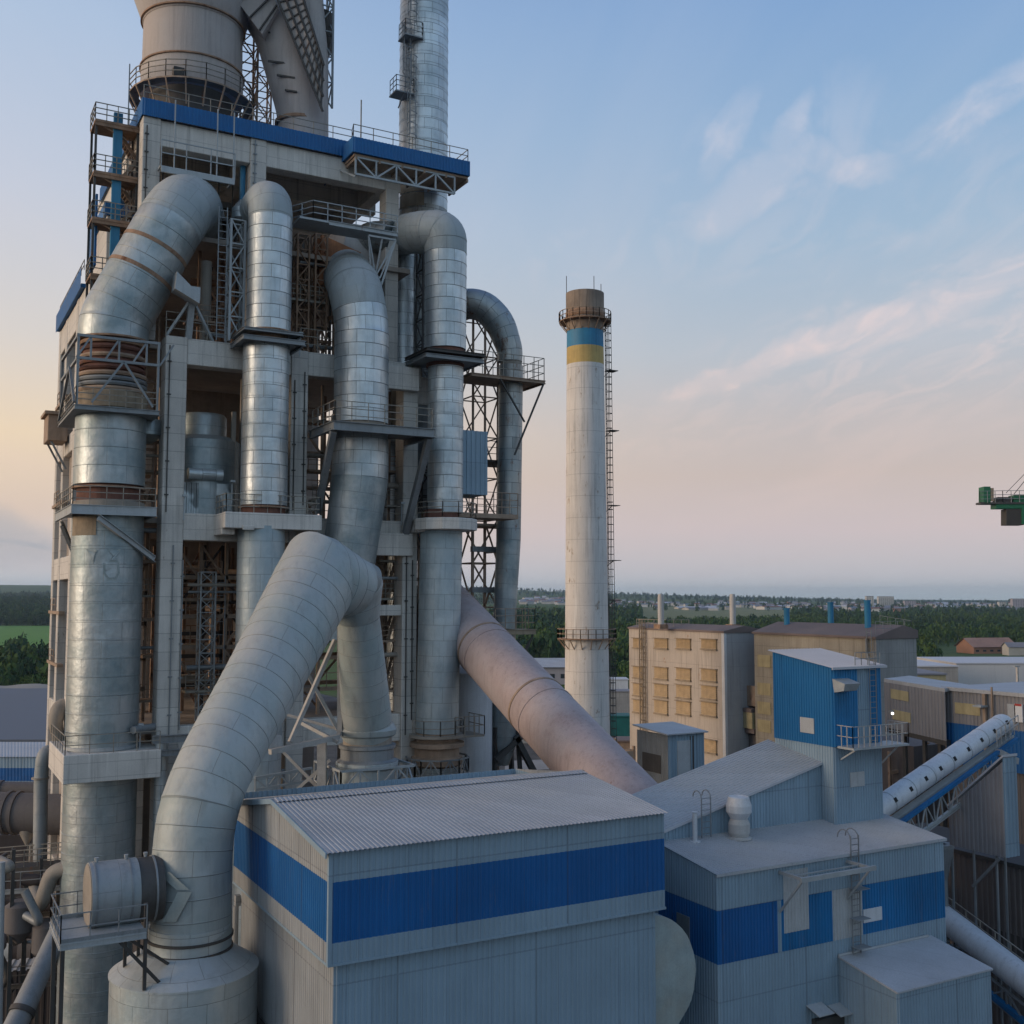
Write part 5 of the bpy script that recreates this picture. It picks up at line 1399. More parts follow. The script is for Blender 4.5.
def front_duct():
    D = lambda px, py, dd: PD(px, py, dd)
    bx, by = PD(191, 900, 49).x, PD(191, 900, 49).y
    t = thing('front_duct', 'huge pale elbow duct rising from the round tank to a peak and down again', 'duct', (bx, by, 0))
    raw = [((191.5, 938, 49), 38.5), ((191.5, 862, 49.2), 38), ((197, 812, 49.6), 38), ((214, 768, 50.6), 37.5), ((262, 681, 54.5), 38.0), ((318, 577, 60), 41.5)]
    P = [D(*q) for q, w in raw]; Q = [px2m(w, q[2]) for q, w in raw]
    P2, Q2 = smooth_path(P, Q, 1.4, 3)
    raw = [((318, 577, 60), 41.5), ((353, 588, 62.4), 30), ((358.5, 618, 63.2), 21), ((367.5, 733, 66), 25.5)]
    P = [D(*q) for q, w in raw]; Q = [px2m(w, q[2]) for q, w in raw]
    P2 = P2[:-1] + P; Q2 = Q2[:-1] + Q
    P2, Q2 = ribbed(P2, Q2, .95, .014); MB().sweep(P2, Q2, 72).build('duct_shell', m['duct_front'], t, smooth=True, angle=28)
    ex, ey = P[-1].x, P[-1].y; ez = P[-1].z
    r = px2m(25, 66); Z = lambda py: ZZ(py, ex, ey)
    MB().lathe(ex, ey, [(r * 1.02, Z(736)), (r * 1.12, Z(734)), (r * 1.15, Z(729)), (r * 1.0, Z(722))], 40).build('skirt', m['duct_front'], t, smooth=True)
    MB().lathe(ex, ey, [(r * .96, Z(750)), (r * .96, Z(734))], 40).build('bellows', m['pipe_tan'], t, smooth=True)
    MB().lathe(ex, ey, [(r * 1.0, Z(763)), (r * 1.18, Z(762)), (r * 1.18, Z(760)), (r * 1.05, Z(758)), (r * 1.05, Z(748)), (r * 1.12, Z(747)), (r * 1.12, Z(744)), (r * .9, Z(743))], 40).build('flange_ring', m['steel'], t, smooth=True)
    MB().lathe(ex, ey, [(r * 1.12, -1), (r * 1.12, Z(768)), (r * 1.22, Z(766)), (r * 1.22, Z(761)), (r, Z(760))], 40).build('foot_cylinder', m['clad_white'], t, smooth=True)
    x0, x1, y0, y1 = ex - 2.5, ex + 2.1, ey - 2.3, ey + 2.3
    za, zb = Z(783), Z(763)
    b = MB()
    for A, B in (((x0, y0), (x1, y0)), ((x0, y0), (x0, y1)), ((x1, y0), (x1, y1))):
        b.truss((*A, za), (*B, za), (*A, zb), (*B, zb), 4, .13)
    b.build('truss_ring', m['steel_light'], t)
    # round tank below
    rt = 3.12; zt = ZZ(966, bx, by); zn = ZZ(946, bx, by)
    MB().lathe(bx - .2, by, [(rt, -1), (rt, zt - .1), (rt + .05, zt - .08), (rt + .05, zt), (1.85, zn)], 64).build('tank', m['clad_white'], t, smooth=True, angle=20)
    MB().lathe(bx, by, [(1.78, zn - .3), (1.78, zn + 1.0)], 56).build('tank_neck', m['clad_white'], t, smooth=True)
    zj = ZZ(936, bx, by)
    MB().lathe(bx, by, [(1.6, zj - .55), (1.85, zj - .5), (1.85, zj - .42), (1.6, zj - .38), (1.6, zj - .02), (1.86, zj), (1.86, zj + .1), (1.7, zj + .12)], 56, False, False).build('joint_ring', m['steel_dark'], t, smooth=True)
    MB().lathe(bx, by, [(1.62, zj - .6), (1.62, zj + .2)], 48).build('bellows_core', m['steel_dark'], t, smooth=True)
    # side drum with closed end
    y = by - .2; zc = ZZ(893, 8, y)
    xd = PY(88, 896, y).x; rd = 1.36
    MB().sweep([(xd, y, zc), (bx - 2.4, y, zc)], rd, 48).build('side_drum', m['clad_dust'], t, smooth=True)
    MB().sweep([(xd - .04, y, zc), (xd, y, zc)], rd - .06, 48).build('drum_lid', m['pipe_tan'], t, smooth=True)
    MB().sweep([(bx - 2.5, y, zc), (bx - 1.4, y, zc)], [rd * .97, rd * 1.0], 48).build('drum_collar', m['steel_dark'], t, smooth=True)
    for f in (.2, 1.6, 2.6): band(t, (xd + f, y, zc), (1, 0, 0), rd, .08, .03, m['steel'], 'band')
    b = MB()
    for f in (.3, 1.5, 2.3): b.lathe(xd + f, y, [(.06, zc + rd), (.1, zc + rd + .2)], 8)
    b.build('lifting_lug', m['steel_light'], t)
    # gusset plate where drum meets duct, small hatch
    b = MB(); p = PD(181, 788, 48.3); fr = Vector((RX, RY, 0)); u = Vector((0, 0, 1)); s = -.25
    q = PD(177, 787, 48.75); b.hexa([q + fr * a + u * c + Vector((FX_, FY_, 0)) * d_ for d_ in (0,) for a, c in ()] or [q + fr * (-.17) + u * (-.2), q + fr * .2 + u * (-.15), q + fr * .2 + u * (-.15) + Vector((FX_, FY_, 0)) * .6, q + fr * (-.17) + u * (-.2) + Vector((FX_, FY_, 0)) * .6, q + fr * (-.13) + u * .17, q + fr * .24 + u * .2, q + fr * .24 + u * .2 + Vector((FX_, FY_, 0)) * .6, q + fr * (-.13) + u * .17 + Vector((FX_, FY_, 0)) * .6])
    b.build('hatch', m['black'], t)
    # pale patch plates round the drum mouth
    b = MB(); n = 9
    for k in range(2):
        for i in range(n):
            f0, f1 = i / n, (i + 1) / n
            if k == 0: A = [(163 + 20 * f, 872 + 18 * f) for f in (f0, f1)]; w = 13
            else: A = [(183 + 4 * f, 890 - 0 + 3 + 22 * f) if False else (185 - 16 * f, 892 + 30 * f) for f in (f0, f1)]; w = 14
            (xa, ya), (xb, yb) = A
            q = [CYL(xa - w / 2, ya, bx, by, 1.80), CYL(xb - w / 2, yb, bx, by, 1.80), CYL(xb + w / 2, yb, bx, by, 1.80), CYL(xa + w / 2, ya, bx, by, 1.80)]
            b.quad(*q)
    b.build('patch_plate', m['patch_dull'], t, smooth=True)
    # walkway under the drum
    zp = ZZ(944, 5.7, 47.3); x0, x1, y0, y1 = 5.7, 9.0, 47.3, 50.8
    b = MB(); b.box(x0, x1, y0, y1, zp - .06, zp); b.ibeam((x0, y0, zp - .15), (x1, y0, zp - .15), .1, .24); b.ibeam((x0, y0, zp - .15), (x0, y1, zp - .15), .1, .24)
    b.build('walkway_deck', m['steel_light'], t)
    b = MB(); b.rail([(x1 - 1.2, y1, zp), (x0, y1, zp), (x0, y0, zp), (x1, y0, zp)], 1.1, 1.0, .045, 2, True); b.build('railing', m['steel'], t)
    b = MB()
    for x, yy in ((x0 + .1, y0 + .1), (x0 + .1, y1 - .6)): b.bar((x, yy, 0), (x, yy, zp), .16)
    b.bar((x0 + 2.2, y0 + .1, zp - .2), (bx - 1.6, by - 2.2, zt + .1), .14); b.bar((x0 + 2.6, y0 + .1, zp - .2), (bx - 1.2, by - 1.6, zt + .7), .12)
    for k in range(4): b.bar((x0 + 2.9 + k * .55, y1 - 1, zp - .1), (x0 + 2.9 + k * .55, y1 - 1, zp - 2.6), .13)
    b.bar((x1, y0 + .2, zp + 1.1), (x1, y0 + .2, zp - 2.4), .14)
    b.build('support_steel', m['steel_dark'], t)
    # frame and small gantry between the two legs
    t2 = thing('pipe_bridge_frame', 'pale steel frame with crossed braces in the crook under the big elbow duct', 'steel frame', (21, 62, 0))
    c = PD(340, 700, 64.5)
    b = MB(); b.bar(PD(340, 620, 65), PD(340, 736, 65), .3); b.bar(PD(335, 640, 64), PD(290, 742, 62), .22); b.bar(PD(300, 660, 64), PD(338, 730, 65), .2)
    b.bar(PD(338, 737, 63.5), PD(270, 752, 60), .28); b.bar(PD(338, 729, 66), PD(285, 714, 66), .16); b.bar(PD(300, 722, 64), PD(338, 742, 63), .2)
    b.bar(PD(322, 741, 64), PD(322, 850, 64), .5); b.bar(PD(338, 737, 63.5), PD(340, 730, 66), .2)
    b.bar(PD(272, 740, 66), PD(330, 800, 66), .18); b.bar(PD(268, 815, 65), PD(330, 760, 65), .18)
    b.build('frame', m['rail_pale'], t2)
    b = MB(); b.truss(PD(255, 778, 68), PD(312, 768, 70), PD(255, 790, 68), PD(312, 780, 70), 5, .14); b.build('truss', m['steel_light'], t2)
    b = MB(); q = PD(275, 742, 61); b.hexa([q + Vector(v) for v in ((-.45, -.3, -.4), (.4, -.3, -.6), (.4, .2, -.6), (-.45, .2, -.4), (-.35, -.3, .5), (.3, -.3, .35), (.3, .2, .35), (-.35, .2, .5))]); b.build('notice_box', m['patch'], t2)
front_duct()

def cyclone():
    D = 84; p = PD(193, 60, D); cx, cy = p.x, p.y; r = px2m(50, D)
    Z = lambda py: ZZ(py, cx, cy)
    t = thing('cyclone', 'giant grey-brown cyclone with flared head standing on the tower roof', 'cyclone', (cx, cy, TOPZ - 1))
    zr0, zr1 = Z(76), Z(29)
    zf = Z(100)
    MB().lathe(cx, cy, [(r * .8, TOPZ - .8), (r * .85, zf + .1)], 48).build('cyclone_neck', m['steel_dark'], t, smooth=True)
    MB().lathe(cx, cy, [(r * .8, zf - .3), (r * 1.02, zf), (r * 1.02, zr0), (r, zr0 + .02), (r * .99, zr1)], 64).build('cyclone_body', m['cyclone'], t, smooth=True)
    MB().lathe(cx, cy, [(r, zr1 - .2), (r * 1.5, zr1 + 5.2), (r * 1.5, zr1 + 14)], 64).build('cyclone_head', m['cyclone'], t, smooth=True)
    for z in (zr0, zr1): MB().lathe(cx, cy, [(r * .99, z - .08), (r * 1.05, z - .06), (r * 1.05, z + .06), (r * .99, z + .1)], 64).build('flange_ring', m['steel_rust'], t, smooth=True)
    # small rectangular hatch
    h = PD(179, 73, D - 4.0); b = MB(); b.box(h.x - .45, h.x + .35, h.y - .3, h.y + .5, h.z - .35, h.z + .35); b.build('hatch', m['steel_dark'], t)
    # cut-off diagonal chute that joins head and riser
    u = thing('riser_duct', 'slanting grey riser duct with latticed strip, right of the big cyclone on the roof', 'duct', (cx + 10, cy, TOPZ - 1))
    D2 = 86; q = PD(301, 110, D2); r2 = px2m(25, D2)
    path = [PD(303, 140, D2), PD(303, 112, D2), PD(286, 36, D2), PD(238, -50, D2)]
    P, Q = smooth_path(path, [r2, r2 * 1.06, r2 * 1.25, r2 * 1.35], 1.2, 3)
    P.insert(0, Vector((P[0].x, P[0].y, TOPZ - .8))); Q.insert(0, Q[0])
    MB().sweep(P, Q, 28).build('riser', m['cyclone'], u, smooth=True, angle=18)
    MB().lathe(q.x, q.y, [(r2 * .98, ZZ(128, q.x, q.y)), (r2 * 1.06, ZZ(127, q.x, q.y)), (r2 * 1.06, ZZ(124, q.x, q.y)), (r2 * .98, ZZ(123, q.x, q.y))], 48).build('flange_ring', m['steel_rust'], u, smooth=True)
    b = MB()
    b.sweep([PD(318, 140, D2 + 2.5), PD(318, 60, D2 + 2.5), PD(308, -60, D2 + 2.5)], [px2m(11, D2)] * 3, 24); b.build('rear_riser', m['cyclone'], u, smooth=True)
    # box gusset joining head and riser
    b = MB()
    v = [PD(214, -30, D - 2), PD(262, 34, D - 1), PD(278, 8, D - 1), PD(256, -44, D - 2)]
    k = Vector((FX_, FY_, 0)) * 5
    b.hexa([v[0], v[1], v[1] + k, v[0] + k, v[3], v[2], v[2] + k, v[3] + k]); 
    b.build('joining_box', m['cyclone'], u)
    b = MB()
    for f in (.25, .5, .75, .95):
        a, c = v[0].lerp(v[1], f), v[3].lerp(v[2], f); o = Vector((-FX_, -FY_, 0)) * .08; MB().bar(a + o, c + o, .12).build('stiffener', m['steel_dark'], u)
    for (x0, y0, x1, y1) in ((266, 32, 288, 36), (268, 61, 291, 64), (277, 75, 295, 78), (285, 90, 297, 92)):
        q = MB(); q.bar(PD(x0, y0, D2 - r2 * 1.1), PD(x1, y1, D2 - r2 * 1.1), .14); q.build('stiffener', m['steel_dark'], u)
    # latticed strip: stiffened plate leaning across the riser
    A, B, C_, E = PD(273, -12, D2 - 3.6), PD(300, -12, D2 - 3.6), PD(324, 66, D2 - 2.6), PD(323, 112, D2 - 2.4)
    k = Vector((FX_, FY_, 0)) * .5
    b = MB(); b.hexa([E, C_, C_ + k, E + k, A, B, B + k, A + k]); b.build('latticed_plate', m['cyclone'], u)
    b = MB(); o = Vector((-FX_, -FY_, 0)) * .1
    for f in (0, .33, .66, 1): b.bar(E.lerp(C_, f) + o, A.lerp(B, f) + o, .16)
    for i in range(13):
        f = (i + .5) / 13; b.bar(E.lerp(A, f) + o * .7, C_.lerp(B, f) + o * .7, .10)
    b.build('lattice', m['steel_dark'], u)
    x, y = PD(321, 30, D2 + 3).x, PD(321, 30, D2 + 3).y
    b = MB(); b.lattice(x, y, ZZ(110, x, y), ZZ(-40, x, y), 1.6, 1.6, .16, 2.2); b.build('side_mast', m['steel'], u)
    b = MB(); b.lathe(PD(318, 8, 90).x, PD(318, 8, 90).y, [(.5, ZZ(30, 30, 80)), (1.4, ZZ(14, 30, 80)), (1.4, ZZ(-20, 30, 80))], 24); b.build('small_hopper', m['steel_dark'], u, smooth=True)
    # ring walkway
    w = RW; zw = Z(104)
    rr = r * 1.24
    prof = []
    b = MB(); b.lathe(cx, cy, [(r * 1.04, zw - .12), (rr, zw - .12), (rr, zw), (r * 1.04, zw)], 24, False, False)
    for k in range(20):
        a = math.pi * 2 * k / 20; b.bar((cx + rr * math.cos(a), cy + rr * math.sin(a), zw - .1), (cx + r * 1.02 * math.cos(a), cy + r * 1.02 * math.sin(a), zw - 1.8), .1)
    b.build('deck', m['steel_brown'], w)
    pts = [(cx + rr * math.cos(a), cy + rr * math.sin(a), zw) for a in [math.pi * 2 * k / 20 for k in range(21)]]
    b = MB(); b.rail(pts, 1.3, 1.6, .06, 3); b.build('railing', m['rail'], w)
    b = MB(); x = PD(129, 90, 79); b.bar((x.x, x.y, TOPZ), (x.x, x.y, ZZ(64, x.x, x.y)), .08)
    b.build('walkway_post', m['steel'], w)
    # cluttered small steel between the cyclone and the riser
    b = MB(); x, y = PD(247, 80, 88).x, PD(247, 80, 88).y
    b.lattice(x, y, TOPZ - .5, ZZ(30, x, y), 1.4, 1.4, .14, 1.6); b.lattice(x + 1.6, y + 1, TOPZ - .5, ZZ(55, x, y), 1.2, 1.2, .12, 1.3)
    b.rail([(x - 1, y - 2.5, TOPZ + .1), (x + 4, y - 2.5, TOPZ + .1)], 1.2, 1); b.bar((x - 3, y - 2, TOPZ), (x + .5, y - 2, TOPZ + 3.6), .14)
    b.build('access_mast', m['steel_brown'], w)
cyclone()
# ------------------------------------------------------------------ chimney
def chimney():
    D = 130; p = PD(586, 500, D); cx, cy = p.x, p.y
    t = thing('chimney', 'tall white-washed chimney with a blue and a yellow band near its dark top', 'chimney', (cx, cy, 0))
    Z = lambda py: ZZ(py, cx, cy)
    rr = lambda py: px2m(18.6 + (py - 330) * (22 - 18.6) / 400, D)
    def seg(a, b_, nm, mt, k=1.0):
        a += 2.5; b_ += 2.5
        MB().lathe(cx, cy, [(rr(b_) * k, Z(b_) if b_ < 990 else -1), (rr(a) * k, Z(a))], 64).build(nm, mt, t, smooth=True)
    seg(363, 1000, 'shaft', m['chimney']); seg(346, 363, 'yellow_band', m['paint_yellow']); seg(329, 346, 'blue_band', m['paint_sky'])
    q = px2m(19.2, D)
    MB().lathe(cx, cy, [(q * .98, Z(332)), (q * 1.0, Z(325)), (q * 1.01, Z(303)), (q * 1.01, Z(294)), (q * .9, Z(294)), (q * .88, Z(303))], 64, False, False).build('chimney_head', m['brick_top'], t, smooth=True)
    MB().lathe(cx, cy, [(q * 1.0, Z(319)), (q * 1.03, Z(318)), (q * 1.03, Z(313)), (q, Z(312))], 64, False, False).build('head_ring', m['steel_rust'], t, smooth=True)
    MB().lathe(cx, cy, [(q * .9, Z(296)), (q * .9, Z(295))], 32).build('flue', m['black'], t)
    for py, k in ((322, 1.22), (638, 1.2)):
        r0 = rr(py); r1 = r0 + .95
        MB().lathe(cx, cy, [(r0, Z(py) - .12), (r1, Z(py) - .12), (r1, Z(py)), (r0, Z(py))], 32, False, False).build('gallery', m['steel_rust'], t)
        b = MB(); pts = [(cx + r1 * math.cos(a), cy + r1 * math.sin(a), Z(py)) for a in [2 * math.pi * i / 24 for i in range(25)]]; b.rail(pts, 1.1, 1.6, .07, 2)
        for i in range(16):
            a = 2 * math.pi * i / 16; b.bar((cx + r1 * math.cos(a), cy + r1 * math.sin(a), Z(py) - .1), (cx + r0 * math.cos(a), cy + r0 * math.sin(a), Z(py) - 1.3), .09)
        b.build('gallery_railing', m['steel_brown'], t)
    b = MB()
    for px in (566.5, 594, 601): 
        x = PD(px, 290, D); b.bar((x.x, x.y, Z(300)), (x.x, x.y, Z(276 if px != 601 else 284)), .06)
    b.build('lightning_rod', m['steel_dark'], t)
    d = Vector((.93, -.36, 0)); r0 = rr(400)
    b = MB(); lo = Vector((cx, cy, 0)) + d * (rr(640) + .3); hi = Vector((cx, cy, 0)) + d * (rr(330) + .3)
    b.ladder((lo.x, lo.y, Z(760)), (hi.x, hi.y, Z(318)), (-d.y, d.x, 0), .6, .08, .6, True, d)
    for py in (370, 430, 505, 560, 600):
        o = Vector((cx, cy, Z(py))) + d * (rr(py) + .9); b.box(o.x - .5, o.x + .7, o.y - .6, o.y + .6, o.z - .08, o.z); b.bar(o, o - d * 1.0 + Vector((0, 0, -.9)), .08)
    b.build('ladder', m['steel_dark'], t)
chimney()

# ------------------------------------------------------------------ sheds and halls
def corr_box(t, x0, x1, y0, y1, z0, z1, mt, faces='lf', nm='wall', pitch=.25, d=.035):
    b = MB()
    if 'f' in faces: b.corr((x0, y0, z0), (x1, y0, z0), (x1, y0, z1), (x0, y0, z1), pitch, d)
    if 'l' in faces: b.corr((x0, y1, z0), (x0, y0, z0), (x0, y0, z1), (x0, y1, z1), pitch, d)
    if 'r' in faces: b.corr((x1, y0, z0), (x1, y1, z0), (x1, y1, z1), (x1, y0, z1), pitch, d)
    if 'b' in faces: b.corr((x1, y1, z0), (x0, y1, z0), (x0, y1, z1), (x1, y1, z1), pitch, d)
    return b.build(nm, mt, t)

def main_shed():
    A = PD(330, 851, 42); x0, y0 = A.x, A.y; x1 = PY(664, 815, y0).x; y1 = PX(235, 800, x0).y
    t = thing('shed', 'large corrugated shed with a broad dark blue band, front and centre beside the round tank', 'shed', ((x0 + x1) / 2, (y0 + y1) / 2, 0))
    ze = A.z; ym = (y0 + y1) / 2; zr = ze + .78
    zb1, zb0 = ZZ(883, x0, y0), ZZ(944, x0, y0); zbot = ZZ(966, x0, y0)
    corr_box(t, x0, x1, y0, y1, zb1, ze, m['shed_grey'], 'f', 'upper_wall'); corr_box(t, x0, x1, y0, y1, zb0, zb1, m['shed_blue'], 'f', 'blue_band'); corr_box(t, x0, x1, y0, y1, zbot, zb0, m['shed_grey'], 'f', 'skirt_wall')
    b = MB(); b.corr((x0, y1, zb1), (x0, ym, zb1), (x0, ym, zr), (x0, y1, ze - .35), .25, .03); b.build('upper_wall', m['shed_warm'], t)
    b = MB(); b.corr((x0, ym, zb1), (x0, y0, zb1), (x0, y0, ze), (x0, ym, zr), .25, .03); b.build('upper_wall', m['shed_warm'], t)
    corr_box(t, x0, x1, y0, y1, zb0, zb1, m['shed_blue'], 'l', 'blue_band'); corr_box(t, x0, x1, y0, y1, zbot, zb0, m['shed_warm'], 'l', 'skirt_wall')
    corr_box(t, x0, x1, y0, y1, zbot, ze, m['shed_grey'], 'rb', 'rear_wall')
    i = .32
    corr_box(t, x0 + i, x1 - i, y0 + i, y1 - i, 0, zbot + .1, m['shed_grey'], 'frb', 'lower_wall'); corr_box(t, x0 + i, x1 - i, y0 + i, y1 - i, 0, zbot + .1, m['shed_warm'], 'l', 'lower_wall')
    b = MB(); b.poly([(x1, y0, ze), (x1, ym, zr), (x1, y1, ze)]); b.build('gable', m['shed_warm'], t)
    b = MB(); b.corr((x0 - .25, y0 - .3, ze - .03), (x1 + .06, y0 - .3, ze - .03), (x1 + .06, ym, zr + .05), (x0 - .25, ym, zr + .05), .2, .03)
    b.corr((x1 + .3, y1 + .3, ze - .38), (x0 - .25, y1 + .3, ze - .38), (x0 - .25, ym, zr + .05), (x1 + .3, ym, zr + .05), .2, .03)
    b.build('roof', m['roof'], t)
    b = MB()
    for s, yy in ((-1, ym - .55),):
        b.corr((x0 - .2, ym + s * .6, zr + .03), (x1 + .0, ym + s * .6, zr + .03), (x1 + .0, ym + s * .02, zr + .11), (x0 - .2, ym + s * .02, zr + .11), .2, .03, flip=(s > 0))
    b.build('ridge_cap', m['roof'], t)
    b = MB(); b.bar((x0 - .26, y0 - .3, ze - .1), (x0 - .26, ym, zr - .02), .06, .22); b.bar((x0 - .26, ym, zr - .02), (x0 - .26, y1, ze - .45), .06, .22)
    b.box(x0 - .06, x0 + .1, y0 - .06, y0 + .1, zbot, ze - .1); b.box(x0 - .04, x1 + .04, y0 - .045, y0 + .02, zbot - .05, zbot + .05); b.box(x0 - .045, x0 + .02, y0, y1, zbot - .05, zbot + .05)
    b.build('edge_trim', m['shed_grey'], t)
    p = PX(241, 905, x0 + i)
    b = MB(); y = p.y; b.tube((x0 + i - .25, y, 12), (x0 + i - .25, y, p.z), .14, 12); b.tube((x0 + i - .25, y, p.z), (x0 + i, y, p.z + .3), .14, 12); b.box(x0 + i - .3, x0 + i - .05, y - .15, y + .15, p.z, p.z + .5); b.bar((x0 + .1, y - .9, p.z - 2.4), (x0 + .1, y + .2, p.z - 2.4), .06)
    b.build('downpipe', m['shed_warm'], t)
    b = MB(); y = PX(262, 985, x0 + i).y; z = ZZ(985, x0, y); b.bar((x0 + .0, y + 1.4, z + .4), (x0, y - .8, z - 1.4), .1); b.box(x0 - 1.6, x0 + .2, y - 1, y + 1.6, z - 3.5, z - 1.4); b.bar((x0, y - .8, z - 1.4), (x0, y - .8, 0), .1)
    b.build('side_hatch', m['steel_dark'], t)
main_shed()

def covered_heap():
    X = PY(668, 975, 41.6).x; c = PY(664, 974, 42.5)
    t = MB(); r = px2m(59, 51); N = 40
    # bulging round cover: disc with depth, wrinkled
    cc = PY(651, 980, 40.75); cx, cy, cz = cc.x, 40.85, cc.z
    rg = random.Random(2); rings = [(0, .2), (.35, .17), (.7, .12), (.92, .06), (1.0, 0), (1.0, -.8)]
    base = []
    for k, (q, o) in enumerate(rings):
        for j in range(N):
            a = 2 * math.pi * j / N; w = 1
            t.v.append((cx + r * q * w * math.cos(a) * .93, cy - o - .06 * q * abs(math.sin(a * 5.5 + q)), cz + r * q * w * math.sin(a)))
    for k in range(len(rings) - 1):
        for j in range(N):
            jj = (j + 1) % N; t.face((k * N + j, k * N + jj, (k + 1) * N + jj, (k + 1) * N + j))
    single(t, 'round_cover', m['tarp'], 'pale wrinkled round cover bulging out between the two blue-banded sheds', 'cover', smooth=True)
covered_heap()

def right_hall():
    y0 = 41.0; x0 = PY(717, 874, y0).x; x1 = PY(943, 841, y0).x
    t = thing('hall', 'grey corrugated hall with bright blue band and a ladder, right of the big shed', 'hall', ((x0 + x1) / 2, 46, 0))
    ze = ZZ(874, x0, y0); zb1 = ZZ(911, x0, y0); zb0 = ZZ(965, x0, y0)
    y1 = 52.5; zback = ze + 1.5
    X = lambda px, py=900: PY(px, py, y0).x
    Zf = lambda px, py: PY(px, py, y0).z
    corr_box(t, x0, x1, y0, y1, zb1, ze, m['shed_grey'], 'f', 'upper_wall', .2)
    corr_box(t, x0, x1, y0, y1, 0, zb0, m['shed_grey'], 'f', 'lower_wall', .2)
    # band: deep blue left piece, bright blue pieces, bare patches between
    xs = [x0, X(777), X(781), X(808), X(832), X(862), x1]; 
    for a, c, mt, nm in ((0, 1, 'shed_blue', 'blue_band'), (2, 3, 'shed_blue2', 'blue_band'), (3, 4, 'shed_blue2', 'blue_band'), (5, 6, 'shed_blue2', 'blue_band'), (1, 2, 'shed_grey', 'patch_panel'), (4, 5, 'patch', 'patch_panel')):
        corr_box(t, xs[a], xs[c], y0, y1, zb0, zb1, m[mt], 'f', nm, .2)
    b = MB(); b.corr((X(783), y0 - .04, ZZ(931, X(795), y0)), (X(808), y0 - .04, ZZ(931, X(795), y0)), (X(808), y0 - .04, ze - .35), (X(783), y0 - .04, ze - .35), .2, .03); b.build('patch_panel', m['patch'], t)
    for (a, b_, c, d) in ((863, 906, 881, 923),):
        p, q = PY(a, d, y0), PY(c, b_, y0)
        MB().bbox(p.x, q.x, y0 - .07, y0, p.z, q.z, .01).build('window', m['white'], t)
    # left side wall with slope, dark blue band
    def side(za0, za1, zb0_, zb1_, mt, nm):
        b = MB(); b.corr((x0, y1, zb0_), (x0, y0, za0), (x0, y0, za1), (x0, y1, zb1_), .2, .035); b.build(nm, m[mt], t)
    side(zb1, ze, zb1, zback, 'shed_grey', 'upper_wall'); side(zb0, zb1, zb0, zb1, 'shed_blue', 'blue_band'); side(0, zb0, 0, zb0, 'shed_grey', 'lower_wall')
    corr_box(t, x0, x1, y0, y1, 0, ze, m['shed_grey'], 'r', 'rear_wall')
    p = PX(684, 925, x0); MB().bbox(x0 - .08, x0, p.y - .5, p.y + .5, p.z - .7, p.z + .5, .01).build('window', m['steel'], t)
    b = MB(); b.corr((x0 - .12, y0 - .14, ze + .0), (x1 + .12, y0 - .14, ze + .0), (x1 + .12, y1, zback), (x0 - .12, y1, zback), .2, .03); b.box(x0 - .14, x1 + .13, y0 - .16, y0 - .1, ze - .12, ze + .02)
    b.build('roof', m['roof_flat'], t)
    # roof ladder with hoops, wall ladder
    xl = X(853)
    b = MB(); b.ladder((xl, y0 - .2, ZZ(962, xl, y0)), (xl, y0 - .2, ze + .9), (1, 0, 0), .55, .05, .3, False)
    for dx in (-.28, .28):
        for k in range(6):
            a0, a1 = math.pi * k / 6, math.pi * (k + 1) / 6
            b.bar((xl + dx, y0 + .25 - .45 * math.cos(a0), ze + .7 + .45 * math.sin(a0)), (xl + dx, y0 + .25 - .45 * math.cos(a1), ze + .7 + .45 * math.sin(a1)), .045)
    for z in (zb0 - .4, zb0 + 1.0, zb1, zb1 + .9): b.box(xl - .45, xl + .45, y0 - .75, y0 - .2, z, z + .03)
    b.build('ladder', m['steel'], t)
    xl = PY(706, 800, 45.2).x
    b = MB(); pz = ZZ(800, xl, 45.2)
    for dx in (-.3, .3):
        b.bar((xl + dx, 45.2, ze + .6), (xl + dx, 45.2, pz + .1), .05)
        for k in range(6):
            a0, a1 = math.pi * k / 6, math.pi * (k + 1) / 6
            b.bar((xl + dx, 45.55 - .35 * math.cos(a0), pz + .1 + .35 * math.sin(a0)), (xl + dx, 45.55 - .35 * math.cos(a1), pz + .1 + .35 * math.sin(a1)), .045)
    for k in range(7): b.bar((xl - .3, 45.2, ze + .8 + k * .3), (xl + .3, 45.2, ze + .8 + k * .3), .035)
    b.build('ladder', m['steel'], t)
    # hoist frame above the door: two brackets and a front beam
    a, c = X(779, 872), X(846, 865); z = Zf(779, 872); o = 1.7
    b = MB()
    for x in (a, c): b.bar((x, y0, z), (x, y0 - o, z), .1, .16); b.bar((x, y0 - .02, z - 1.9), (x, y0 - o + .1, z - .08), .09)
    b.bar((a - .2, y0 - o, z), (c + .25, y0 - o, z), .14, .22); b.bar((a, y0 - .9, z), (c, y0 - .9, z), .06); b.bar((a + 1.2, y0 - o, z - .1), (a + 1.9, y0 - o + .8, z - .3), .1)
    b.build('hoist_frame', m['steel_light'], t)
    # awning pieces low on the wall
    for px in (815, 836):
        p = PY(px, 1006, y0); b = MB(); b.hexa([(p.x - .6, y0 - .9, p.z - .15), (p.x + .4, y0 - .9, p.z - .15), (p.x + .4, y0, p.z + .1), (p.x - .6, y0, p.z + .1), (p.x - .6, y0 - .9, p.z - .1), (p.x + .4, y0 - .9, p.z - .1), (p.x + .4, y0, p.z + .15), (p.x - .6, y0, p.z + .15)])
        b.build('awning', m['patch'], t)
    b = MB(); p = PY(826, 1016, y0); b.box(p.x - 1.0, p.x + 1.1, y0 - .35, y0, p.z - .6, p.z + .05); b.build('duct_box', m['steel_dark'], t)
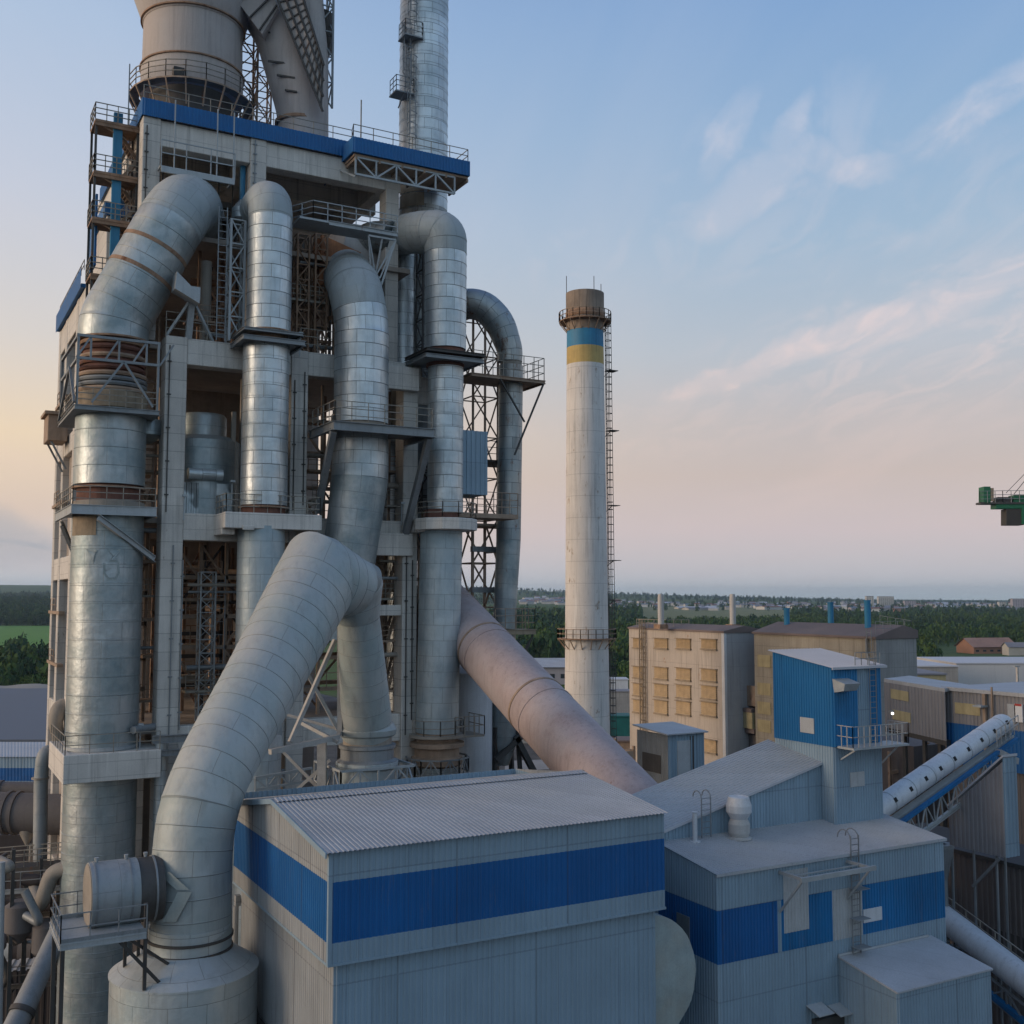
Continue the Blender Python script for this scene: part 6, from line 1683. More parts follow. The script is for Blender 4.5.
    # whirling vent and plain pipe on the roof
    v = PY(739, 822, 44.7); t2 = thing('roof_ventilator', 'white barrel-shaped ventilator on the hall roof beside the hooped ladder', 'ventilator', (v.x, 44.7, ze))
    zr = ze + (44.7 - y0) / (y1 - y0) * 1.5; s = 1.0
    b = MB(); b.lathe(v.x, 44.7, [(.66, zr - .02), (.66, zr + .05), (.5, zr + .1), (.56, zr + .3), (.56, zr + .75), (.44, zr + 1.0)], 28); b.build('vent_base', m['dusty_white'], t2, smooth=True, angle=15)
    b = MB(); b.lathe(v.x, 44.7, [(.44, zr + 1.0), (.66, zr + 1.35), (.66, zr + 1.7), (.54, zr + 2.1), (.5, zr + 2.14), (.44, zr + 2.1)], 28); b.build('vent_hood', m['white'], t2, smooth=True, angle=15)
    b = MB(); v = PY(695, 834, 45.0); zr = ze + (45.0 - y0) / (y1 - y0) * 1.5; b.lathe(v.x, 45.0, [(.28, zr - .02), (.28, zr + .05), (.12, zr + .06), (.13, zr + 1.45), (.17, zr + 1.5)], 16)
    single(b, 'roof_pipe', m['white'], 'short white pipe stub standing left of the barrel ventilator on the hall roof', 'pipe', smooth=True)
right_hall()

def annex():
    y1 = 40.95; p = PY(839, 957, y1); x0 = p.x; zt = p.z; y0 = PX(897, 993, x0).y; x1 = PY(990, 962, y0).x; zf = ZZ(993, x0, y0)
    t = thing('annex', 'small grey lean-to box with flat roof, lower right corner in front of the hall', 'annex', ((x0 + x1) / 2, (y0 + y1) / 2, 0))
    corr_box(t, x0, x1, y0, y1, 0, zf, m['shed_grey'], 'f', 'wall', .2)
    b = MB(); b.corr((x0, y1, 0), (x0, y0, 0), (x0, y0, zf), (x0, y1, zt), .2, .03); b.build('side_wall', m['shed_grey'], t)
    b = MB(); b.corr((x1, y0, 0), (x1, y1, 0), (x1, y1, zt), (x1, y0, zf), .2, .03); b.build('side_wall', m['shed_grey'], t)
    b = MB(); b.hexa([(x0 - .08, y0 - .1, zf - .02), (x1 + .08, y0 - .1, zf - .02), (x1 + .08, y1, zt - .02), (x0 - .08, y1, zt - .02), (x0 - .08, y0 - .1, zf + .07), (x1 + .08, y0 - .1, zf + .07), (x1 + .08, y1, zt + .07), (x0 - .08, y1, zt + .07)])
    b.build('roof', m['roof_flat'], t)
    b = MB(); b.box(x0 - .06, x1 - .2, y1 - .1, y1 - .0, zt + .07, zt + .16); b.build('flashing', m['patch'], t)
annex()

def transfer_tower():
    y0 = 44.6; x0 = PY(834, 770, y0).x; x1 = PY(882, 770, y0).x; y1 = PX(774, 690, x0).y
    t = thing('transfer_tower', 'square tower block, bright blue above and grey below, with balcony, standing on the hall roof', 'tower', ((x0 + x1) / 2, (y0 + y1) / 2, 0))
    zm = ZZ(747, x0, y0); zt = ZZ(668, x0, y0); zl = PX(774, 652, x0).z
    corr_box(t, x0, x1, y0, y1, 0, zm, m['shed_grey'], 'lfr', 'lower_wall', .2)
    b = MB(); b.corr((x0 - .06, y1, zm), (x0 - .06, y0 - .06, zm), (x0 - .06, y0 - .06, zt), (x0 - .06, y1, zl), .2, .035); b.build('upper_wall', m['paint_deep'], t)
    xm = x0 + (x1 - x0) * .5
    corr_box(t, x0 - .06, xm, y0 - .06, y1, zm, zt, m['paint_mid'], 'f', 'upper_wall', .2); corr_box(t, xm, xm + .9, y0 - .06, y1, zm, zt, m['shed_grey'], 'f', 'patch_panel', .2); corr_box(t, xm + .9, x1, y0 - .06, y1, zm, zt, m['paint_mid'], 'fr', 'upper_wall', .2)
    b = MB(); b.corr((x0 - .3, y0 - .35, zt + .02), (x1 + .25, y0 - .35, zt + .02), (x1 + .25, y1 + .2, zl + .1), (x0 - .3, y1 + .2, zl + .1), .25, .04); b.box(x0 - .3, x1 + .25, y0 - .36, y0 - .3, zt - .08, zt + .05); b.build('roof', m['roof_bright'], t)
    p = PX(808.5, 725, x0); b = MB(); b.bbox(x0 - .14, x0 - .05, p.y - .55, p.y + .55, p.z - .45, p.z + .42, .02); b.build('window', m['patch'], t)
    b = MB(); p = PY(857, 779, y0); b.bbox(p.x - .55, p.x + .55, y0 - .06, y0, p.z - .42, p.z + .4, .02); b.build('window', m['patch'], t)
    b = MB(); p = PY(846, 684, y0 - .5); b.hexa([(p.x - .5, y0 - .8, p.z - .35), (p.x + .5, y0 - .8, p.z - .35), (p.x + .5, y0, p.z - .5), (p.x - .5, y0, p.z - .5), (p.x - .6, y0 - 1.0, p.z + .05), (p.x + .6, y0 - 1.0, p.z + .05), (p.x + .6, y0, p.z + .3), (p.x - .6, y0, p.z + .3)]); b.build('hood_vent', m['steel_light'], t)
    z = ZZ(748, x0 + .5, y0 - 1.2); xa, xb = x0 + .2, x1 + .8
    b = MB(); b.box(xa, xb, y0 - 1.3, y0 + .2, z - .12, z); b.bar((xb - .8, y0 - 1.2, z - .1), (x1, y0, z - 1.2), .08); b.bar((xa + .3, y0 - 1.2, z - .1), (xa + .3, y0, z - .8), .08); b.build('balcony', m['steel_light'], t)
    b = MB(); b.rail([(xa, y0, z), (xa, y0 - 1.25, z), (xb, y0 - 1.25, z), (xb, y0 + .2, z)], 1.15, .45, .04, 2); b.build('balcony_railing', m['rail_pale'], t)
    b = MB(); xl = x0 + (x1 - x0) * .78; b.ladder((xl, y0 - .25, z), (xl, y0 - .25, zt + .6), (1, 0, 0), .5, .045, .3)
    b.rail([(xl - 1.1, y0, zt + .1), (xl + .9, y0, zt + .1)], .7, .5, .04, 2)
    b.build('ladder', m['steel'], t)
m['paint_deep'] = surf('tower_blue_sheet', (.003, .13, .33), .5, 0, var=.12, scale=.3, streak=.25, fine=.04, bump=0)
m['paint_mid'] = surf('tower_blue_sheet_light', (.012, .19, .42), .5, 0, var=.18, scale=.5, streak=.35, fine=.04, bump=0)
m['roof_bright'] = surf('pale_roof_sheet', (.52, .53, .56), .5, .1, var=.08, scale=.3, streak=0, fine=.05, bump=0)
transfer_tower()

def gallery_slope():
    # inclined conveyor gallery behind the hall: grey ribbed roof rising to the tower block
    y0, y1 = 45.6, 49.8
    a = PY(668, 828, y0); c = PY(821, 762, y0)
    t = thing('conveyor_gallery', 'ribbed grey gallery roof climbing from behind the big shed to the blue tower block', 'gallery', (c.x, y0, 0))
    b = MB(); b.corr((a.x - 2, y0, a.z - .9 + .35), (c.x, y0, c.z), (c.x, y1, c.z + .9), (a.x - 2, y1, a.z + .3), .22, .04); b.build('roof_unused', m['roof'], t) if False else None
    zl = lambda x: a.z + (c.z - a.z) * (x - a.x) / (c.x - a.x)
    xs = a.x - 2.5
    b = MB(); n = 60
    b.corr((c.x, y0 - .12, zl(c.x)), (c.x, y1 + .1, zl(c.x) + .75), (xs, y1 + .1, zl(xs) + .75), (xs, y0 - .12, zl(xs)), .24, .04, flip=False)
    b.build('roof', m['roof'], t)
    b = MB()
    b.corr((xs, y0, 0), (c.x, y0, 0), (c.x, y0, zl(c.x)), (xs, y0, zl(xs)), .22, .035); b.corr((xs, y1, 0), (xs, y0, 0), (xs, y0, zl(xs)), (xs, y1, zl(xs) + .7), .22, .035)
    b.build('wall', m['shed_grey'], t)
    b = MB(); b.bar((xs, y0 - .14, zl(xs) - .04), (c.x, y0 - .14, zl(c.x) - .04), .05, .14); b.build('edge_trim', m['roof_bright'], t)
gallery_slope()

def cabin():
    D = 84; A = PD(668, 735, D); x0, y0 = A.x, A.y; zt = A.z
    x1 = PY(704, 735, y0).x; y1 = PX(637, 735, x0).y
    t = thing('cabin', 'small dark grey metal cabin between the pink duct and the cream building', 'cabin', ((x0 + x1) / 2, (y0 + y1) / 2, 0))
    corr_box(t, x0, x1, y0, y1, 18, zt, m['shed_grey'], 'fr', 'wall', .3); corr_box(t, x0, x1, y0, y1, 18, zt, m['steel'], 'l', 'side_wall', .3)
    MB().hexa([(x0 - .3, y0 - .3, zt), (x1 + .2, y0 - .3, zt), (x1 + .2, y1 + .2, zt + .3), (x0 - .3, y1 + .2, zt + .3), (x0 - .3, y0 - .3, zt + .1), (x1 + .2, y0 - .3, zt + .1), (x1 + .2, y1 + .2, zt + .4), (x0 - .3, y1 + .2, zt + .4)]) 
    b = MB(); b.hexa([(x0 - .3, y0 - .3, zt), (x1 + .2, y0 - .3, zt), (x1 + .2, y1 + .2, zt + .3), (x0 - .3, y1 + .2, zt + .3), (x0 - .3, y0 - .3, zt + .1), (x1 + .2, y0 - .3, zt + .1), (x1 + .2, y1 + .2, zt + .4), (x0 - .3, y1 + .2, zt + .4)]); b.build('roof', m['roof'], t)
    xa = PY(677, 755, y0).x; xb = PY(690, 755, y0).x
    MB().bbox(xa, xb, y0 - .08, y0, zt - 3.4, zt - .5, .02).build('door', m['patch'], t); MB().box(xb, xb + .4, y0 - .03, y0 + .3, zt - 3.4, zt - .2).build('door_gap', m['steel_dark'], t)
    p = PX(652, 760, x0); MB().box(x0 - .06, x0, p.y - 1.2, p.y + 1.2, p.z - .9, p.z + .5).build('panel', m['steel_dark'], t)
    MB().box(x0 + .3, x1 - .3, y0 + .3, y1 - .3, 0, 18.2).build('base_wall', m['concrete_dark'], t)
cabin()

def cream_building():
    D = 140; A = PD(724, 633, D); x0, y0 = A.x, A.y; zt = A.z; y1 = PX(629, 630, x0).y; x1 = PY(764, 630, y0).x
    t = thing('cream_building', 'tall cream building with orange louvre windows and two thin vent pipes on its roof', 'building', ((x0 + x1) / 2, (y0 + y1) / 2, 0))
    MB().box(x0, x0 + .4, y0 + .4, y1, 0, zt).build('wall', m['tan_wall_sunlit'], t); MB().box(x0, x1, y0, y0 + .4, 0, zt).build('side_wall', m['tan_side_shaded'], t); MB().box(x0 + .4, x1, y1 - .4, y1, 0, zt).build('rear_wall', m['tan_side_shaded'], t); MB().box(x1 - .4, x1, y0 + .4, y1 - .4, 0, zt).build('rear_wall', m['tan_side_shaded'], t)
    b = MB(); xm = (x0 + x1) / 2; b.hexa([(x0 - .15, y0 - .15, zt), (xm, y0 - .15, zt), (xm, y1 + .15, zt), (x0 - .15, y1 + .15, zt), (x0 - .15, y0 - .15, zt + .25), (xm, y0 - .15, zt + .9), (xm, y1 + .15, zt + .9), (x0 - .15, y1 + .15, zt + .25)]); b.hexa([(xm, y0 - .15, zt), (x1 + .15, y0 - .15, zt), (x1 + .15, y1 + .15, zt), (xm, y1 + .15, zt), (xm, y0 - .15, zt + .9), (x1 + .15, y0 - .15, zt + .25), (x1 + .15, y1 + .15, zt + .25), (xm, y1 + .15, zt + .9)]); b.build('roof', m['roof_brown'], t)
    MB().box(x0 - .05, x0 + .35, y0 - .05, y0 + .5, 0, zt - .05).build('corner_strip', m['white'], t)
    cols = ((394, 430), (483, 537), (575, 633), (680, 742)); rows = ((335, 370), (462, 503), (533, 577), (602, 647), (760, 800))
    for ci, (a, c) in enumerate(cols):
        for ri, (u, v) in enumerate(rows):
            if ri == 4 and ci < 3: continue
            k = 4.197; sl = (3 - ci) * (-1.5 if ri == 0 else -4.0 if ri < 4 else -8)
            p = PX(540 + a / k, 560 + (v + sl) / k, x0); q = PX(540 + c / k, 560 + (u + sl) / k, x0)
            b = MB(); ya, yb = min(p.y, q.y), max(p.y, q.y)
            b.box(x0 - .30, x0 + .05, ya - .12, yb + .12, p.z - .2, p.z - .02); b.box(x0 - .38, x0 + .05, ya - .15, yb + .15, q.z + .02, q.z + .12)
            b.box(x0 - .04, x0 + .03, ya - .11, yb + .11, p.z - .1, q.z + .1)
            fr = b.build('window', m['bellows_ochre'], t)
            b = MB(); hgt = (q.z - p.z); n = 6
            for s in range(n):
                z = p.z + hgt * s / n; b.quad((x0 - .22, yb, z), (x0 - .22, ya, z), (x0 - .04, ya, z + hgt / n), (x0 - .04, yb, z + hgt / n)); b.quad((x0 - .04, yb, z), (x0 - .04, ya, z), (x0 - .22, ya, z), (x0 - .22, yb, z))
            b.build('louvre', m['shutter'], fr)
    for px, py in ((661, 592), (733, 592)):
        p = PD(px, 630, D + 9); b = MB(); b.lathe(p.x, p.y, [(.42, zt + .2), (.42, ZZ(598, p.x, p.y)), (.34, ZZ(594, p.x, p.y))], 16); b.build('vent_pipe', m['dusty_white'], t, smooth=True)
        b = MB(); b.box(p.x - .7, p.x + .7, p.y - .7, p.y + .7, zt + .3, zt + .9); b.build('vent_curb', m['steel_rust'], t)
    y = PX(645.5, 700, x0).y
    b = MB(); b.ladder((x0 - .3, y, ZZ(740, x0, y)), (x0 - .3, y, zt + 1.4), (0, 1, 0), .9, .1, .7, True, (-1, 0, 0)); b.build('ladder', m['bellows_ochre'], t)
    b = MB(); b.rail([(x0, y + 2, zt + .35), (x0, y - 5, zt + .35), (x0 + 4, y - 5, zt + .35)], 1.1, 1.5, .07); b.build('roof_railing', m['rail'], t)
    # low link between the two tall buildings
    t2 = thing('link_bridge', 'brown covered passage bridging the gap between the cream and the ochre building', 'passage', (x1 + 3, y0, 0))
    p, q = PD(737, 745, 138), PD(757, 690, 138)
    for (a, b_, u, v, mt) in ((740, 760, 686, 706, 'steel_brown'), (733, 760, 708, 712, 'roof_brown'), (734, 760, 712, 728, 'ochre_panel'), (736, 760, 728, 733, 'roof_brown'), (742, 757, 735, 760, 'duct_dark')):
        p, q = PD(a + 12, v, 141), PD(b_, u, 141); b = MB(); b.box(p.x, p.x + 2.6, p.y - 1.2, p.y + 1.0, p.z, q.z); b.build('passage_wall', m[mt], t2)
    b = MB(); p = PD(750, 760, 137)
    for dx in (0, 2.5): b.bar((p.x + dx, p.y, 0), (p.x + dx, p.y, p.z), .4)
    b.build('post', m['steel_dark'], t2)
cream_building()

def ochre_building():
    D = 122; A = PD(876, 639, D); x0, y0 = A.x, A.y; zt = A.z; y1 = PX(754, 636, x0).y; x1 = PY(916, 630, y0).x
    t = thing('ochre_building', 'broad ochre block building with three blue vent pipes behind the blue tower block', 'building', ((x0 + x1) / 2, (y0 + y1) / 2, 0))
    MB().box(x0, x0 + .4, y0 + .4, y1, 0, zt).build('wall', m['ochre_wall'], t); MB().box(x0, x1, y0, y0 + .4, 0, zt).build('side_wall', m['block_grey'], t); MB().box(x1 - .4, x1, y0 + .4, y1, 0, zt).build('rear_wall', m['block_grey'], t); MB().box(x0 + .4, x1 - .4, y1 - .4, y1, 0, zt).build('rear_wall', m['block_grey'], t)
    b = MB(); xm = (x0 + x1) / 2 + 1; b.hexa([(x0 - .25, y0 - .15, zt), (xm, y0 - .15, zt), (xm, y1 + .15, zt), (x0 - .25, y1 + .15, zt), (x0 - .25, y0 - .15, zt + .25), (xm, y0 - .15, zt + 1.5), (xm, y1 + .15, zt + 1.5), (x0 - .25, y1 + .15, zt + .25)]); b.hexa([(xm, y0 - .15, zt), (x1 + .15, y0 - .15, zt), (x1 + .15, y1 + .15, zt), (xm, y1 + .15, zt), (xm, y0 - .15, zt + 1.5), (x1 + .15, y0 - .15, zt + .9), (x1 + .15, y1 + .15, zt + .9), (xm, y1 + .15, zt + 1.5)]); b.build('roof', m['roof_brown'], t)
    for ri, py in enumerate((656, 684, 703, 721)):
        for px in (764.5,):
            p = PX(px, py + 5, x0); b = MB(); b.box(x0 - .08, x0, p.y - 1.2, p.y + 1.2, p.z - .75, p.z + .75); b.build('window', m['ochre_panel'], t)
    for i, (px, top) in enumerate(((787, 608), (831, 602), (868, 600))):
        p = PD(px, 630, D + (14, 9, 2)[i] + 3); b = MB(); b.lathe(p.x, p.y, [(.36, zt + .3), (.36, ZZ(top + 2, p.x, p.y)), (.42, ZZ(top, p.x, p.y))], 16); b.build('vent_pipe', m['paint_sky'], t, smooth=True)
    b = MB(); b.rail([(x0 + .3, y0 + .3, zt + .35), (x1 - .3, y0 + .3, zt + .35), (x1 - .3, y0 + 5, zt + .9)], 1.6, 1.2, .04, 2); b.build('roof_railing', m['steel'], t)
    x = x0 - .3; y = PX(872, 680, x0).y
    b = MB(); b.ladder((x, y, 20), (x, y, zt + 1), (0, 1, 0), .7, .08, .6); b.bar((x, y + .4, 10), (x, y + .4, zt), .2); b.build('ladder', m['steel'], t)
ochre_building()
# ------------------------------------------------------------------ right-hand works
def right_gallery():
    # hall wing facing left, runs towards the camera at the right edge
    D = 92; A = PD(945, 690, D); x0 = A.x; ya = A.y; yb = PX(1120, 690, x0).y; zt = A.z; zt2 = ZZ(688, x0, yb)
    zt2 = PX(1024, 690, x0).z
    yc = PX(1024, 690, x0).y
    t = thing('gallery_hall', 'grey flat-roofed hall with a blue stripe at the right edge, above the hopper', 'hall', (x0 + 6, ya - 5, 0))
    yn = yc - 16
    zb, zc = ZZ(722, x0, ya), ZZ(757, x0, ya)
    corr_box(t, x0, x0 + 16, yn, ya, zb, zt, m['shed_grey_dark'], 'lb', 'upper_wall', .35, .05); corr_box(t, x0, x0 + 16, yn, ya, zc - .4, zb, m['shed_blue'], 'l', 'blue_band', .35, .05)
    corr_box(t, x0 + .3, x0 + 16, yn, ya - .3, 0, zc, m['duct_dark'], 'lb', 'lower_wall', .35, .05)
    b = MB(); b.box(x0 - .25, x0 + 16, yn, ya + .2, zt, zt + .3); b.build('roof', m['roof'], t)
    for (px, py) in ((968, 709),):
        p = PX(px, py, x0); MB().box(x0 - .1, x0, p.y - 1.2, p.y + 1.2, p.z - .45, p.z + .45).build('window', m['ochre_panel'], t)
    b = MB(); y = PX(987, 700, x0).y; b.bar((x0 - .3, y, zt), (x0 - .3, y, zc), .25); b.bar((x0 - .3, y - .7, zt + .6), (x0 - .3, y - .7, zb), .12); b.build('drainpipe', m['steel_brown'], t)
    p = PX(985, 706, x0); b = MB(); b.box(x0 - 1.0, x0 - .1, p.y - .4, p.y + .4, p.z - .05, p.z + .1); b.build('lamp_arm', m['steel_light'], t)
    for i, px in enumerate((1013, 1020)):
        p = PX(px, 713, x0); b = MB(); b.box(x0 - .2, x0 - .08, p.y - .35, p.y + .35, p.z - .7, p.z + .7); fr = b.build('notice_board', m['sign_white'] if i else m['patch'], t)
        if i: MB().box(x0 - .22, x0 - .2, p.y - .3, p.y + .3, p.z + .55, p.z + .72).build('red_stripe', m['sign_red'], fr)
    # sloping link to the left
    q = PD(884, 682, D + 5)
    t2 = thing('sloping_gallery', 'slanting grey gallery with two amber windows leading to the flat-roofed hall', 'gallery', (q.x, q.y, 0))
    r = PD(945, 692, D - 1); k = Vector((5, 1.5, 0))
    def P3(px, py, f): 
        a = q.lerp(r, (px - 884) / 61.0); return Vector((a.x, a.y, ZZ(py, a.x, a.y)))
    a0, a1, b0, b1 = P3(884, 682, 0), P3(945, 692, 0), P3(884, 727, 0), P3(945, 741, 0)
    b = MB(); b.corr(b0, b1, a1, a0, .35, .05); b.build('wall', m['shed_grey_dark'], t2)
    b = MB(); b.hexa([a0, a1, a1 + k, a0 + k, a0 + Vector((0, 0, .3)), a1 + Vector((0, 0, .3)), a1 + k + Vector((0, 0, .3)), a0 + k + Vector((0, 0, .3))]); b.build('roof', m['roof'], t2)
    b = MB(); b.hexa([b0 - Vector((0, 0, .4)), b1 - Vector((0, 0, .4)), b1 + k - Vector((0, 0, .4)), b0 + k - Vector((0, 0, .4)), b0, b1, b1 + k, b0 + k]); b.build('floor', m['steel_dark'], t2)
    nrm = (b1 - b0).cross(a0 - b0).normalized()
    if nrm.dot(Vector((FX_, FY_, 0))) > 0: nrm = -nrm
    for px, py in ((900.5, 695), (902, 716)):
        c = P3(px, py, 0) + nrm * .08; s = (b1 - b0).normalized() * 1.0; u = Vector((0, 0, .42))
        MB().hexa([c - s - u, c + s - u, c + s - u - nrm * .1, c - s - u - nrm * .1, c - s + u, c + s + u, c + s + u - nrm * .1, c - s + u - nrm * .1])
        b = MB(); b.hexa([c - s - u, c + s - u, c + s - u - nrm * .1, c - s - u - nrm * .1, c - s + u, c + s + u, c + s + u - nrm * .1, c - s + u - nrm * .1]); b.build('window', m['ochre_panel'], t2)
    b = MB()
    for px in (905, 925, 940):
        a = P3(px, 735, 0) + Vector((.6, .6, 0)); b.bar((a.x, a.y, 0), (a.x, a.y, a.z), .3)
    b.build('post', m['steel_dark'], t2)
    # lit lamp on the balcony side
    l = PD(892.5, 713.5, D + 2 - 1.0); t3 = thing('wall_lamp', 'small lit lamp on the slanting grey gallery right of the blue tower block', 'lamp', l)
    b = MB(); b.lathe(l.x, l.y, [(.04, l.z - .11), (.11, l.z - .06), (.11, l.z + .06), (.04, l.z + .11)], 12); b.build('lamp_lens', m['lamp'], t3, smooth=True)
    b = MB(); b.bar(l, l + Vector((.6, .9, .1)), .08); b.box(l.x - .05, l.x + .3, l.y + .1, l.y + .3, l.z - .1, l.z + .25); b.build('lamp_body', m['steel'], t3)
    # dark lower buildings behind
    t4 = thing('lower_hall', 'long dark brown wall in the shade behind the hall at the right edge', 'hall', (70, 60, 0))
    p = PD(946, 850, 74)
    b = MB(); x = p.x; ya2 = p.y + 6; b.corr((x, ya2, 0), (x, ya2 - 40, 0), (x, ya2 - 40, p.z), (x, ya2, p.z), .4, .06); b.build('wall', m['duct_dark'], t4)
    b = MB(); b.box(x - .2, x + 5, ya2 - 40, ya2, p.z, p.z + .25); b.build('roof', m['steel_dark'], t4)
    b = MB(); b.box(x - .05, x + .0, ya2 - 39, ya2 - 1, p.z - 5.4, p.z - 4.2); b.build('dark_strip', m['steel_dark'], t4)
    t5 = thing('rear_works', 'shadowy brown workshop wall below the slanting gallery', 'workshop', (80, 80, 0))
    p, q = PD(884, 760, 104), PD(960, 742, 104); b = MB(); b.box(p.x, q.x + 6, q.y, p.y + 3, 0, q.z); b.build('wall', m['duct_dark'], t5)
    b = MB()
    for k in range(9): 
        a = p.lerp(q, k / 8) + Vector((-.6, -1.2, 0)); b.bar((a.x, a.y, 0), (a.x, a.y, a.z + 1), .25)
    b.bar(p + Vector((-.6, -1.2, -4)), q + Vector((-.6, -1.2, -4)), .3); b.bar(p + Vector((-.6, -1.2, -1)), q + Vector((-.6, -1.2, -1)), .3); b.build('steelwork', m['steel_brown'], t5)
m['shed_grey_dark'] = surf('worn_grey_sheet', (.27, .265, .275), .6, .1, var=.12, scale=.3, streak=.25, fine=.05, bump=0)
right_gallery()

def conveyor():
    a, c = PD(868, 816, 64), PD(1004, 722, 74)
    d = (c - a).normalized(); r = .66
    t = thing('conveyor', 'white covered tube conveyor with small dark portholes climbing to the hall at the right', 'conveyor', (c.x, c.y, 0), 'tube conveyors')
    side = Vector((0, 0, 1)).cross(d).normalized(); up = d.cross(side).normalized()
    if up.z < 0: up = -up
    if side.dot(Vector((FX_, FY_, 0))) > 0: side = -side
    P, Q = smooth_path([a, c, c + Vector((.9, .9, -.8))], [r, r, r], .7, 5)
    MB().sweep(P, Q, 28).build('tube', m['white'], t, smooth=True)
    L = (c - a).length; n = 9
    for i in range(n):
        p = a + d * (L * (i + 1.2) / (n + .6)) + side * (r * .915) + up * (r * .404)
        b = MB(); nn = (side * .86 + up * .38).normalized(); w = up * .86 - side * .38
        k = d * .13; w = w.normalized() * .13
        b.hexa([p - k - w - nn * .1, p + k - w - nn * .1, p + k + w - nn * .1, p - k + w - nn * .1, p - k - w + nn * .02, p + k - w + nn * .02, p + k + w + nn * .02, p - k + w + nn * .02]); b.build('porthole', m['black'], t)
    for i in range(7): band(t, a + d * (L * (i + .9) / 7.4), d, r, .06, .02, m['steel_light'], 'band', 24)
    b = MB(); o = side * .9 - up * .95
    b.bar(a + o, c + o - d * .3, .26, .2); b.build('blue_rail', m['shed_blue2'], t)
    b = MB(); o1 = side * .3 - up * .95; b.bar(a + o1, c + o1, .5, .2); o2 = side * .8 - up * 2.4; b.truss(a + o2 - Vector((0, 0, .2)), c + o2 - d * 4 - Vector((0, 0, .2)), a + o, c + o - d * 4, 14, .1)
    b.bar(a + o2 + d * 1, c + o2 - d * 3, .16)
    b.build('truss', m['steel_light'], t)
    b = MB(); b.rail([c - d * 3 + side * .9 - up * .6, c + side * .9 - up * .6], 1.1, .6, .05, 2); b.bar(c + o - d * 3, c + o - d * .6 + Vector((0, 0, -1.4)), .4); b.build('railing', m['rail_pale'], t)
    # hopper house on legs
    y0 = PD(965, 800, 66).y; A = PY(958, 790, y0); x0 = A.x; x1 = PY(1003, 790, y0).x
    D = 66; A = PD(1003, 775, D); x1 = A.x; y0 = A.y
    y1 = PX(948, 790, x1).y; 
    t = thing('hopper_house', 'corrugated hopper cabin on tall thin legs, right edge below the white tube conveyor', 'hopper', (x1, y0, 0))
    zt, zb = ZZ(762, x1, y0), ZZ(858, x1, y0)
    xe = x1 + 1.25; ye = y1
    b = MB(); b.corr((x1, ye, zb + 1.3 * 0), (x1, y0, zb), (x1, y0, zt), (x1, ye, zt - 3.4), .3, .05); b.build('side_wall', m['shed_grey_dark'], t)
    corr_box(t, x1, xe, y0, y0 + .5, zb, zt + .3, m['shed_grey'], 'fr', 'wall', .3, .05)
    b = MB(); b.hexa([(x1 - .1, y0 - .1, zt + .3), (xe, y0 - .1, zt + .3), (xe, ye, zt - 3.3), (x1 - .1, ye, zt - 3.3), (x1 - .1, y0 - .1, zt + .45), (xe, y0 - .1, zt + .45), (xe, ye, zt - 3.15), (x1 - .1, ye, zt - 3.15)]); b.build('roof', m['roof_bright'], t)
    b = MB()
    for x, y in ((x1 + .2, y0 + .8), (x1 + 1.0, y0 + .8), (x1 + .2, y0 + 2.4), (x1 + .2, y0 + 4.0)): b.bar((x, y, 0), (x, y, zb), .11)
    b.bar((x1, y0 + .4, zb - .1), (x1, y0 + 2.4, zb - 2.2), .14); pass
    for z in (zb - 6.3, zb - 12):
        b.bar((x1, y0 + .6, z), (x1, y0 + 4.1, z), .08)
        for yy in (y0 + .7, y0 + 3.6): b.box(x1 - 1, x1 + .4, yy, yy + 1.3, z - .06, z + .02)
    b.tube((x1 - .2, y0 + 4.4, 0), (x1 - .2, y0 + 4.4, zb), .26, 12); b.lathe(x1 - .2, y0 + 4.4, [(.26, zb - 2.2), (.7, zb - .2), (.7, zb)], 16)
    b.build('leg_frame', m['steel'], t)
    # lower tube conveyor bottom right
    a, c = PD(905, 888, 74), PD(1110, 1046, 56); d = (c - a).normalized()
    t = thing('conveyor', 'lower white tube conveyor running down past the lean-to box in the lower right corner', 'conveyor', (c.x, c.y, 0), 'tube conveyors')
    MB().sweep([a, c], .8, 28).build('tube', m['white'], t, smooth=True)
    side = Vector((0, 0, 1)).cross(d).normalized(); 
    if side.dot(Vector((FX_, FY_, 0))) > 0: side = -side
    b = MB(); b.rail([a - side * .7 + Vector((0, 0, .1)), c - side * .7 + Vector((0, 0, .1))], .9, 1.4, .05, 2); b.build('railing', m['rail'], t)
    b = MB(); o = side * .5 - Vector((0, 0, 1)); b.truss(a + o, c + o, a + o - Vector((0, 0, 1.2)), c + o - Vector((0, 0, 1.2)), 10, .12); b.build('truss', m['steel'], t)
    b = MB(); o = side * .55 - Vector((0, 0, 1.9)); b.bar(a + o, c + o, .3, .3); b.build('blue_rail', m['shed_blue2'], t)
    for i in range(5):
        p = a + d * ((c - a).length * (i + 1) / 6) + side * .5 + Vector((0, 0, .2)); b = MB(); b.box(p.x - .1, p.x + .1, p.y - .1, p.y + .1, p.z - .1, p.z + .1); b.build('porthole', m['black'], t)
conveyor()

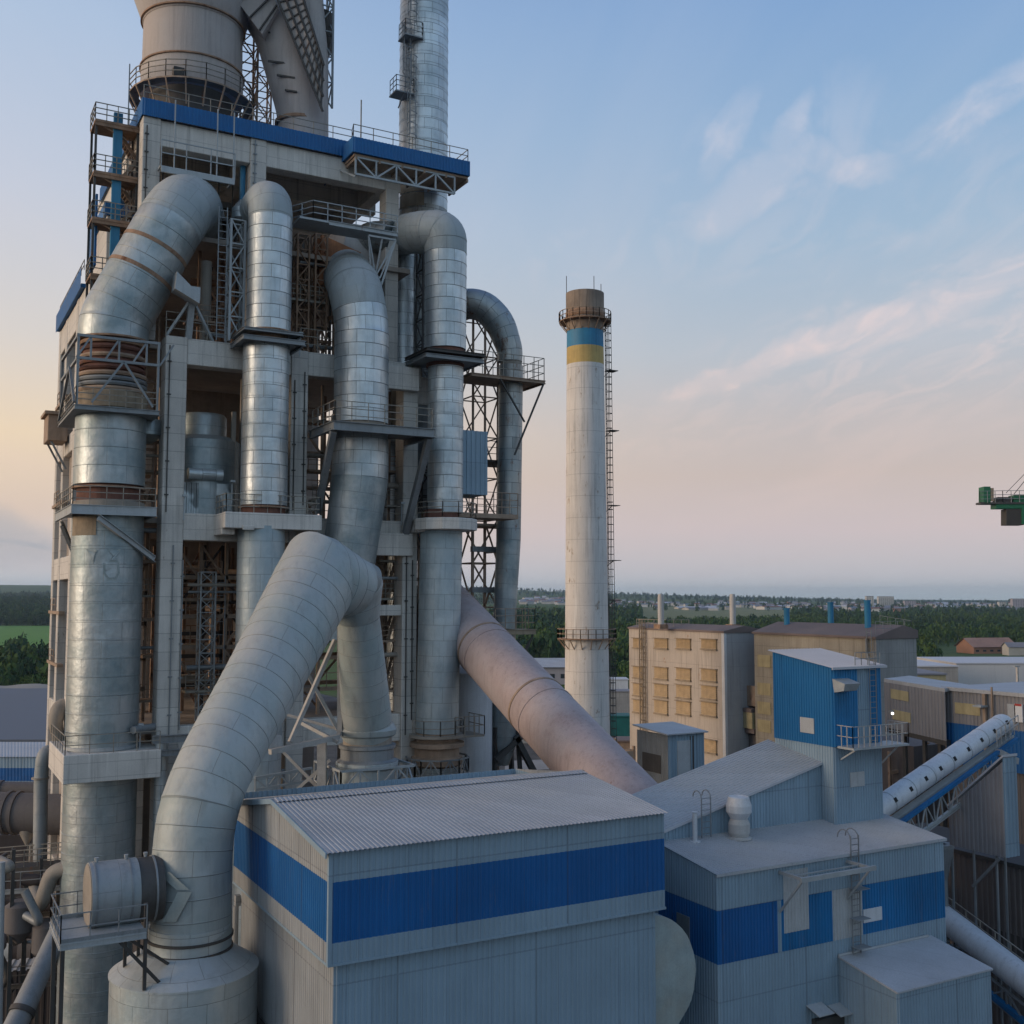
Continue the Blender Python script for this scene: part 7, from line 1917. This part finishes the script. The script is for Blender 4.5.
def crane():
    D = 190; t = thing('tower_crane', 'green crane arm with counterweight poking in from the right edge above the horizon', 'crane', (PD(1300, 500, D).x, PD(1300, 500, D).y, 0))
    P = lambda px, py, d=0: PD(px, py, D + d)
    k = Vector((FX_, FY_, 0)) * 2.2
    def blk(x0, y0, x1, y1, nm, mt, d=0, kk=None):
        a = [P(x0, y1, d), P(x1, y1, d)]; c = [P(x0, y0, d), P(x1, y0, d)]; q = kk or k
        b = MB(); b.hexa([a[0], a[1], a[1] + q, a[0] + q, c[0], c[1], c[1] + q, c[0] + q]); b.build(nm, m[mt], t)
    blk(981, 502, 1340, 504, 'jib_deck', 'steel_dark'); blk(984, 486.5, 990.5, 503.5, 'equipment_box', 'crane_green'); blk(991, 488, 993.8, 501, 'equipment_panel', 'bellows_ochre')
    blk(998, 497, 1012, 503, 'winch', 'steel_dark', .3); blk(1014, 495, 1045, 503, 'machine_house', 'crane_green', .2); blk(996, 503.6, 1340, 508.5, 'jib_beam', 'crane_green', .2)
    blk(1006.5, 509, 1024, 525, 'counterweight', 'crane_dark', .3); blk(1022, 506, 1026, 524, 'hanger', 'crane_green', .1)
    b = MB(); b.rail([P(980, 503, 1), P(980, 503), P(1003, 502.5), P(1045, 502.5)], 2.1, 1.5, .09, 3); b.build('railing', m['steel'], t)
    b = MB(); b.bar(P(1006, 493), P(1046, 452), .08); b.bar(P(1014, 494), P(1040, 462), .1); b.bar(P(1040, 462), P(1100, 380), .1); b.build('stay_rope', m['steel_dark'], t)
    x, y = P(1300, 500).x, P(1300, 500).y
    b = MB(); b.lattice(x, y, 0, ZZ(380, x, y), 2.4, 2.4, .25, 2.6); b.build('mast', m['crane_green'], t)
crane()

# ------------------------------------------------------------------ left lower works
def left_works():
    # far storage shed
    p = gp(46, 205); D = 205
    a = PD(-120, 745, 190); c = PD(46, 745, 190); 
    t = thing('storage_shed', 'long storage shed with wide grey roof and dark blue wall at the left edge', 'shed', (c.x, c.y, 0))
    fr = Vector((RX, RY, 0)); fw = Vector((FX_, FY_, 0))
    def W(px, py, D): return PD(px, py, D)
    z1 = W(0, 690, 290).z; 
    b = MB(); A, B, C, E = W(-160, 757, 168), W(70, 757, 168), W(70, 742, 180), W(-160, 742, 180); b.corr(A, B, C, E, .5, .03); b.build('lean_to_roof', m['roof'], t)
    b = MB(); A, B, C, E = W(-160, 742, 183), W(70, 742, 183), W(70, 690, 262), W(-160, 690, 262); b.hexa([A, B, C, E, A + Vector((0, 0, .4)), B + Vector((0, 0, .4)), C + Vector((0, 0, .4)), E + Vector((0, 0, .4))]); b.build('main_roof', m['shed_roof_dark'], t)
    for (y0, y1, mt, nm) in ((757, 768, 'shed_grey', 'wall'), (768, 781, 'shed_blue', 'blue_band'), (781, 860, 'shed_grey', 'wall')):
        A, B, C, E = W(-160, y1, 168.3), W(70, y1, 168.3), W(70, y0, 168.3), W(-160, y0, 168.3); b = MB(); b.corr(A, B, C, E, .5, .03); b.build(nm, m[mt], t)
    b = MB(); A, B = W(-160, 690, 262), W(70, 690, 262); A2, B2 = W(-160, 690, 262) - Vector((0, 0, 24)), W(70, 690, 262) - Vector((0, 0, 24)); b.quad(A2, B2, B, A); b.build('rear_wall', m['shed_grey'], t)
    # pale spoil heaps along the roof line
    t = MB(); N = 40
    for i in range(N + 1):
        px = -60 + i * 3.2; top = 685 - 2 * math.exp(-((px - 44) / 10) ** 2) + .8 * math.sin(px / 6)
        for k, (D, f) in enumerate(((268, 1), (285, .35), (300, 0), (330, 1))):
            q = gp(px, D); zt = ZZ(top, q.x, q.y) if True else 0
            t.v.append((q.x, q.y, zt * (1 - f) + 0 * f if k != 1 else zt * .65))
    for i in range(N):
        for k in range(3): a = i * 4 + k; t.face((a, a + 4, a + 5, a + 1))
    single(t, 'spoil_heap', m['pale_track'], 'long pale heap of material behind the storage shed roof at the left edge', 'heap', 'heaps', smooth=True)
    # big horizontal ducts
    def tubeT(nm, lab, p, q, r, mt, cat='pipe', flanges=(), grp=None, n=36):
        t = thing(nm, lab, cat, (p.x, p.y, 0) if False else p, grp); ORG[t.name] = Vector(p)
        MB().sweep([p, q], r, n).build('pipe_section', m[mt], t, smooth=True)
        d = q - p
        for f in flanges: band(t, p + d * f, d, r, .25, .12, m[mt], 'flange_ring')
        return t
    D = 86
    t = tubeT('dust_duct', 'thick brown horizontal duct with flange, just below the concrete bracket at the left edge', PD(-120, 808, D), PD(75, 815, D), px2m(19.5, D), 'duct_dark', 'duct', (.66, .705), 'horizontal ducts at the left')
    b = MB(); p = PD(27, 836, D - .5); b.lathe(p.x, p.y, [(.1, p.z - .7), (.55, p.z + .2), (.6, p.z + .5)], 16); b.tube((p.x + .3, p.y, p.z - .6), (p.x + .3, p.y, 12), .13, 10); b.build('drain_cone', m['pipe_tan'], t, smooth=True)
    tubeT('dust_duct', 'thinner brown horizontal duct lying behind the thick one at the left edge', PD(-120, 788, 100), PD(75, 790, 100), px2m(7.5, 100), 'duct_dark', 'duct', (.62,), 'horizontal ducts at the left')
    D = 80
    pts = [PD(40, 862, D), PD(41, 775, D), PD(44, 750, D), PD(66, 757, D + 3)]; P, Q = smooth_path(pts, [px2m(6.6, D)] * 4, 1.2, 6)
    t = thing('bypass_pipe', 'pale pipe with round elbow rising to the concrete bracket at the left edge', 'pipe', P[0]); MB().sweep(P, Q, 24).build('pipe_section', m['clad_dust'], t, smooth=True)
    band(t, PD(40.3, 778, D), (0, 0, 1), px2m(7.5, D), .12, .05, m['pipe_tan'])
    D = 83
    pts = [PD(80, 706, D + 2), PD(60, 706, D), PD(55, 720, D - .5), PD(62, 760, D)]; P, Q = smooth_path(pts, [px2m(7, D), px2m(8, D), px2m(7, D), px2m(4, D)], 1.2, 5)
    t = thing('vent_elbow', 'fat tan elbow bulging from the left side of the widest duct above the bracket', 'pipe', P[1]); MB().sweep(P, Q, 28).build('pipe_section', m['pipe_tan'], t, smooth=True)
    # walkway
    D = 78; a, c = PD(-30, 872, D), PD(64, 864, D)
    t = thing('pipe_walkway', 'grey steel walkway with railings crossing the dark corner at the lower left', 'walkway', (a.x, a.y, 0))
    k = Vector((FX_, FY_, 0)) * 1.6
    b = MB(); b.hexa([a - Vector((0, 0, .7)), c - Vector((0, 0, .7)), c + k - Vector((0, 0, .7)), a + k - Vector((0, 0, .7)), a, c, c + k, a + k]); b.build('deck', m['steel_dark'], t)
    b = MB(); b.rail([a, c], 1.2, 1.0, .06, 3); b.rail([a + k, c + k], 1.2, 1.2, .06, 2); b.build('railing', m['rail'], t)
    b = MB()
    for f in (.2, .55, .9): q = a.lerp(c, f) + k * .5; b.bar((q.x, q.y, 0), (q.x, q.y, q.z - .5), .3)
    b.build('post', m['steel_dark'], t)
    # crooked pipe, long slanting pipe
    D = 72
    pts = [PD(70, 868, D), PD(52, 872, D), PD(40, 908, D), PD(33, 893, D + 2), PD(44, 880, D + 5)]; P, Q = smooth_path(pts, [px2m(7.5, D)] * 5, .9, 5)
    t = thing('crooked_pipe', 'short tan pipe bent like a hook, beside the foot of the widest duct', 'pipe', P[0]); MB().sweep(P, Q, 24).build('pipe_section', m['pipe_tan'], t, smooth=True)
    D = 62; P = [PD(64, 920, D + 4), PD(22, 1012, D), PD(-2, 1062, D - 2)]
    t = thing('slanting_pipe', 'grey pipe slanting down to the lower left corner', 'pipe', P[0]); MB().sweep(P, [px2m(9.5, D), px2m(11, D), px2m(11, D)], 28).build('pipe_section', m['steel'], t, smooth=True)
    band(t, P[1], P[1] - P[0], px2m(10.8, D), .3, .1, m['steel_dark'])
    # dark kiln shell with bands
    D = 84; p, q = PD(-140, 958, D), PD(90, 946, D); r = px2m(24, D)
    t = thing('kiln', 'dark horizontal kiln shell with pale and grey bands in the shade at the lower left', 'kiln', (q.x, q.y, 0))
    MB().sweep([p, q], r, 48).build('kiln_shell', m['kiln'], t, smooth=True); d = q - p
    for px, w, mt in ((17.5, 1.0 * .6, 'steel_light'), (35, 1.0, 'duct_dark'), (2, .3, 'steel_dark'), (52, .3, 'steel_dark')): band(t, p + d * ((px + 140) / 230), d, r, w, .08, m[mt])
    a, c = PD(-60, 978, D - 3.5), PD(52, 968, D - 3.5)
    t = thing('lean_to', 'narrow ribbed canopy strip running below the dark kiln shell', 'canopy', (c.x, c.y, 0))
    b = MB(); b.corr(a, c, c + Vector((FX_, FY_, .5)) * 1.0, a + Vector((FX_, FY_, .5)) * 1.0, .5, .1); b.build('roof', m['roof'], t)
    b = MB(); b.corr(a - Vector((0, 0, 8)) + k * .1, c - Vector((0, 0, 8)) + k * .1, c + k * .1, a + k * .1, .5, .05); b.build('wall', m['kiln'], t)
    # dark pipes in the gloom
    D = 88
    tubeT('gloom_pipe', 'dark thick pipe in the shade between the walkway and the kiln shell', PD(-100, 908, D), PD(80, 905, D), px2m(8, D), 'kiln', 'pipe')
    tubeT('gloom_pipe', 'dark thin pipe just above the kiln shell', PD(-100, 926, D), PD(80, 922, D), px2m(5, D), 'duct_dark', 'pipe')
    D = 60; tubeT('standpipe', 'thin bluish standpipe at the very left edge beside the kiln', PD(-1, 1030, D), PD(2, 862, D), px2m(3, D), 'steel_light', 'pipe')
    t = thing('pipe_cluster', 'tangle of dark pipes, braces and small tanks in the shade at the lower left edge', 'pipework', (4, 75, 0))
    rg = random.Random(31)
    for i in range(16):
        px, py = rg.uniform(-20, 58), rg.uniform(838, 1010); D = rg.uniform(66, 92); L = rg.uniform(14, 46); r_ = rg.uniform(.1, .42); hor = rg.random() < .55
        a = PD(px - L / 2, py, D); c = PD(min(px + L / 2, 62), py - rg.uniform(-3, 3), D) if hor else PD(px, py + L, D)
        e = c + Vector((rg.uniform(-1, 1), rg.uniform(1, 3), rg.uniform(-1.5, .5))); P, Q = smooth_path([a, c, e], [r_] * 3, .7, 5)
        b = MB(); b.sweep(P, Q, 14); b.build('process_pipe', m[rg.choice(['duct_dark', 'steel_dark', 'pipe_tan', 'kiln', 'steel'])], t, smooth=True)
    for i in range(7):
        px = rg.uniform(0, 58); D = rg.uniform(70, 90); p = gp(px, D); b = MB(); b.bar((p.x, p.y, 0), (p.x, p.y, ZZ(rg.uniform(840, 900), p.x, p.y)), .22); b.build('post', m['steel_dark'], t)
    for i, py in enumerate((890, 915, 985)):
        a, c = PD(-20, py + 4, 74), PD(60, py - 2, 74); b = MB(); b.ibeam(a, c, .2, .3); b.rail([a + Vector((0, 0, .15)), c + Vector((0, 0, .15))], 1.1, 1.3, .05, 2); b.build('catwalk', m['steel_dark'] if i else m['steel'], t)
    for px, py in ((20, 905), (47, 925)):
        p = PD(px, py, 72); b = MB(); b.lathe(p.x, p.y, [(.2, p.z - 2.4), (.9, p.z - 1.6), (.9, p.z), (.5, p.z + .3)], 18); b.build('small_tank', m['duct_dark'], t, smooth=True)
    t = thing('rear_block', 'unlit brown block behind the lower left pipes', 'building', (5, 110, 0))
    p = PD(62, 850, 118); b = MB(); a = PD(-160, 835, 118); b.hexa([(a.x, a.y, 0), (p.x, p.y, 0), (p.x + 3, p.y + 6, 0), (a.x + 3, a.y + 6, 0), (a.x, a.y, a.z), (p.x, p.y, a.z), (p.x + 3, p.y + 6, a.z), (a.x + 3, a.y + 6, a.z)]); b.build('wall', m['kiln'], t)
    # steel box hung on the tower's left flank
    a = PX(44, 437, 10.5 - 3.0)
    t = thing('hanging_box', 'brown steel box jutting out of the left flank of the tower halfway up', 'box', (9, 92, 48))
    y = 92.0; x1 = 10.4; x0 = PY(48, 420, y).x; z0, z1 = ZZ(440, x0, y), ZZ(414, x0, y)
    b = MB(); b.bbox(x0, x1, y, y + 3, z0, z1, .04); b.build('box_body', m['steel_brown'], t)
    b = MB(); b.box(x0 - .25, x1, y - .25, y + 3.2, z1, z1 + .25); b.build('box_lid', m['steel_brown'], t)
    b = MB(); b.bar((x0 + .3, y + .3, z0), (x1, y + .3, z0 - 2.2), .15); b.build('box_bracket', m['steel'], t); b = MB(); b.bar((x0 + .3, y + 2.6, z0), (x1, y + 2.6, z0 - 2.2), .15); b.build('box_bracket', m['steel'], t)
m['shed_roof_dark'] = surf('grey_blue_roof', (.13, .15, .18), .7, .1, var=.12, scale=.1, streak=0, fine=.1, bump=0)
left_works()

# ------------------------------------------------------------------ yard behind the pink duct, houses, city
def gable_house(nm, lab, px, D, w, d, h, rise, wall, roof, grp=None, yaw=0.0, z=None, cat='house', windows=0):
    p = gp(px, D); zg = ter(p.x, p.y) if z is None else z
    t = thing(nm, lab, cat, (p.x, p.y, zg), grp)
    fr = Vector((RX, RY, 0)); fw = Vector((FX_, FY_, 0)); c, s = math.cos(yaw), math.sin(yaw); u = fr * c + fw * s; v = fw * c - fr * s
    P = lambda a, b, q: p + u * a + v * b + Vector((0, 0, zg + q))
    b = MB(); b.hexa([P(-w / 2, 0, -2), P(w / 2, 0, -2), P(w / 2, d, -2), P(-w / 2, d, -2), P(-w / 2, 0, h), P(w / 2, 0, h), P(w / 2, d, h), P(-w / 2, d, h)])
    b.poly([P(-w / 2, 0, h), P(-w / 2, d, h), P(-w / 2, d / 2, h + rise)]); b.poly([P(w / 2, d, h), P(w / 2, 0, h), P(w / 2, d / 2, h + rise)])
    b.build('wall', wall, t)
    e = .04 * w; b = MB()
    b.quad(P(-w / 2 - e, -e, h - .1), P(w / 2 + e, -e, h - .1), P(w / 2 + e, d / 2, h + rise + .1), P(-w / 2 - e, d / 2, h + rise + .1)); b.quad(P(w / 2 + e, d + e, h - .1), P(-w / 2 - e, d + e, h - .1), P(-w / 2 - e, d / 2, h + rise + .1), P(w / 2 + e, d / 2, h + rise + .1))
    b.build('roof', roof, t)
    if windows:
        for i in range(windows):
            a = -w / 2 + w * (i + .5) / windows
            for zz in ((h * .35, h * .6),) if h < 9 else ((h * .2, h * .35), (h * .6, h * .78)):
                b = MB(); q = w / windows * .22; b.hexa([P(a - q, -.08, zz[0]), P(a + q, -.08, zz[0]), P(a + q, .1, zz[0]), P(a - q, .1, zz[0]), P(a - q, -.08, zz[1]), P(a + q, -.08, zz[1]), P(a + q, .1, zz[1]), P(a - q, .1, zz[1])]); b.build('window', m['glass'], t)
    return t

def yard():
    m['wall_lilac'] = surf('lilac_wall', (.36, .33, .36), .8, 0, var=.1, scale=.2, streak=.2); m['wall_pale'] = surf('pale_wall', (.5, .48, .44), .8, 0, var=.1, scale=.1, streak=0)
    m['roof_red'] = surf('red_roof', (.22, .09, .06), .8, 0, var=.2, scale=.1, streak=0); m['roof_grey'] = surf('grey_roof', (.24, .24, .26), .8, 0, var=.2, scale=.1, streak=0)
    m['wall_orange'] = surf('orange_wall', (.36, .19, .12), .8, 0, var=.15, scale=.1, streak=0); m['teal'] = surf('teal_sheet', (.01, .14, .13), .7, 0, var=.2, scale=.5, streak=.2); m['wall_white'] = surf('white_wall', (.60, .59, .58), .7, 0, var=.08, scale=.1, streak=.1)
    m['roof_orange'] = surf('orange_roof', (.38, .22, .16), .8, 0, var=.2, scale=.1, streak=0); m['roof_blue'] = surf('blue_roof', (.16, .2, .25), .6, 0, var=.15, scale=.1, streak=0)
    t = gable_house('site_hall', 'lilac hall with pale roof just left of the chimney above the pink duct', 552, 500, 34, 14, 8, 3.6, m['wall_lilac'], m['roof'], windows=7, cat='hall')
    gable_house('site_hall', 'low grey hall under the lilac one, half hidden by the pink duct', 560, 300, 22, 10, 4.5, 1.5, m['block_grey'], m['roof_grey'], cat='hall')
    def bx(nm, lab, cat, px0, px1, py0, py1, D, dep_, mt, roof='roof_grey'):
        a, c = PD(px0, py1, D), PD(px1, py0, D); fr = Vector((RX, RY, 0)); fw = Vector((FX_, FY_, 0)) * dep_
        w = (px1 - px0) / F * D; o = Vector((a.x, a.y, 0)); zt = c.z
        t = thing(nm, lab, cat, o)
        b = MB(); P = [o, o + fr * w, o + fr * w + fw, o + fw]; b.hexa([q - Vector((0, 0, .5)) for q in P] + [q + Vector((0, 0, zt)) for q in P]); b.build('wall', m[mt], t)
        o2 = o - fr * .2 - fw.normalized() * .2; P = [o2, o2 + fr * (w + .4), o2 + fr * (w + .4) + fw, o2 + fw]; b = MB(); b.hexa([q + Vector((0, 0, zt)) for q in P] + [q + Vector((0, 0, zt + .25)) for q in P]); b.build('roof', m[roof], t)
        return t
    bx('teal_container', 'teal container in the yard between the chimney and the cream building', 'container', 609, 630, 717, 730, 200, 5, 'teal', 'teal')
    bx('yard_shed', 'low white-roofed shed right of the chimney, beside the green verge', 'shed', 609, 628, 680, 686, 300, 8, 'white', 'roof_bright')
    bx('yard_shed', 'long grey shed crossing the yard right of the chimney', 'shed', 606, 640, 692, 702, 262, 6, 'block_grey', 'roof_grey')
    bx('yard_shed', 'brown open shed at the foot of the cream building, beside the chimney', 'shed', 612, 634, 742, 752, 165, 5, 'steel_brown', 'roof_brown')
    bx('white_hall', 'long white hall with flat roof near the right edge, behind the ochre building', 'hall', 957, 1100, 664, 676, 235, 24, 'wall_white', 'roof_bright')
    bx('yellow_hall', 'yellow walled low hall behind the slanting gallery at the right', 'hall', 916, 946, 675, 690, 170, 14, 'ochre_panel', 'roof_grey')
    bx('grey_roofed_hall', 'low hall with pale blue-grey roof between the ochre building and the white hall', 'hall', 917, 958, 667, 680, 210, 30, 'block_grey', 'roof_bright')
    # masts and small yard steel
    rg = random.Random(9)
    for i, (px, D, h) in enumerate(((1013, 205, 27), (614, 220, 14), (621, 190, 15))):
        p = gp(px, D); b = MB(); b.bar((p.x, p.y, 0), (p.x, p.y, h), .35); b.bar((p.x - .8, p.y, h), (p.x + .8, p.y, h), .2)
        single(b, 'lamp_mast', m['rail_pale'], ['tall lamp mast by the white hall at the right edge', 'thin lamp mast right of the chimney', 'thin lamp mast against the cream building wall'][i], 'mast', 'lamp masts')
    t = thing('pipe_rack', 'rusty pipe rack and steel frames in the yard at the foot of the chimney', 'pipe rack', (gp(600, 150).x, gp(600, 150).y, 0))
    b = MB(); 
    for i in range(9):
        p = gp(560 + i * 9, 150); b.bar((p.x, p.y, 0), (p.x, p.y, 20 + rg.uniform(-2, 1)), .35)
    for z in (10, 15, 19): b.bar(gp(560, 150) + Vector((0, 0, z)), gp(632, 150) + Vector((0, 0, z)), .45)
    b.build('rack_frame', m['steel_brown'], t)
    b = MB()
    for k, z in enumerate((10.6, 15.6, 16.4)): b.tube(gp(556, 151 + k) + Vector((0, 0, z)), gp(636, 151 + k) + Vector((0, 0, z)), .4, 12)
    b.build('rack_pipe', m['steel_rust'], t, smooth=True)
    b = MB()
    for px in (600, 612, 622): p = gp(px, 149); b.box(p.x - 2, p.x + 2, p.y, p.y + 2, 16, 19)
    b.build('rack_box', m['pipe_tan'], t)
    # colourful distant house and small ones
    gable_house('far_hall', 'low orange-roofed hall among the trees at the far right', 992, 765, 34, 20, 5, 6, m['wall_orange'], m['roof_orange'], windows=6, yaw=R(12), cat='hall')
    gable_house('far_hall', 'small pale hall beside the low orange-roofed one at the far right', 1020, 740, 20, 10, 6, 3, m['wall_pale'], m['roof_grey'], cat='hall')
    # apartment blocks of the town on the horizon
    def block(px, D, w, h, lab, mt):
        p = gp(px, D); zg = ter(p.x, p.y); t = thing('apartment_block', lab, 'building', (p.x, p.y, zg), 'apartment blocks on the horizon')
        fr = Vector((RX, RY, 0)); fw = Vector((FX_, FY_, 0)) * 14; o = Vector((p.x, p.y, zg - 5))
        P = [o - fr * w / 2, o + fr * w / 2, o + fr * w / 2 + fw, o - fr * w / 2 + fw]; b = MB(); b.hexa(P + [q + Vector((0, 0, h + 5)) for q in P]); b.build('wall', m[mt], t)
        b = MB(); P2 = [q + Vector((0, 0, h + 5)) for q in P]; b.hexa(P2 + [q + Vector((0, 0, 1.5)) for q in P2]); b.build('roof', m['roof_grey'], t)
        n = max(2, int(w / 6))
        for r in range(int(h / 4)):
            b = MB(); z = zg + 2 + r * 4
            for i in range(n):
                q = p - fr * w / 2 + fr * (w * (i + .5) / n) - fw.normalized() * .1; q.z = z
                b.hexa([q - fr, q + fr, q + fr + fw * .02, q - fr + fw * .02, q - fr + Vector((0, 0, 1.8)), q + fr + Vector((0, 0, 1.8)), q + fr + fw * .02 + Vector((0, 0, 1.8)), q - fr + fw * .02 + Vector((0, 0, 1.8))])
            b.build('window_row', m['glass'], t)
    block(869, 3300, 22, 32, 'slim apartment block on the horizon directly above the right blue vent pipe', 'wall_pale'); block(885, 3350, 48, 31, 'wide apartment block on the horizon, right of the slim one', 'wall_pale'); block(909, 3200, 34, 20, 'lower apartment block on the horizon, third from the left', 'wall_lilac')
    block(1017, 3000, 34, 30, 'apartment block at the right edge of the horizon', 'wall_lilac'); block(1001, 3100, 20, 20, 'small apartment block left of the one at the right edge of the horizon', 'wall_pale')
    # town houses
    rg = random.Random(21); k = 0
    pal = [m['wall_pale'], m['wall_white'], m['wall_lilac'], m['wall_orange']]; rf = [m['roof_grey'], m['roof_red'], m['roof_bright'], m['roof_blue'], m['roof_grey']]
    cm = ['pale', 'white', 'lilac-grey', 'brick-red']; cr = ['grey', 'red', 'bright', 'bluish', 'dark grey']
    for i in range(285):
        px = rg.uniform(612, 1030) if i % 6 else rg.uniform(520, 562); D = rg.uniform(2450, 3900) if px > 600 else rg.uniform(3200, 4200)
        w = rg.uniform(12, 30); wi, ri = rg.choices(range(4), weights=[5, 5, 2, .6])[0], rg.randrange(5)
        if px > 600 and rg.random() < .12: w *= 2.2
        ref = ('left of the chimney' if px < 565 else 'right beside the chimney' if px < 661 else 'between the two cream vent pipes' if px < 733 else 'left of the blue vent pipes' if px < 787 else 'above the ochre building' if px < 916 else 'near the right edge')
        gable_house('town_house', 'tiny %s house with %s roof, %s' % (cm[wi], cr[ri], ref), px, D, w, w * .6, rg.uniform(5, 8.5), rg.uniform(2, 3.5), pal[wi], rf[ri], 'tiny houses of the distant town', rg.uniform(-.5, .5))
yard()
